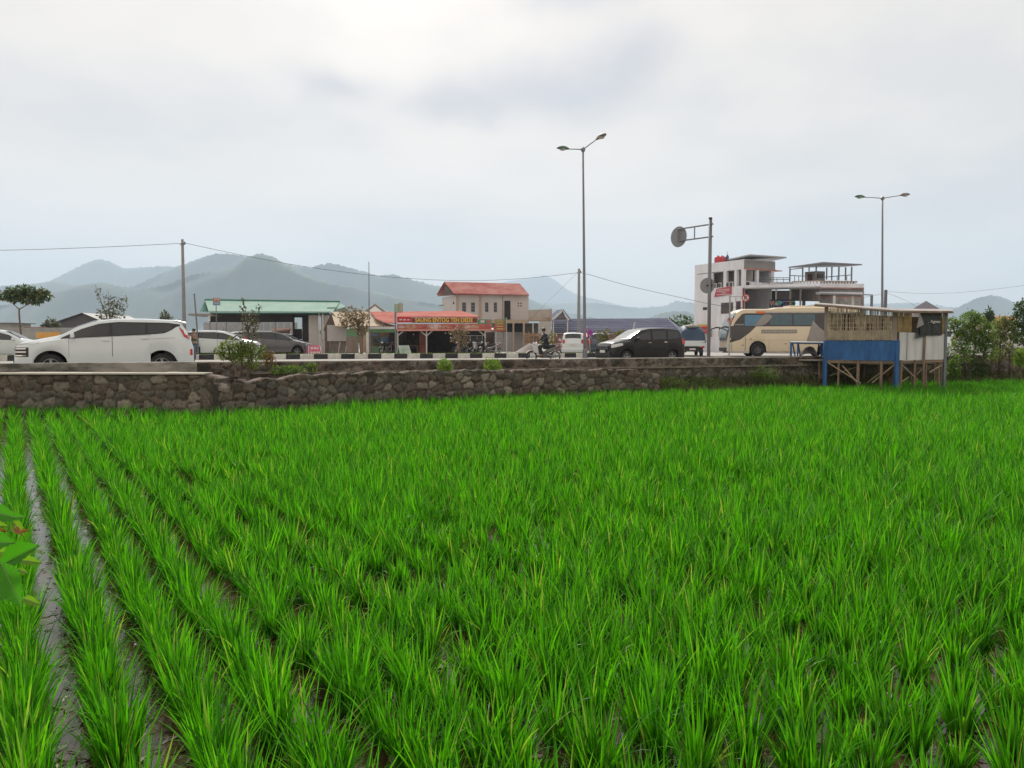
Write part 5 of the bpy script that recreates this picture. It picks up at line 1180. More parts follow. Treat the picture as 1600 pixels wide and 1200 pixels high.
# left wing walls: ground to loggia sill
b = EB(0, .25, 0, VL, .7, ez(447)); b.bb(.25, 4.2, VL - .25, VL, -.08, 9.0); b.bb(4.0, 4.2, 0.3, VL, -.08, 9.0); b.bb(0, .25, 4.3, VL, ez(447) - .78, ez(422) - .78); b.build('wall', white_e, EW)
EB(0, 4.2, 0, VL, ez(421), ez(406)).build('parapet', white_e, EW)
EB(-.02, 4.22, -.03, -.005, ez(420), ez(407)).build('concrete_band', conc_e, EW)
EB(-.04, 4.4, -.06, -.035, ez(421.5), ez(419.6)).build('orange_strip', mat('orange_strip', (.50, .20, .14), .6), EW)
EB(4.2, 5.0, -.3, .4, ez(421.5), ez(420.5)).build('ledge', mat('orange_strip', (.5, .2, .14), .6), EW)
for (v0, v1) in ((0, .35), (.95, 1.25), (2.35, 2.75)): EB(0.005, .30, v0, v1, ez(447), ez(421)).build('column', white_e, EW)
for (u0, u1) in ((1.75, 2.05), (3.75, 4.15)): EB(u0, u1, 0, .3, ez(447), ez(421)).build('column', white_e, EW)
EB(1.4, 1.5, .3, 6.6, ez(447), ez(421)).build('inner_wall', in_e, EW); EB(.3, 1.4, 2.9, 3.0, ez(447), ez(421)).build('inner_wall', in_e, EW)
EB(0.01, 4.2, 0.01, VL - .26, ez(448.5), ez(446.8)).build('floor_slab', white_e, EW)
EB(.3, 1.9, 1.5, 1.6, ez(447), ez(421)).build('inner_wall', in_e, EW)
for v in (1.5, 2.0, 3.1, 3.8):
    f_ = EB(.06, .16, v, v + .42, ez(447), ez(438.8)).build('window', frame_w, EW); EB(.02, .055, v + .08, v + .36, ez(446), ez(440)).build('pane', win_d, f_)
f_ = EB(.35, 1.05, .12, .2, ez(446.8), ez(439.5)).build('window', frame_w, EW); EB(.45, .85, .08, .11, ez(446), ez(441)).build('pane', win_d, f_)
EB(1.1, 1.7, .12, .2, ez(446.8), ez(440)).build('balustrade', white_e, EW); EB(2.1, 3.7, .12, .2, ez(447), ez(440.5)).build('balustrade', white_e, EW)
f_ = EB(-.03, -.002, 1.35, 3.0, ez(489), ez(471.5)).build('window', mat('brown_frame', (.16, .13, .12), .6), EW); EB(-.045, -.031, 1.45, 2.9, ez(488.3), ez(472.3)).build('pane', mat('brown_glass', (.11, .095, .09), .2, var=.2), f_)
f_ = EB(-.03, -.002, .35, .95, ez(488), ez(470.5)).build('window', mat('maroon_frame', (.13, .04, .05), .6), EW); EB(-.045, -.031, .42, .8, ez(487.3), ez(471.3)).build('pane', win_d, f_)
EB(-.03, -.002, 5.0, 5.6, ez(481.5), ez(477)).build('vent', win_d, EW)
EB(-.05, -.003, 0, .03, .8, 5.5).build('drain_line', mat('thin_seam', (.22, .2, .19), .9), EW)
# sloping canopy roof
can = MB(); 
q = [P(1130, 408.5, 78.5), P(1173, 399.2, 76.0), P(1229, 403.2, 75.0), P(1203, 409.2, 79)]
q = [P(1128, 408.5, 80.5), P(1172, 399.2, 74.0), P(1229, 403.2, 76.5), P(1203, 408.6, 82.5)]
can.plate(q, (0, 0, .12)); o = can.build('roof_canopy', mat('canopy_sheet', (.33, .34, .35), .6, var=.08)); 
def reparent(o, root):
    o.parent = root; o.matrix_parent_inverse = Matrix.LocRotScale(root.location, root.rotation_euler, None).inverted(); return o
reparent(o, EW)
bn = thing('banner', 'red banner with white writing on the wall of the white building', 'banner', (22.5, 75, 0), EW.rotation_euler.z)
MB().hexa([(-.10, 1.55, ez(459)), (-.06, 1.55, ez(459)), (-.06, 3.9, ez(461.5)), (-.10, 3.9, ez(461.5))], [(-.10, 1.55, ez(446.3)), (-.06, 1.55, ez(446.3)), (-.06, 3.6, ez(448.5)), (-.10, 3.6, ez(448.5))]).build('cloth', mat('crimson_cloth', (.48, .06, .10), .6, var=.06), bn)
for k in range(4): MB().bb(-.125, -.11, 1.75 + (.5 if k == 2 else 0), 3.5 - (.6 if k == 2 else 0), ez(451 + 2.6 * k), ez(450 + 2.6 * k)).build('text_line', frame_w, bn)
# shop sign and awning on the left face
ss_ = thing('shop_sign', 'yellow and red shop sign low on the white building', 'sign', (22.5, 75, 0), EW.rotation_euler.z)
MB().bb(-.25, -.05, 4.5, 6.9, ez(509), ez(505.5)).build('yellow_strip', mat('sign_yellow', (.60, .42, .08), .6), ss_); MB().bb(-.26, -.05, 4.5, 6.9, ez(512.5), ez(509)).build('red_strip', mat('bright_red_cloth', (.5, .03, .05), .5), ss_)
aw = thing('awning', 'small bright red awning under the yellow and red shop sign', 'awning', (22.5, 75, 0), EW.rotation_euler.z)
MB().hexa([(-1.2, 4.2, ez(520)), (-.1, 4.2, ez(520)), (-.1, 6.0, ez(520)), (-1.2, 6.0, ez(520))], [(-1.15, 4.25, ez(517)), (-.1, 4.2, ez(515)), (-.1, 6.0, ez(515)), (-1.15, 5.95, ez(517))]).build('canvas', mat('bright_red_cloth', (.5, .03, .05), .5), aw)
for v in (4.4, 5.8): MB().tube([(-1.1, v, .75), (-1.1, v, ez(520))], .04, 6).build('post', mat('sign_yellow', (.6, .42, .08), .6), aw)
# water tanks on the roof
for i, (x, r) in enumerate(((1119.5, .36), (1126, .38))):
    t_ = thing('water_tank', ['red water tank, the left one on the white building roof', 'red water tank, the right one on the white building roof'][i], 'water tank', (PX(x, 79.5), 79.5, 9.79), group='water tanks on the roof')
    MB().lathe([(r * .9, 0), (r, .05), (r, .62), (r * .8, .74), (.12, .80)], (0, 0, 0), 'Z', 20).build('tank_body', mat('tank_red', (.45, .05, .06), .5, var=.1), t_, autosmooth=40)
    MB().lathe([(.12, .8), (.14, .84), (.02, .88)], (0, 0, 0), 'Z', 12).build('lid', mat('tank_red', (.4, .04, .05), .5), t_)
    b = MB(); [b.lathe([(r + .012, h), (r + .02, h + .03), (r + .012, h + .06)], (0, 0, 0), 'Z', 20, False) for h in (.15, .35, .5)]; b.build('rib', mat('tank_red', (.4, .04, .05), .5), t_)
t_ = thing('water_filter', 'slim blue upright tank beside the red tanks on the roof', 'water tank', (PX(1134, 79.5), 79.5, 9.79))
MB().lathe([(.14, 0), (.16, .05), (.16, .75), (.1, .85), (.04, .95)], (0, 0, 0), 'Z', 14).build('cylinder_body', mat('tank_blue', (.04, .07, .22), .5), t_, autosmooth=40); MB().lathe([(.05, .95), (.05, 1.25), (.02, 1.3)], (0, 0, 0), 'Z', 10).build('pipe', frame_w, t_)
# right wing: terrace with shaded ground floor
TW = thing('terrace_building', 'broad terrace building with rooftop pavilion and shaded open ground floor', 'building', (PX(1240, 72), 72, .78))
YT = 74
b = MB(); b.plate([P(1161, 451.5, 75.2), P(1280, 449, 68), P(1350, 449.5, 71), P(1350, 452, 80), P(1161, 452, 84)], (0, 0, .35)); b.build('terrace_slab', white_e, TW, world=True)
b = MB(); b.plate([P(1161, 451.5, 75), P(1203, 447, 75.5), P(1203, 440, 75.5), P(1161, 440, 75)], (0, .1, 0)); 
b = MB(); b.pb(1203, 1250, 440.5, 449, 76.5, .15); b.build('terrace_parapet', white_e, TW, world=True)
# balustrade with diamond openings
b = MB(); g0 = (P(1250, 448, 73), P(1281, 448, 69.5)); b.plate([P(1240, 440, 74), P(1281, 439, 69.5), P(1281, 448, 69.5), P(1240, 448, 74)], (0, .12, 0)); b.plate([P(1281, 439, 69.5), P(1339, 440, 71), P(1339, 448.5, 71), P(1281, 448, 69.5)], (0, .12, 0)); b.build('balustrade', white_e, TW, world=True)
b = MB()
for i in range(18):
    if i < 6: x = 1252 + i * 5; yy = 74 - 4.5 * (x - 1240) / 41
    else: x = 1283 + (i - 6) * 4.6; yy = 69.5 + 1.5 * (x - 1281) / 58
    b.plate([P(x - 1.5, 440.6, yy - .03), P(x + 1.5, 440.6, yy - .03), P(x, 444.8, yy - .03)], (0, .02, 0))
b.build('triangle_opening', mat('triangle_shade', (.12, .11, .11), .8), TW, world=True)
b = MB(); b.plate([P(1239, 439.2, 74), P(1281, 438.2, 69.4), P(1281, 439.5, 69.4), P(1239, 440.4, 74)], (0, .2, 0)); b.plate([P(1281, 438.2, 69.4), P(1340, 439.2, 70.9), P(1340, 440.5, 70.9), P(1281, 439.5, 69.4)], (0, .2, 0)); b.build('balustrade_rail', mat('bare_beam', (.4, .32, .26), .9), TW, world=True)
b = MB(); b.plate([P(1280, 448.6, 68.0), P(1349, 449, 71), P(1349, 451.3, 71), P(1280, 450.6, 68.0)], (0, .1, 0)); b.build('red_strip', mat('red_band', (.42, .20, .17), .7), TW, world=True)
# corner block with bands
def band(p0, p1, m, nm, thick=.15, off=0):
    b = MB(); b.plate([P(1281, p0, 68.4 + off), P(1350, p0 + .8, 71.4 + off), P(1350, p1 + .8, 71.4 + off), P(1281, p1, 68.4 + off)], (0, thick, 0)); b.build(nm, m, TW, world=True)
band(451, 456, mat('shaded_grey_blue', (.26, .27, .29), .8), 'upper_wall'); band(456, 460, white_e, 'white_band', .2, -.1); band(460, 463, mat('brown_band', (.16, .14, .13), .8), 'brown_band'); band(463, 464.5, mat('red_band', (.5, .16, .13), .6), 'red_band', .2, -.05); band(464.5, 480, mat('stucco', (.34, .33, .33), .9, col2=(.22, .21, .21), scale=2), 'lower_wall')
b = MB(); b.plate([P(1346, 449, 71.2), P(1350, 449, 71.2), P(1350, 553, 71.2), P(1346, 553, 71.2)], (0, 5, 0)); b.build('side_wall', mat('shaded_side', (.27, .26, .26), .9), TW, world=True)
b = MB(); b.plate([P(1281, 451.5, 68.4), P(1235, 452, 80), P(1235, 470, 80), P(1281, 471, 68.4)], (.1, .1, 0)); b.build('return_wall', mat('brown_return', (.22, .19, .17), .9, col2=(.15, .13, .12), scale=.8), TW, world=True)
b = MB(); b.plate([P(1281, 456, 68.35), P(1240, 456.8, 79), P(1240, 458, 79), P(1281, 460, 68.35)], (0, .02, 0)); b.build('return_band', white_e, TW, world=True)
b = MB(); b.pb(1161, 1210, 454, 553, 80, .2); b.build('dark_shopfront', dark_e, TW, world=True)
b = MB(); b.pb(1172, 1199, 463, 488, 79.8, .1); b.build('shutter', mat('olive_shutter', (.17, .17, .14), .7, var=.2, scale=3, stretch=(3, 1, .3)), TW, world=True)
b = MB(); b.pb(1172, 1199, 456, 461.5, 79.7, .1); b.build('teal_sign', mat('teal_board', (.05, .10, .13), .5, col2=(.02, .03, .04), scale=2), TW, world=True)
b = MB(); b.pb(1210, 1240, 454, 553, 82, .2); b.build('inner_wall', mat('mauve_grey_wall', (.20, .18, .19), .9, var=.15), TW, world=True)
b = MB(); b.plate([P(1161, 450, 74.5), P(1161, 489, 74.5), P(1163, 489, 74.6), P(1163, 450, 74.6)], (0, .2, 0)); b.build('red_edge', mat('red_edge', (.4, .08, .08), .6), TW, world=True)
b = MB(); b.plate([P(1161, 451, 74.6), P(1282, 449, 67), P(1282, 450.5, 69), P(1161, 454, 79)], (0, 0, .10)); b.build('canopy', mat('canopy_pale', (.44, .44, .44), .6), TW, world=True)
for (x, y_, m_) in ((1213, 452, frame_w), (1235, 452, frame_w), (1251, 452, frame_w)): MB().pb(x - .8, x + .8, 452, 489 if x > 1214 else 469, 73, .12).build('post', m_, TW, world=True)
MB().pb(1254.5, 1257, 470, 553, 74, .2).build('post', mat('grey_pillar', (.22, .23, .25), .7), TW, world=True)
b = MB(); b.pb(1150, 1350, 553, 554, 72, 8)
cs = thing('colour_sign', 'dark blue sign with multicoloured letters above the coach roof', 'sign', (PX(1222, 72.5), 72.5, 0))
MB().pb(1203, 1242, 468, 482, 72.5, .12).build('board', mat('navy_board', (.025, .045, .10), .5, var=.1), cs, world=True)
cols = [(.60, .28, .22), (.55, .55, .50), (.10, .45, .45), (.25, .50, .60), (.16, .30, .60), (.60, .20, .35), (.55, .45, .20), (.20, .50, .35)]
for i, ch in enumerate('WARMOCEO'): text_mesh('letter', ch, mat('sign_letter_%d' % i, cols[i], .5, var=.02), .66, cs, (PX(1206.5 + i * 4.55, 72.4) - cs.location.x, -.02, PZ(474.5, 72.4)), depth=.01, bold=.015, sx=.8)
MB().pb(1215, 1231, 479.2, 480.6, 72.42, .02).build('text_line', mat('pink_line', (.50, .15, .35), .5), cs, world=True)
# terrace railing and rooftop pavilion
b = MB()
for yy, z in ((76.2, 434), (76.2, 437)): b.tube([P(1184, z, yy), P(1235, z, yy)], .035, 5)
for x in range(1184, 1236, 10): b.tube([P(x, 434, 76.2), P(x, 441, 76.2)], .03, 5)
b.build('terrace_rail', steel, TW, world=True)
PV = thing('rooftop_pavilion', 'steel framed pavilion with flat grey roof on the terrace', 'pavilion', (PX(1290, 72), 72, PZ(440, 72)))
b = MB(); b.plate([P(1232, 418.5, 76), P(1286, 411, 68.5), P(1347, 414.3, 71.5), P(1318, 417, 78)], (0, 0, .10)); b.build('roof', mat('pavilion_roof', (.20, .20, .22), .6, var=.1), PV, world=True)
for (x, t, bt, yy) in ((1234.5, 419, 440, 75.5), (1254.5, 417.5, 439, 73.5), (1264.5, 417, 424, 76), (1275.5, 416, 438, 71), (1292, 418, 437, 76), (1300, 417, 438, 76.5), (1311, 416, 438, 74), (1321.5, 417.5, 438, 73.5), (1331, 416.5, 439, 71.5)): MB().pb(x - .6, x + .6, t, bt, yy, .1).build('post', steel, PV, world=True)
b = MB()
for (p0, p1, yy) in (((1235, 430.5), (1258, 431.5), 75), ((1289, 433), (1331, 429.5), 74), ((1235, 421), (1254, 419), 75.4)): b.tube([P(*p0, yy), P(*p1, yy)], .04, 5)
for x in (1241.5, 1248, 1308, 1323): b.tube([P(x, 431, 74.5), P(x, 439, 74.5)], .035, 5)
b.build('railing', steel, PV, world=True)
rh = thing('roof_hut', 'small grey block hut with brown door under the pavilion roof', 'hut', (PX(1272, 74), 74, PZ(440, 74)))
MB().plate([P(1258, 425, 75.5), P(1275, 423.5, 73), P(1275, 440, 73), P(1258, 440, 75.5)], (.05, .2, 0)).build('wall', mat('hut_grey', (.25, .24, .23), .9, var=.1), rh, world=True)
MB().plate([P(1275, 423.5, 73), P(1289, 424, 74.2), P(1289, 440, 74.2), P(1275, 440, 73)], (0, .2, 0)).build('wall', mat('hut_grey2', (.34, .33, .33), .9, var=.1), rh, world=True)
MB().pb(1262, 1269, 428, 440, 73.9, .1).build('door', mat('brown_door', (.13, .07, .05), .7), rh, world=True); MB().pb(1278, 1286.5, 428.5, 434.5, 73, .2).build('window', win_d, rh, world=True)
# low lean-to canopy at the right of the building
lc = thing('lean_to', 'thin dark steel lean-to roof right of the terrace building', 'canopy', (PX(1340, 66), 66, .78))
b = MB(); b.plate([P(1282, 459.5, 66), P(1364, 461.8, 64.5), P(1364, 460.8, 68), P(1282, 458.8, 69)], (0, 0, .07)); b.build('roof', steel, lc, world=True)
for x in (1303, 1332, 1361.5): MB().pb(x - .6, x + .6, 462, 553, 65.5, .1).build('post', frame_w if x < 1350 else steel, lc, world=True)

# --- far left: shed, orange panel, wall, low roofs; far right house
LS = thing('grey_shed', 'dark grey gabled shed behind the white minivan', 'building', (PX(128, 92), 92, .68))
b = MB(); b.plate([P(87, 503, 90), P(128, 489.5, 90), P(158, 502, 90), P(158, 552, 90), P(87, 552, 90)], (0, 10, 0)); b.build('wall', mat('charcoal_sheet', (.085, .085, .095), .7, var=.15, stretch=(3, 1, .3)), LS, world=True)
b = MB(); b.plate([P(85.5, 503, 89.6), P(128, 488.6, 89.6), P(128, 489.8, 89.6), P(85.5, 504.2, 89.6)], (0, 11, 0)); b.plate([P(128, 488.6, 89.6), P(160, 502, 89.6), P(160, 503, 89.6), P(128, 489.8, 89.6)], (0, 11, 0)); b.build('roof', mat('dark_sheet_roof', (.06, .055, .06), .6), LS, world=True)
op = thing('orange_hoarding', 'orange advertising hoarding beside the white car at left', 'hoarding', (PX(75, 60), 60, .78))
MB().pb(56, 93, 519, 528.5, 60, .08).build('panel', mat('orange_panel', (.60, .27, .04), .6, col2=(.55, .36, .12), scale=1.5), op, world=True)
for x in (58, 74, 91): MB().pb(x, x + 1, 519, 553, 60.1, .08).build('post', steel, op, world=True)
gw = thing('boundary_wall', 'low grey boundary wall beyond the parked cars at left', 'wall', (PX(30, 70), 70, .68))
b = MB(); b.pb(-60, 120, 512, 552, 70, .2); b.build('wall_body', mat('pale_block', (.33, .34, .33), .9, var=.15, scale=.7), gw, world=True)
for i, (a, c, t, bt, yy, nm) in enumerate(((-20, 20, 504, 512, 76, 'flat roofed pale hut at the far left edge'), (38, 66, 511, 516, 74, 'hut with low red roof beyond the boundary wall'))):
    h_ = thing('small_hut', nm, 'hut', (PX((a + c) / 2, yy), yy, .68)); MB().pb(a, c, t + 1.2, 552, yy, 3).build('wall', mat('hut_pale', (.34, .34, .32), .9), h_, world=True); MB().pb(a - 1, c + 1, t, t + 1.2, yy - .3, 3.6).build('roof', mat('hut_red' if i else 'hut_brown', (.34, .12, .10) if i else (.18, .15, .13), .8), h_, world=True)
fh = thing('red_roof_row', 'row of low orange roofed houses far behind the power pole', 'houses', (PX(300, 150), 150, .68))
for k in range(9):
    x = 255 + k * 27; yy = 150 + (k * 37 % 40); t = 517 + (k * 5 % 4)
    h_ = MB(); h_.plate([P(x, t + 5, yy), P(x + 24, t + 5, yy), P(x + 21, t, yy + 3), P(x + 3, t, yy + 3)], (0, 0, .15)); h_.build('roof', mat('far_tiles', (.40, .15, .10), .8, var=.2), fh, world=True); MB().pb(x + 1, x + 23, t + 5.3, 545, yy + .4, 5).build('wall', mat('far_wall', (.40, .38, .35), .9), fh, world=True)
# split the row: every far house is a thing of its own
rk = list(fh.children); COL.objects.unlink(fh)
for k in range(9):
    r_, w_ = rk[2 * k], rk[2 * k + 1]
    h_ = thing('far_house', 'low orange roofed house far behind the parked cars', 'house', fh.location, group='far houses behind the parked cars')
    for q in (r_, w_): q.parent = h_
bpy.data.objects.remove(fh)
RH = thing('peaked_house', 'dark hipped roof peaking behind the bamboo hut', 'house', (PX(1448, 70), 70, .68))
b = MB(); ap = P(1447, 470, 72); b.add([P(1424, 484, 69), P(1471, 484, 69), P(1471, 484, 75), P(1424, 484, 75), ap], [(0, 1, 4), (1, 2, 4), (2, 3, 4), (3, 0, 4), (3, 2, 1, 0)]); b.build('roof', mat('dark_tiles', (.07, .065, .085), .8, var=.15), RH, world=True)
MB().pb(1428, 1467, 484.3, 552, 70, 4).build('wall', plaster, RH, world=True)
RR = thing('red_roof_house', 'low red roofed house beyond the roadside trees', 'house', (PX(1560, 95), 95, .68))
b = MB(); b.plate([P(1535, 502, 94), P(1590, 502, 94), P(1584, 495, 97), P(1541, 495, 97)], (0, 0, .1)); b.build('roof', mat('far_tiles', (.4, .15, .1), .8), RR, world=True); MB().pb(1538, 1587, 502.5, 550, 94.5, 4).build('wall', cream_w, RR, world=True)
# ------------------------------------------------------------------ bamboo hut on stilts
hutc = P(1405, 560, 24.6); HU = thing('bamboo_hut', 'bamboo and board hut on stilts with blue panel and sheet roof', 'hut', (hutc.x, 24.6, 0))
HL, HC, HR = P(1289, 560, 26.0), P(1405, 560, 24.6), P(1476, 560, 25.5)
HL.z = HC.z = HR.z = 0
def face(p0, p1, t0, t1, zb0, zb1, zt0, zt1, th=.04, off=0.0):
    """vertical board between fractions t0..t1 of the plan line p0-p1"""
    d = (p1 - p0); nrm = Vector((d.y, -d.x, 0)).normalized()
    if nrm.y > 0: nrm = -nrm
    a = p0 + d * t0 + nrm * off; c = p0 + d * t1 + nrm * off
    return MB().plate([(a.x, a.y, zb0), (c.x, c.y, zb1), (c.x, c.y, zt1), (a.x, a.y, zt0)], -nrm * th)
blue_p = mat('blue_board', (.03, .15, .42), .6, scale=2.2, bump=.15, col2=(.018, .09, .27), stretch=(2.5, 1, .5)); white_b = mat('white_board', (.66, .69, .73), .6, col2=(.52, .54, .57), scale=1.6, stretch=(2.5, 1, .5))
bam = mat('bamboo_slat', (.70, .62, .48), .7, col2=(.36, .29, .21), scale=3, stretch=(6, 1, 1)); bam_g = mat('grey_bamboo', (.52, .46, .36), .8, col2=(.38, .33, .26), scale=4)
pole_m = mat('weathered_pole', (.27, .20, .15), .85, var=.2, scale=4); board_g = mat('grey_board', (.33, .29, .25), .85, var=.15, scale=2)
zc_t = PZ(484, 24.6)
b = face(HL, HC, 0.03, .995, PZ(562, 26), PZ(564, 24.6), PZ(531.5, 26), PZ(532, 24.6)); b.build('blue_panel', blue_p, HU, world=True)
b = face(HC, HR, .005, .995, PZ(563, 24.6), PZ(561.5, 25.5), PZ(519, 24.6), PZ(522, 25.5)); b.build('white_panel', white_b, HU, world=True)
for t in (.15, .50): face(HC, HR, t, t + .012, PZ(563, 24.6), PZ(563, 24.6), PZ(520, 24.6), PZ(520, 24.6), .01, .012).build('panel_joint', mat('joint_grey', (.30, .31, .33), .7), HU, world=True)
# slat screens
b = MB(); b2 = MB(); rr = random.Random(4)
d_ = HC - HL; L_ = d_.length; n = 50
for i in range(n):
    t = .035 + .875 * i / n + rr.uniform(-.002, .002); p = HL + d_ * t; w_ = rr.uniform(.0095, .0145)
    if rr.random() < .04: continue
    zt = PZ(480 + 4 * t, p.y) - rr.uniform(0, .04); zb = PZ(531, p.y) - .02
    b.tube([(p.x, p.y - .01, zb), (p.x + rr.uniform(-.012, .012), p.y - .01 + rr.uniform(-.01, .01), zt)], w_, 6)
b.build('slat_screen', bam, HU, world=True)
b = MB()
for i in range(44):
    t = .04 + .87 * i / 44; p = HL + d_ * t; b.bb(p.x - .018, p.x + .018, p.y - .045, p.y - .03, PZ(531, p.y), PZ(516 + rr.uniform(-1, 1), p.y))
b.build('lower_slats', bam_g, HU, world=True)
for (t0, t1, ya, yb) in ((.02, .92, 497, 498.2), (.02, .92, 504, 505.2), (.02, .92, 511, 512), (.40, .66, 493, 506)): face(HL, HC, t0, t1, PZ(yb, 25.6), PZ(yb - .5, 25), PZ(ya, 25.6), PZ(ya - .5, 25), .015, -.02 if yb - ya < 5 else -.03).build('cross_lath', bam_g, HU, world=True)
face(HL, HC, -.02, .03, PZ(563, 26), PZ(563, 26), PZ(478, 26), PZ(478, 26), .06, .01).build('corner_board', board_g, HU, world=True)
face(HL, HC, .905, .965, PZ(532, 24.6), PZ(532, 24.6), PZ(484, 24.6), PZ(484, 24.6), .05, .02).build('corner_board', board_g, HU, world=True)
b = MB(); dr = HR - HC
for i in range(13):
    t = -.04 + .30 * i / 13; p = HC + dr * t; b.tube([(p.x, p.y, PZ(519, 24.6)), (p.x + rr.uniform(-.01, .01), p.y, PZ(489, 24.6))], .0135, 6)
yb_m = mat('yellow_bamboo', (.48, .36, .16), .7, col2=(.30, .22, .10), scale=3); b.build('slat_screen', yb_m, HU, world=True); b = MB()
for i in range(3):
    t = .93 + .025 * i; p = HC + dr * t; b.tube([(p.x, p.y, PZ(522, 25.4)), (p.x, p.y, PZ(486, 25.4))], .014, 6)
b.build('slat_screen', mat('yellow_bamboo', (.48, .36, .16), .7, col2=(.30, .22, .10), scale=3), HU, world=True)
# posts, stilts and braces
bk = Vector((.85, 1.9, 0))
for p, yb_ in ((HL, 592), (HC - (HC - HL) * .03, 600)):
    MB().bb(p.x - .055, p.x + .055, p.y - .06, p.y + .05, -.05, PZ(532, p.y)).build('post', blue_p, HU, world=True)
MB().bb(HR.x - .04, HR.x + .04, HR.y - .05, HR.y + .04, -.05, PZ(486, HR.y)).build('post', mat('blue_grey_post', (.17, .20, .25), .7), HU, world=True)
for t, r in ((.2, .035), (.47, .05), (.78, .045)):
    p = HL + d_ * t; MB().tube([(p.x, p.y + .05, -.05), (p.x + .01, p.y + .05, PZ(562, p.y))], r, 7).build('stilt', pole_m, HU, world=True)
for t, r in ((.06, .05), (.36, .035), (.61, .03), (.9, .035)):
    p = HC + dr * t; MB().tube([(p.x, p.y + .05, -.05), (p.x - .01, p.y + .05, PZ(562, p.y))], r, 7).build('stilt', pole_m, HU, world=True)
p = HC + dr * .52; MB().tube([(p.x, p.y - .07, -.05), (p.x - .02, p.y - .07, .9), (p.x + .01, p.y - .07, PZ(525, p.y))], [.035, .035, .028], 7).build('tall_pole', pole_m, HU, world=True)
for t in (.25, .55, .95):
    p = HL + d_ * t + bk; MB().tube([(p.x, p.y, .2), (p.x, p.y, 1.15)], .045, 7).build('stilt', pole_m, HU, world=True)
for t in (.4, .95):
    p = HC + dr * t + bk; MB().tube([(p.x, p.y, .2), (p.x, p.y, 1.15)], .045, 7).build('stilt', pole_m, HU, world=True)
def brace(x0, y0, x1, y1, Y0, Y1, r=.022): MB().tube([P(x0, y0, Y0), P(x1, y1, Y1)], r, 6).build('brace', mat('brace_wood', (.40, .32, .23), .85, var=.15), HU, world=True)
brace(1291, 565, 1345, 599, 26, 25.3); brace(1316, 571, 1339, 597, 25.8, 25.3); brace(1296, 587, 1340, 573, 26.2, 25.7, .015); brace(1355, 598, 1376, 582, 25.6, 25.3); brace(1363, 598, 1401, 567, 25.2, 24.7)
brace(1405, 566, 1433, 593, 24.7, 25.0); brace(1432, 585, 1447, 570, 25.2, 25.3, .018); brace(1452, 582, 1472, 570, 25.3, 25.5); brace(1408, 597, 1420, 589, 24.8, 25, .018)
for (y_, r) in ((566, .035), (564, .025)):
    MB().tube([P(1291, y_, 26), P(1404, y_ + 1.5, 24.7)], r, 6).build('floor_beam', pole_m, HU, world=True); MB().tube([P(1406, y_ + 1, 24.75), P(1474, y_ - 1, 25.5)], r, 6).build('floor_beam', pole_m, HU, world=True)
z1 = PZ(563, 25.4)
b = MB(); b.plate([(HL.x, HL.y + .06, z1), (HC.x, HC.y + .06, z1), (HR.x, HR.y + .06, z1), (HR.x + .95, HR.y + 1.7, z1), (HL.x + .65, HL.y + 1.4, z1)], (0, 0, -.05)); b.build('floor', board_g, HU, world=True)
b = MB(); q = [HL + Vector((.75, 1.5, 0)), HR + Vector((.9, 1.7, 0))]; b.plate([(q[0].x, q[0].y, z1), (q[1].x, q[1].y, z1), (q[1].x, q[1].y, z1 + 1.45), (q[0].x, q[0].y, z1 + 1.62)], (0, .03, 0)); b.build('back_wall', mat('interior_shade_ply', (.12, .09, .065), .85, var=.25), HU, world=True)  # ply coloured dark to stand for the shade inside the hut
for q_ in q: MB().bb(q_.x - .04, q_.x + .04, q_.y - .04, q_.y + .04, .2, z1 + 1.7).build('post', pole_m, HU, world=True)
# things stored behind the slats (seen only as darkness and colour through the gaps)
MB().box((HC.x - .6, 26.45, z1 + .6), (1.0, .3, .7)).build('cupboard', mat('dark_cupboard', (.07, .05, .04), .7), HU, world=True)
# roof
rc = [P(1273, 475.5, 25.7), P(1405, 486.0, 24.25), P(1489, 486.8, 25.3)]
hb2 = [Vector((.95, 2.3, .16)), Vector((1.05, 2.3, .16)), Vector((1.25, 2.3, .16))][::1]
b = MB(); t4 = [rc[0], rc[1], rc[2], rc[2] + hb2[2], rc[1] + hb2[1], rc[0] + hb2[0]]; b.plate(t4, (0, 0, .02)); b.build('roof_sheet', mat('old_sheet_roof', (.44, .42, .41), .6, .1, col2=(.24, .20, .18), scale=2.2), HU, world=True)
b = MB(); b.tube([rc[0] + Vector((0, .03, -.03)), rc[1] + Vector((0, .03, -.03)), rc[2] + Vector((0, .03, -.03))], .03, 6); b.build('eave_pole', pole_m, HU, world=True)
for t in (.0, .35, .7, 1.0):
    a = rc[0].lerp(rc[1], t) + Vector((0, 0, -.03)); MB().tube([a, a + Vector((1.0, 2.3, .14))], .025, 6).build('rafter', pole_m, HU, world=True)
for t in (.5, 1.0):
    a = rc[1].lerp(rc[2], t) + Vector((0, 0, -.03)); MB().tube([a, a + Vector((1.0, 2.3, .14))], .025, 6).build('rafter', pole_m, HU, world=True)
hbn = thing('black_banner', 'black cloth banner with faint white drawings hung on the bamboo hut', 'banner', P(1450, 500, 25.1))
rows = []
for i in range(13):
    x = 1438 + 34 * i / 12; yy = 24.93 + .45 * i / 12
    rows.append([P(x, t_ + (3.5 if i == 0 else 0) + .8 * fbm(i, k, .8), yy - .03 + .05 * fbm(i * .5, k * .7, 1.5)) for k, t_ in enumerate(np.linspace(487, 524.5 + (1.2 if i < 4 else -.6), 9))])
blkc = mat('black_cloth', (.022, .028, .032), .75, col2=(.045, .055, .06), scale=3)
MB().grid(rows).build('cloth', blkc, hbn, world=True, smooth=True)
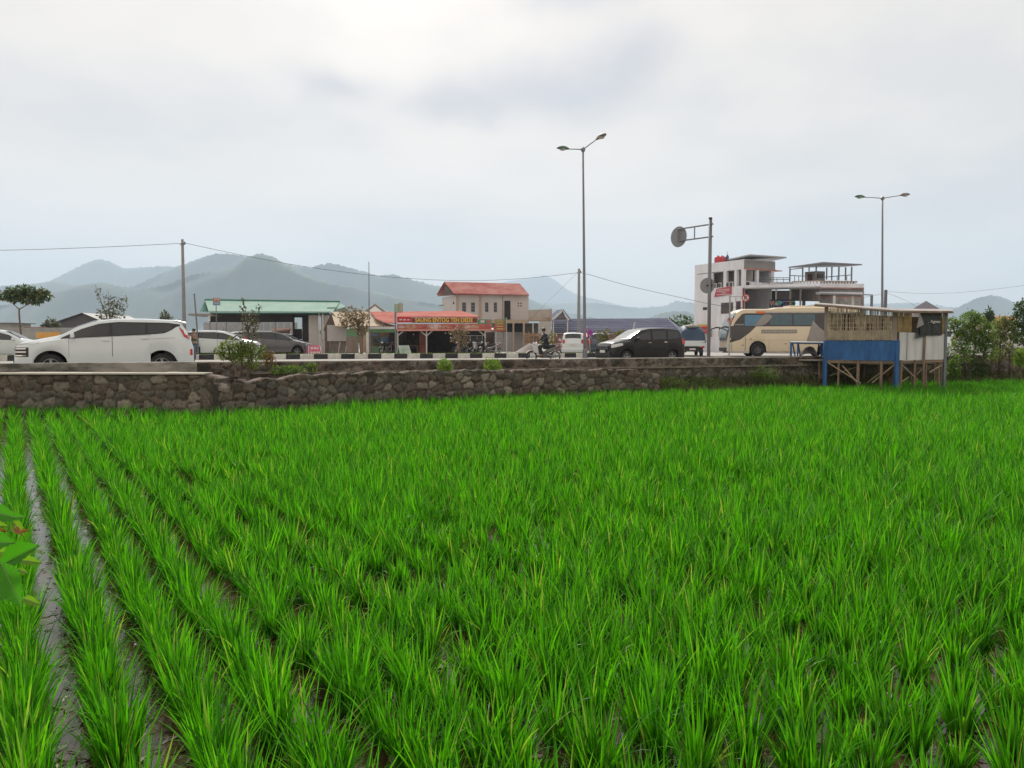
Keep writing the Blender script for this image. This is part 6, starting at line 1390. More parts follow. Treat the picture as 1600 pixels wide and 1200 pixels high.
rows = [[P(1432 + 8 * i / 4, t_ , 24.80 + .05 * i + .05 * math.sin(k)) for k, t_ in enumerate(np.linspace(512 + i * -.3, 529 - i * .6, 5))] for i in range(5)]
MB().grid(rows).build('cloth_fold', blkc, hbn, world=True, smooth=True)
b = MB(); b.plate([P(1437.5, 488, 24.78), P(1444, 507, 24.82), P(1432, 513, 24.74)], (0, .01, 0)); b.build('cloth_flap', mat('grey_cloth', (.30, .30, .30), .7), hbn, world=True)
text_mesh('lettering', 'K. Ageec', frame_w, .13, hbn, P(1458, 502.5, 25.06) - hbn.location, depth=.003, bold=.002)
b = MB()
for (x, y_, rx_, ry_) in ((1449, 513, 3, 7), (1462, 514, 2.5, 5), (1452, 492, 6, 2.5)):
    pts = [P(x + rx_ * math.cos(a), y_ + ry_ * math.sin(a), 25.02) for a in np.linspace(-3.6, .5, 12)]; b.tube(pts, .006, 4)
b.build('drawing', mat('faint_chalk', (.20, .24, .25), .7), hbn, world=True)
# blue platform
PF = thing('blue_platform', 'small platform with blue railing beside the bamboo hut', 'platform', (PX(1262, 27), 27, 0))
def tb(pts, r, m, nm, root=PF): MB().tube(pts, r, 6).build(nm, m, root, world=True)
MB().plate([P(1234, 534, 26.6), P(1288, 535, 26.2), P(1289, 534.2, 27.4), P(1236, 533.2, 27.8)], (0, 0, -.03)).build('shelf', mat('pale_shelf', (.42, .46, .52), .6), PF, world=True)
for (x, y0, y1, yy, r) in ((1236, 535, 590, 26.6, .035), (1288, 535, 560, 26.3, .03), (1247, 535, 560, 27.6, .03), (1284, 535, 561, 27.3, .03)): tb([P(x - 1, y1, yy), P(x, y0, yy)], r, blue_p, 'post')
for (x0, x1, yy) in ((1238, 1243, 26.8), (1247, 1251, 27.0), (1280, 1276, 27.1)): tb([P(x0, 535, yy), P(x1, 560, yy)], .025, mat('navy_rail', (.03, .06, .13), .6), 'rail')
tb([P(1236, 536, 26.6), P(1288, 537, 26.3)], .025, blue_p, 'rail')
MB().plate([P(1236, 561, 26.6), P(1290, 562, 26.3), P(1289, 559, 27.6), P(1242, 558.5, 27.8)], (0, 0, -.05)).build('deck', board_g, PF, world=True)
for (x, yy, r) in ((1245, 27.5, .04), (1280, 26.5, .045), (1284, 26.6, .04)): tb([P(x, 592 if yy < 27 else 584, yy), P(x, 561, yy)], r, pole_m, 'leg')
tb([P(1243, 582, 27.4), P(1282, 584, 26.6)], .025, mat('brace_wood', (.4, .32, .23), .85), 'brace')
gd = thing('covered_goods', 'heap of goods under grey plastic on the blue platform', 'goods', P(1266, 559, 27.0))
rows = []
for i in range(8):
    rows.append([P(1251 + 26 * k / 11, 560, 26.8 + .7 * i / 7) + Vector((0, 0, (.42 + .08 * fbm(i, k, .9)) * (math.sin(math.pi * (k + .3) / 11.6) ** .5) * (math.sin(math.pi * (i + .3) / 7.6) ** .4))) for k in range(12)])
MB().grid(rows).build('plastic_cover', mat('grey_plastic', (.26, .24, .24), .5, col2=(.12, .11, .11), scale=4, bump=.6), gd, world=True, smooth=True)

# ------------------------------------------------------------------ poles, lamps, wires
def street_lamp(label, px, topy, Y, dxl, dxr, lean=0.0):
    r = thing('street_lamp', label, 'street lamp', (PX(px, Y), Y, ROADZ), group='twin headed street lamps')
    top = P(px, topy, Y) - r.location; base = Vector((lean, 0, 0))
    b = MB(); n = 9; b.tube([base.lerp(top, i / n) for i in range(n + 1)], [.11 - .055 * i / n for i in range(n + 1)], 10); b.build('pole', steel, r, smooth=True)
    MB().lathe([(.16, 0), (.16, .5), (.12, .6)], base, 'Z', 12).build('base_sleeve', steel, r); MB().box(base + Vector((0, 0, .02)), (.42, .42, .05)).build('base_plate', steel, r)
    MB().lathe([(.07, -.1), (.14, -.02), (.14, .12), (.04, .22)], top, 'Z', 10).build('collar', steel, r)
    for (e, s_) in ((dxl, -1), (dxr, 1)):
        tip = Vector(e)
        a = MB().tube([top + Vector((0, 0, .05)), top.lerp(top + tip, .5) + Vector((0, 0, .04)), top + tip], [.035, .032, .028], 8).build('arm', steel, r)
        d = Vector((tip.x, tip.y, tip.z * .6)).normalized(); c = top + tip
        rows = []; sd_ = d.cross(Vector((0, 0, 1))).normalized(); up = sd_.cross(d)
        for i, (t, w_, h) in enumerate(((-.05, .05, .04), (.08, .10, .09), (.28, .17, .14), (.5, .20, .13), (.72, .15, .09), (.84, .05, .03))):
            rows.append([c + d * t + sd_ * w_ * math.cos(q) + up * (h * math.sin(q) * (1.25 if math.sin(q) > 0 else .5)) for q in np.linspace(0, 2 * math.pi, 13)])
        hd = MB().grid(rows).build('lamp_head', mat('lamp_head_green', (.06, .14, .11), .5) if s_ < 0 else mat('lamp_head_grey', (.17, .16, .14), .5), r, smooth=True)
        MB().ellipsoid(c + d * .42 - up * .06, (.20, .20, .07), 12, 6).build('lamp_glass', mat('lamp_bowl', (.42, .40, .34), .25), hd, smooth=True)
    return r
street_lamp('tall twin headed street lamp behind the front of the black minivan', 911, 235, 49.5, (-.95, -.45, -.03), (.75, -1.0, .42), .12)
street_lamp('twin headed street lamp rising behind the bamboo hut', 1379, 311, 61, (-1.55, -.3, .08), (1.55, .3, .33), -.05)
def power_pole(label, px, topy, Y, r0, r1, m, band=None, lean=0):
    r = thing('power_pole', label, 'power pole', (PX(px, Y), Y, ROADZ), group='power poles')
    top = P(px, topy, Y).z - ROADZ
    MB().tube([(lean, 0, -.05), (lean * .5, 0, top / 2), (0, 0, top)], [r0, (r0 + r1) / 2, r1], 12).build('shaft', m, r, smooth=True)
    MB().tube([(-.18, 0, top - .38), (.2, 0, top - .34)], .03, 6).build('bracket', trim_b, r)
    MB().lathe([(.03, 0), (.055, .04), (.03, .08), (.055, .12), (.03, .16)], (.16, 0, top - .33), 'Z', 10).build('insulator', trim_b, r)
    if band: MB().lathe([(r0 + .004, 0), (r0 + .002, .9)], (lean, 0, band), 'Z', 12, False).build('painted_band', mat('yellow_band', (.50, .33, .12), .8, var=.2), r)
    return r
conc_p = mat('pole_concrete', (.26, .26, .265), .85, var=.12, scale=1.5)
pp1 = power_pole('thick concrete power pole rising behind the rear of the white minivan', 289.5, 374, 54.5, .15, .09, conc_p, .95, -.02)
pp2 = power_pole('concrete power pole just left of the tall street lamp', 904, 420, 70, .17, .11, conc_p, None, .0)
pp3 = power_pole('dark short looking power pole beside the farther street lamp', 1381, 453, 100, .22, .2, mat('dark_pole', (.11, .11, .13), .8))
def wire(label, pts, r=.016):
    """pts: list of (px, py, Y) with a smooth sag between"""
    p3 = [P(*q) for q in pts]; out_ = []
    n = len(p3)
    for i in range(n - 1):
        p0, p1, p2, p4 = p3[max(i - 1, 0)], p3[i], p3[i + 1], p3[min(i + 2, n - 1)]
        for k in range(8):
            t = k / 8; out_.append(.5 * ((2 * p1) + (-p0 + p2) * t + (2 * p0 - 5 * p1 + 4 * p2 - p4) * t * t + (-p0 + 3 * p1 - 3 * p2 + p4) * t ** 3))
    out_.append(p3[-1]); b = MB(); b.tube(out_, r, 5); o = b.build('power_cable', mat('cable_black', (.02, .02, .02), .6), smooth=True)
    return tag(o, label, 'cable', 'overhead power cables')
wire('black overhead cable entering from the left to the thick power pole', [(-120, 389, 53.5), (0, 391, 53.7), (150, 386.5, 54), (290, 380, 54.4)])
wire('black overhead cable sagging between the thick pole and the pole by the street lamp', [(290, 380, 54.4), (380, 399, 57), (480, 417, 60), (600, 432, 63), (720, 438.5, 66), (820, 435, 68), (904, 426, 70)])
wire('black overhead cable falling right from the lamp side pole in front of the white building', [(904, 426, 70), (920, 429, 70), (980, 446, 70), (1050, 462, 70), (1130, 478, 70), (1210, 481.5, 74), (1290, 474, 84), (1381, 459, 99.8)], .018)
wire('thin overhead cable running right from the dark pole out of the picture', [(1381, 455, 99.8), (1440, 458.5, 98), (1500, 457, 95), (1560, 451, 92), (1640, 441, 90)], .014)
wire('cable dropping right from the dark pole behind the bamboo hut', [(1381, 456, 99.8), (1410, 467, 95), (1432, 479, 90)], .018)
wire('thin stay wire slanting down left from the pole by the street lamp', [(904, 424, 70), (880, 448, 70), (853, 474, 70), (828, 500, 70)], .008)

# gantry sign seen from behind
GS = thing('gantry_sign', 'grey steel sign gantry with round plate seen from behind', 'road sign', (PX(1107, 28), 28, ROADZ))
tz = P(1107, 342, 28).z - ROADZ
MB().tube([(0, 0, -.3), (0, 0, tz)], .065, 12).build('pole', steel, GS, smooth=True); MB().lathe([(.075, 0), (.06, .05)], (0, 0, tz), 'Z', 12).build('pole_cap', trim_b, GS)
ad = Vector((-.6, .8, 0)); 
for py in (350.5, 370): 
    z = P(1107, py, 28).z - ROADZ; MB().tube([(ad * -.12) + Vector((0, 0, z)), ad * 1.56 + Vector((0, 0, z))], .028, 8).build('arm', steel, GS)
z0_, z1_ = P(1107, 370, 28).z - ROADZ, P(1107, 350.5, 28).z - ROADZ
for t in (.72, 1.52): MB().tube([ad * t + Vector((0, 0, z0_)), ad * t + Vector((0, 0, z1_))], .022, 8).build('brace', steel, GS)
def disc(root, c, r, nrm, m, nm='sign_plate', th=.006, ir=0.0, n=40):
    nrm = Vector(nrm).normalized(); s1 = nrm.cross(Vector((0, 0, 1))).normalized(); s2 = s1.cross(nrm)
    b = MB(); ang = [2 * math.pi * k / n for k in range(n)]
    if ir == 0: b.plate([Vector(c) + s1 * r * math.cos(a) + s2 * r * math.sin(a) for a in ang], nrm * th)
    else:
        o_ = [Vector(c) + s1 * r * math.cos(a) + s2 * r * math.sin(a) for a in ang]; i_ = [Vector(c) + s1 * ir * math.cos(a) + s2 * ir * math.sin(a) for a in ang]
        k_ = nrm * th; vs = o_ + i_ + [q + k_ for q in o_] + [q + k_ for q in i_]
        fs = []
        for k in range(n):
            j = (k + 1) % n; fs += [(k, j, n + j, n + k), (2 * n + k, 3 * n + k, 3 * n + j, 2 * n + j), (k, 2 * n + k, 2 * n + j, j), (n + k, n + j, 3 * n + j, 3 * n + k)]
        b.add(vs, fs)
    return b.build(nm, m, root)
sgrey = mat('sign_back_grey', (.24, .25, .27), .5, .3, var=.08)
disc(GS, ad * 1.52 + Vector((.045, .06, (z0_ + z1_) / 2 - .05)), .39, (.8, .6, 0), sgrey)
disc(GS, Vector((-.06, .08, P(1107, 446, 28).z - ROADZ)), .285, (.62, .78, 0), sgrey, 'lower_sign_plate')
b = MB(); zz = P(1107, 446, 28).z - ROADZ; b.box((0, 0, zz), (.22, .1, .04)); b.tube([(.05, -.02, zz - .26), (.05, -.02, zz + .26)], .015, 6); b.build('bracket', trim_b, GS)
# no-parking signs
def glyph_sign(root, c, r, nrm=(0, -1, 0)):
    c = Vector(c); red = mat('sign_red_ring', (.50, .02, .03), .5)
    pl = disc(root, c, r, nrm, frame_w); disc(pl, c + Vector((0, -.012, 0)), r, nrm, red, 'ring', .004, r * .78)
    for q in (pl.children): q.parent = pl
    t = text_mesh('letter', 'R', trim_b, r * 1.35, pl, c + Vector((0, -.014, 0)), depth=.002, bold=.012)
    a = R(-45); b = MB(); b.box((0, 0, 0), (r * 1.6, .006, r * .17)); o = b.build('slash', red, pl); o.location = c + Vector((0, -.024, 0)); o.rotation_euler = (0, R(45), 0)
NP = thing('no_parking_sign', 'no parking sign hung from a white pole arm above the coach', 'road sign', (PX(1139, 49), 49, ROADZ))
MB().tube([(0, 0, 0), (0, 0, PZ(462, 49) - ROADZ)], .045, 8).build('pole', mat('grey_pole', (.32, .33, .35), .6), NP)
b = MB()
for py in (463.5,): b.tube([(0, 0, PZ(py, 49) - ROADZ), (PX(1162, 49) - PX(1139, 49), 0, PZ(py, 49) - ROADZ)], .02, 6)
b.build('arm', mat('grey_pole', (.32, .33, .35), .6), NP); MB().tube([(.37, 0, PZ(463.5, 49) - ROADZ), (.37, 0, PZ(472, 49) - ROADZ)], .015, 6).build('strut', steel, NP)
glyph_sign(NP, (PX(1163, 49) - PX(1139, 49), -.05, PZ(465.5, 49) - ROADZ), .25)
glyph_sign(NP, (-.02, -.08, PZ(500.5, 49) - ROADZ), .17)
# thin poles and small signs
tp = thing('flag_pole', 'thin tall steel mast standing at the corner of the green shop', 'mast', (PX(577.5, 53), 53, ROADZ)); tz = PZ(409, 53) - ROADZ
MB().tube([(0, 0, 0), (0, 0, tz * .5), (.02, 0, tz)], [.045, .038, .025], 8).build('mast_tube', steel, tp); MB().lathe([(.06, 0), (.06, .12)], (0, 0, 0), 'Z', 8).build('base_collar', steel, tp)
tp = thing('thin_post', 'thin leaning grey post beside the white people carrier', 'post', (PX(310.5, 46.5), 46.5, ROADZ)); tz = PZ(461, 46.5) - ROADZ
MB().tube([(0, 0, 0), (-.06, 0, tz * .5), (-.17, 0, tz)], [.055, .05, .045], 8).build('post_tube', steel, tp); MB().lathe([(.05, 0), (.05, .06)], (-.17, 0, tz), 'Z', 8).build('post_cap', trim_b, tp)
tp = thing('parking_sign', 'small red and blue sign on a thin post before the green roof', 'sign', (PX(339.5, 54), 54, ROADZ))
MB().tube([(0, 0, 0), (0, 0, PZ(470, 54) - ROADZ)], .03, 6).build('post', steel, tp)
MB().pb(332.5, 344, 465.5, 471.2, 53.9, .04).build('upper_plate', mat('faded_red', (.46, .25, .22), .6, col2=(.30, .10, .09), scale=6), tp, world=True); MB().pb(332.5, 344, 471.4, 477, 53.9, .04).build('lower_plate', mat('faded_blue', (.08, .17, .36), .6, col2=(.22, .28, .40), scale=6), tp, world=True)
MB().pb(335, 342, 467, 468, 53.87, .02).build('text_line', frame_w, tp, world=True); MB().pb(335, 342, 473, 474, 53.87, .02).build('text_line', frame_w, tp, world=True)
def aframe(label, px, w_, Y, pyt, pyb, m, lines, rot):
    r = thing('a_frame_sign', label, 'sign', (PX(px, Y), Y, .80), rot)
    h = PZ(pyt, Y) - PZ(pyb, Y); ww = w_
    for s_ in (-1, 1):
        p_ = MB().hexa([(-ww, s_ * .42 - .02, 0), (ww, s_ * .42 - .02, 0), (ww, s_ * .42 + .02, 0), (-ww, s_ * .42 + .02, 0)], [(-ww * .8, s_ * .03 - .02, h), (ww * .8, s_ * .03 - .02, h), (ww * .8, s_ * .03 + .02, h), (-ww * .8, s_ * .03 + .02, h)]).build('board', m, r)
        if s_ < 0:
            for k, marks in enumerate(lines):
                z = h * (.75 - .38 * k)
                for (mx_, mw_) in marks: MB().box((mx_ + mw_ / 2, -.42 + .39 * z / h - .03, z), (mw_, .008, h * .2), rx=-math.atan(.39 / h)).build('lettering_mark', mat('pale_lettering', (.62, .52, .55), .6), p_)
        for e in (-1, 1): MB().tube([(e * ww, s_ * .42, 0), (e * ww * .8, s_ * .03, h)], .022, 6).build('frame_edge', frame_w, r)
aframe('pink A-frame sign with pale lettering on the verge', 491, .44, 50.5, 535, 553, mat('pink_board', (.55, .12, .20), .6), (((-.24, .14), (-.06, .16), (.14, .12)), ((-.28, .10), (-.15, .18), (.08, .10), (.22, .10))), .45)
aframe('white and green A-frame sign in front of the food stall', 631, .42, 51.5, 535.5, 553, mat('pale_green_board', (.45, .48, .44), .6, col2=(.20, .32, .25), scale=1.5), (), .55)
fg = thing('purple_flag', 'purple feather flag fluttering beside the tall street lamp', 'flag', (PX(922, 56), 56, ROADZ))
MB().tube([(0, 0, 0), (-.05, 0, 1.4), (-.28, 0, PZ(509, 56) - ROADZ)], .018, 6).build('pole', frame_w, fg)
rows = []
for i in range(7):
    t = i / 6; rows.append([(PX(916 + (11 * (1 - abs(t - .5) * 1.5)) * k / 5 + 2 * t, 56) - PX(922, 56), .05 * math.sin(k * 1.4 + i), PZ(511 + 19 * t - 1.0 * k * (t - .4), 56) - ROADZ) for k in range(6)])
MB().grid(rows).build('cloth', mat('purple_cloth', (.30, .04, .30), .6, var=.15), fg, smooth=True)
wf_ = thing('white_flag', 'small white pennant on a pole above the black minivan', 'flag', (PX(989, 60), 60, ROADZ))
MB().tube([(0, 0, 0), (0, 0, PZ(516, 60) - ROADZ), (.12, 0, PZ(504, 60) - ROADZ)], .03, 6).build('pole', frame_w, wf_); MB().plate([P(988.5, 515, 60), P(990, 515, 60), P(993, 504, 60), P(991, 504, 60)], (0, .02, 0)).build('cloth', mat('white_cloth', (.8, .8, .78), .6), wf_, world=True)
# parked motorcycles
for i, (px, Y, rot, lb) in enumerate(((721, 55, .9, 'dark parked motorcycle under the food stall roof, leftmost of the row'), (737, 55.3, 1.0, 'second dark parked motorcycle from the left under the food stall roof'), (748, 55, .8, 'third dark parked motorcycle from the left under the food stall roof'), (763, 54.6, .45, 'dark parked motorcycle at the right end of the row under the food stall roof'), (603, 54.8, 1.2, 'dark motorcycle parked in front of the green shop'))):
    c = copy_tree(mb1); c.name = 'parked_motorcycle'; c['label'] = lb; c['group'] = 'motorcycles parked at the stalls'; place(c, px, Y, .80, rot)
    def rec(o):
        if o.type == 'MESH' and o.data.materials and o.data.materials[0].name == 'white_plastic':
            o.data = o.data.copy(); o.data.materials[0] = p_black if i != 2 else p_silver
        for k in o.children: rec(k)
    rec(c)

# ------------------------------------------------------------------ plants
bark = mat('bark', (.16, .12, .09), .95, var=.25, scale=6, bump=.5); bark_p = mat('pale_bark', (.27, .21, .16), .95, var=.2, scale=6, bump=.5)
lf_dark = leafmat('leaf_dark', (.025, .055, .015), (.07, .12, .03), .3); lf_mid = leafmat('leaf_mid', (.05, .11, .02), (.13, .22, .04), .4, c3=(.30, .26, .08))
lf_lime = leafmat('leaf_lime', (.10, .20, .02), (.24, .34, .05), .45); lf_dry = leafmat('leaf_dry', (.14, .11, .06), (.28, .22, .13), .3, tcol=(1.2, 1.1, .8)); lf_grey = leafmat('leaf_greygreen', (.07, .08, .05), (.16, .17, .11), .3, tcol=(1.2, 1.2, .9))
def tree(name, label, loc, stems, clumps, n, size, lm_, bm_=bark, cat='tree', droop=.2, aspect=.5, group=None, twigs=0, shell=.45):
    """stems: list of (points, radii); clumps local"""
    r = thing(name, label, cat, loc, 0, group)
    b = MB()
    for pts, rs in stems: b.tube(pts, rs, 7)
    top = Vector(stems[0][0][-1])
    for k, c in enumerate(clumps):
        cc = Vector(c[:3]); s0 = min((Vector(q) for st in stems for q in st[0][len(st[0]) // 2:]), key=lambda q: (q - cc).length)
        mid = s0.lerp(cc, .5) + Vector((0, 0, -.03)); b.tube([s0, mid, cc], [stems[0][1][-1] * .7, stems[0][1][-1] * .45, .006], 5)
        for q in range(twigs):
            e = cc + Vector((random.uniform(-1, 1) * c[3], random.uniform(-1, 1) * c[4], random.uniform(-.4, 1) * c[5])); b.tube([mid, cc.lerp(e, .4), e], [.012, .008, .004], 4)
    b.build('trunk', bm_, r, smooth=True)
    foliage('crown' if cat == 'tree' else 'foliage', clumps, n, size, lm_, r, droop=droop, aspect=aspect, shell=shell)
    return r
def cl_px(lst, Y, loc, ky=1.0):
    """clumps given as photo ellipses (px, py, rx, ry) at distance Y"""
    s_ = Y / F; out_ = []
    for (x, y_, rx, ry) in lst:
        p = P(x, y_, Y) - Vector(loc); out_.append((p.x, random.uniform(-1, 1) * rx * s_ * .4 * ky, p.z, rx * s_, rx * s_ * ky, ry * s_))
    return out_
# umbrella shaped tree far left
Y = 48; L0 = (PX(35, Y), Y, .9)
tree('umbrella_tree', 'tree with flat dark green crown on a slim trunk at the left edge', L0, [([(0, 0, 0), (-.03, 0, 1.4), (-.10, 0, 2.6), (-.08, 0, 2.95)], [.075, .06, .05, .045]), ([(-.08, 0, 2.9), (.35, 0, 3.15)], [.035, .025]), ([(-.08, 0, 2.9), (-.4, 0, 3.2)], [.035, .025])],
     cl_px([(8, 462, 8, 6), (20, 460, 9, 8), (33, 455, 11, 7), (46, 455, 10, 6), (58, 461, 10, 7), (70, 463, 9, 6), (40, 464, 10, 8), (55, 468, 8, 6), (24, 466, 7, 6), (66, 456, 7, 5), (16, 456, 6, 5)], Y, L0), 2000, .24, leafmat('leaf_umbrella', (.035, .06, .02), (.10, .15, .06), .3, c3=(.34, .18, .09)), droop=.5, aspect=.36)
Y = 60; L0 = (PX(172, Y), Y, .9)
tree('sparse_tree', 'sparse greyish tree rising behind the roof of the white minivan', L0, [([(0, 0, 0), (0, 0, 2.0), (-.2, 0, 3.0), (-.9, 0, 4.9)], [.10, .07, .05, .02]), ([(0, 0, 1.5), (.3, 0, 3), (.5, .1, 4.4)], [.06, .04, .015]), ([(0, 0, 1.8), (.05, 0, 3.4), (0, 0, 5.0)], [.05, .03, .008])],
     cl_px([(160, 488, 9, 8), (176, 482, 12, 12), (188, 476, 8, 12), (170, 494, 14, 8), (155, 462, 5, 12), (168, 470, 6, 9), (184, 492, 11, 8), (194, 468, 5, 6), (152, 451, 5, 3)], Y, L0), 420, .24, lf_grey, droop=.1, aspect=.45, twigs=7)
for (px, Y, py, w_, lab) in ((80, 75, 506, 12, 'small pale tree beyond the orange hoarding'), (258, 95, 495, 9, 'round dark tree far beyond the white minivan roof'), (375, 80, 512, 26, 'dense bushy tree in the yard behind the green roofed shed'), (935, 74, 516, 0, '')):
    if not lab: continue
    L0 = (PX(px, Y), Y, .75); tree('background_tree', lab, L0, [([(0, 0, 0), (0, 0, P(px, py, Y).z - .9)], [.12, .05])], cl_px([(px - w_ * .6, py + 4, w_ * .5, 7), (px, py, w_ * .6, 8), (px + w_ * .6, py + 5, w_ * .5, 7), (px, py + 14, w_ * .8, 9)], Y, L0), 500, .35, lf_mid if w_ > 20 else lf_grey)
# dry tree by the cream roof
Y = 50; L0 = (PX(565, Y), Y, .95)
tree('street_tree', 'half dry street tree with pale trunks in front of the low cream roofed house', L0, [([(0, 0, 0), (0, 0, 1.4), (-.2, 0, 2.0), (-.6, 0, 2.7)], [.09, .07, .05, .02]), ([(.05, 0, 0), (.12, 0, 1.5), (.1, 0, 2.6)], [.07, .05, .02]), ([(-.05, 0, .1), (-.2, 0, 1.6), (-.35, 0, 2.4)], [.05, .04, .02])],
     cl_px([(538, 494, 9, 9), (549, 487, 10, 9), (560, 494, 10, 11), (545, 504, 11, 8), (556, 510, 11, 9), (569, 502, 8, 14), (573, 492, 5, 8), (566, 516, 10, 7), (536, 505, 6, 6)], Y, L0), 950, .16, lf_dry, bark_p, aspect=.55, twigs=5)
Y = 49.8; L0 = (PX(717, Y), Y, .95)
tree('street_tree', 'small pollarded tree with brown leaves in front of the food stall', L0, [([(0, 0, 0), (0, 0, .7), (0, 0, 1.25)], [.10, .08, .06]), ([(0, 0, .8), (-.3, 0, 1.4)], [.06, .03]), ([(0, 0, .8), (.3, 0, 1.5)], [.06, .03])],
     cl_px([(706, 518, 6, 5), (716, 522, 7, 7), (727, 519, 6, 5), (710, 530, 6, 6), (724, 534, 8, 6), (730, 530, 5, 5), (716, 514, 6, 5), (720, 508, 4, 6)], Y, L0), 420, .13, lf_dry, bark_p, twigs=5)
Y = 57; 
for (px, py, w_, lab) in ((858, 528, 14, 'olive bush behind the motorcyclist'), (944, 520, 10, 'pale twiggy bush behind the bonnet of the black minivan'), (968, 523, 8, 'small bush above the windscreen of the black minivan')):
    L0 = (PX(px, Y), Y, .8); tree('garden_bush', lab, L0, [([(0, 0, 0), (0, 0, .9)], [.05, .03])], cl_px([(px - w_ * .5, py + 3, w_ * .5, 8), (px + w_ * .5, py, w_ * .5, 9), (px, py + 12, w_ * .8, 8)], Y, L0), 420, .16, leafmat('leaf_olive', (.10, .10, .03), (.22, .20, .07), .3), cat='bush', twigs=4)
# roadside shrub left of centre, rooted between the walls
Y = 18.3; L0 = (PX(372, Y), Y, .55)
tree('roadside_shrub', 'leafy yellow green shrub growing between the two stone walls', L0, [([(0, 0, 0), (0, 0, .4), (-.15, 0, .75)], [.035, .03, .015]), ([(0.1, 0, 0), (.25, 0, .5), (.35, 0, .9)], [.03, .02, .01]), ([(0, .1, 0), (.08, .1, .9), (.1, .1, 1.55)], [.025, .015, .006])],
     cl_px([(343, 548, 9, 7), (356, 540, 11, 8), (370, 546, 12, 10), (389, 544, 11, 11), (401, 554, 10, 11), (384, 560, 12, 9), (350, 556, 10, 6), (366, 558, 12, 8), (411, 546, 6, 7), (376, 534, 7, 5), (362, 530, 5, 4), (395, 570, 9, 7)], Y, L0, .8), 2600, .050, leafmat('leaf_shrub', (.06, .11, .02), (.20, .27, .05), .4, c3=(.45, .47, .35)), cat='shrub', twigs=4, aspect=.5)
Y = 18.8; L0 = (PX(388, Y), Y, .55)
tree('young_tree', 'thin twiggy young tree standing in the leafy roadside shrub', L0, [([(0, 0, 0), (0, 0, .9), (.02, 0, 1.5), (-.05, 0, 1.95)], [.03, .022, .014, .004]), ([(0, 0, .9), (.15, 0, 1.4), (.28, 0, 1.85)], [.016, .01, .004]), ([(0, 0, .8), (-.12, 0, 1.3), (-.12, 0, 1.9)], [.016, .01, .004])],
     cl_px([(378, 482, 5, 9), (385, 496, 8, 8), (396, 492, 8, 6), (390, 508, 10, 8), (400, 505, 7, 8), (388, 520, 10, 7), (398, 524, 8, 7), (404, 480, 5, 4), (380, 470, 3, 5)], Y, L0, .8), 520, .055, lf_grey, twigs=5)
Y = 18.6
for (px, py, w_, h_, lab, n_) in ((421, 560, 9, 12, 'dark red and yellow leaved croton beside the leafy roadside shrub', 260), (450, 578, 26, 6, 'low leafy herb patch on the ledge right of the roadside shrub', 900), (487, 574, 9, 7, 'small green sprout at the foot of the road wall', 200)):
    L0 = (PX(px, Y), Y, .6); 
    tree('ledge_plant', lab, L0, [([(0, 0, 0), (0, 0, .25)], [.015, .01])], cl_px([(px - w_ * .6, py, w_ * .5, h_), (px, py - 1, w_ * .6, h_), (px + w_ * .6, py, w_ * .5, h_)], Y, L0, .8), n_, .05, leafmat('leaf_croton', (.10, .03, .02), (.30, .22, .04), .3) if n_ == 260 else lf_mid, cat='plant', twigs=2)
for (px, Y, lab) in ((694, 20.9, 'bright green bush on the ledge of the road wall, the left one of two'), (768, 21.6, 'bright green bush on the ledge of the road wall, the right one of two')):
    L0 = (PX(px, Y), Y, .85); k = 1 if px < 700 else 1.25
    tree('wall_bush', lab, L0, [([(0, 0, 0), (0, 0, .2)], [.02, .012])], cl_px([(px - 5 * k, 570, 6 * k, 6), (px + 4 * k, 568, 7 * k, 7), (px, 575, 9 * k, 5), (px + 8 * k, 573, 5 * k, 5), (px - 3, 562, 5 * k, 4)], Y, L0, .8), 620, .05, lf_lime, cat='bush', aspect=.6)
# weeds on the bank, right of the low stone wall
def bank_pt(x0, x1, lo=.0, hi=1.0):
    X = random.uniform(x0, x1); t = random.uniform(lo, hi); y0 = edgeY(X) - .1; y1 = wallY(X) + .1
    return (X, y0 + (y1 - y0) * t, .55 * (t ** .6))
for (px, Y, w_, py, h_, lab, n_, lm_) in ((1040, 23.7, 30, 596, 7, 'low dark weeds at the end of the low stone wall', 900, lf_mid), (1090, 24.6, 34, 593, 6, 'scrubby green weeds along the foot of the road wall', 900, lf_mid), (1150, 25.2, 30, 590, 8, 'flowering weeds below the gantry sign pole', 800, lf_grey), (1194, 25.3, 22, 582, 12, 'tallest bushy weed left of the blue platform', 1000, lf_mid), (1222, 25.8, 16, 590, 8, 'small weeds right beside the blue platform legs', 400, lf_grey)):
    L0 = (PX(px, Y), Y, .1); s3 = [(px - w_ * .7, py + 3, w_ * .45, h_ * .8), (px - w_ * .2, py, w_ * .4, h_), (px + w_ * .3, py + 1, w_ * .4, h_), (px + w_ * .75, py + 3, w_ * .4, h_ * .8), (px, py + 6, w_, h_ * .6)]
    tree('bank_weed', lab, L0, [([(0, 0, 0), (0, 0, .3)], [.015, .01])], cl_px(s3, Y, L0, .5), n_, .06, lm_, cat='weeds', twigs=2, aspect=.4)
grass_patch('bank_grass', 'rough grass and creepers covering the bank below the road wall', lambda: bank_pt(-6, 28), 9000, .22, leafmat('bank_grass_leaf', (.045, .075, .02), (.13, .16, .05), .3), .02)
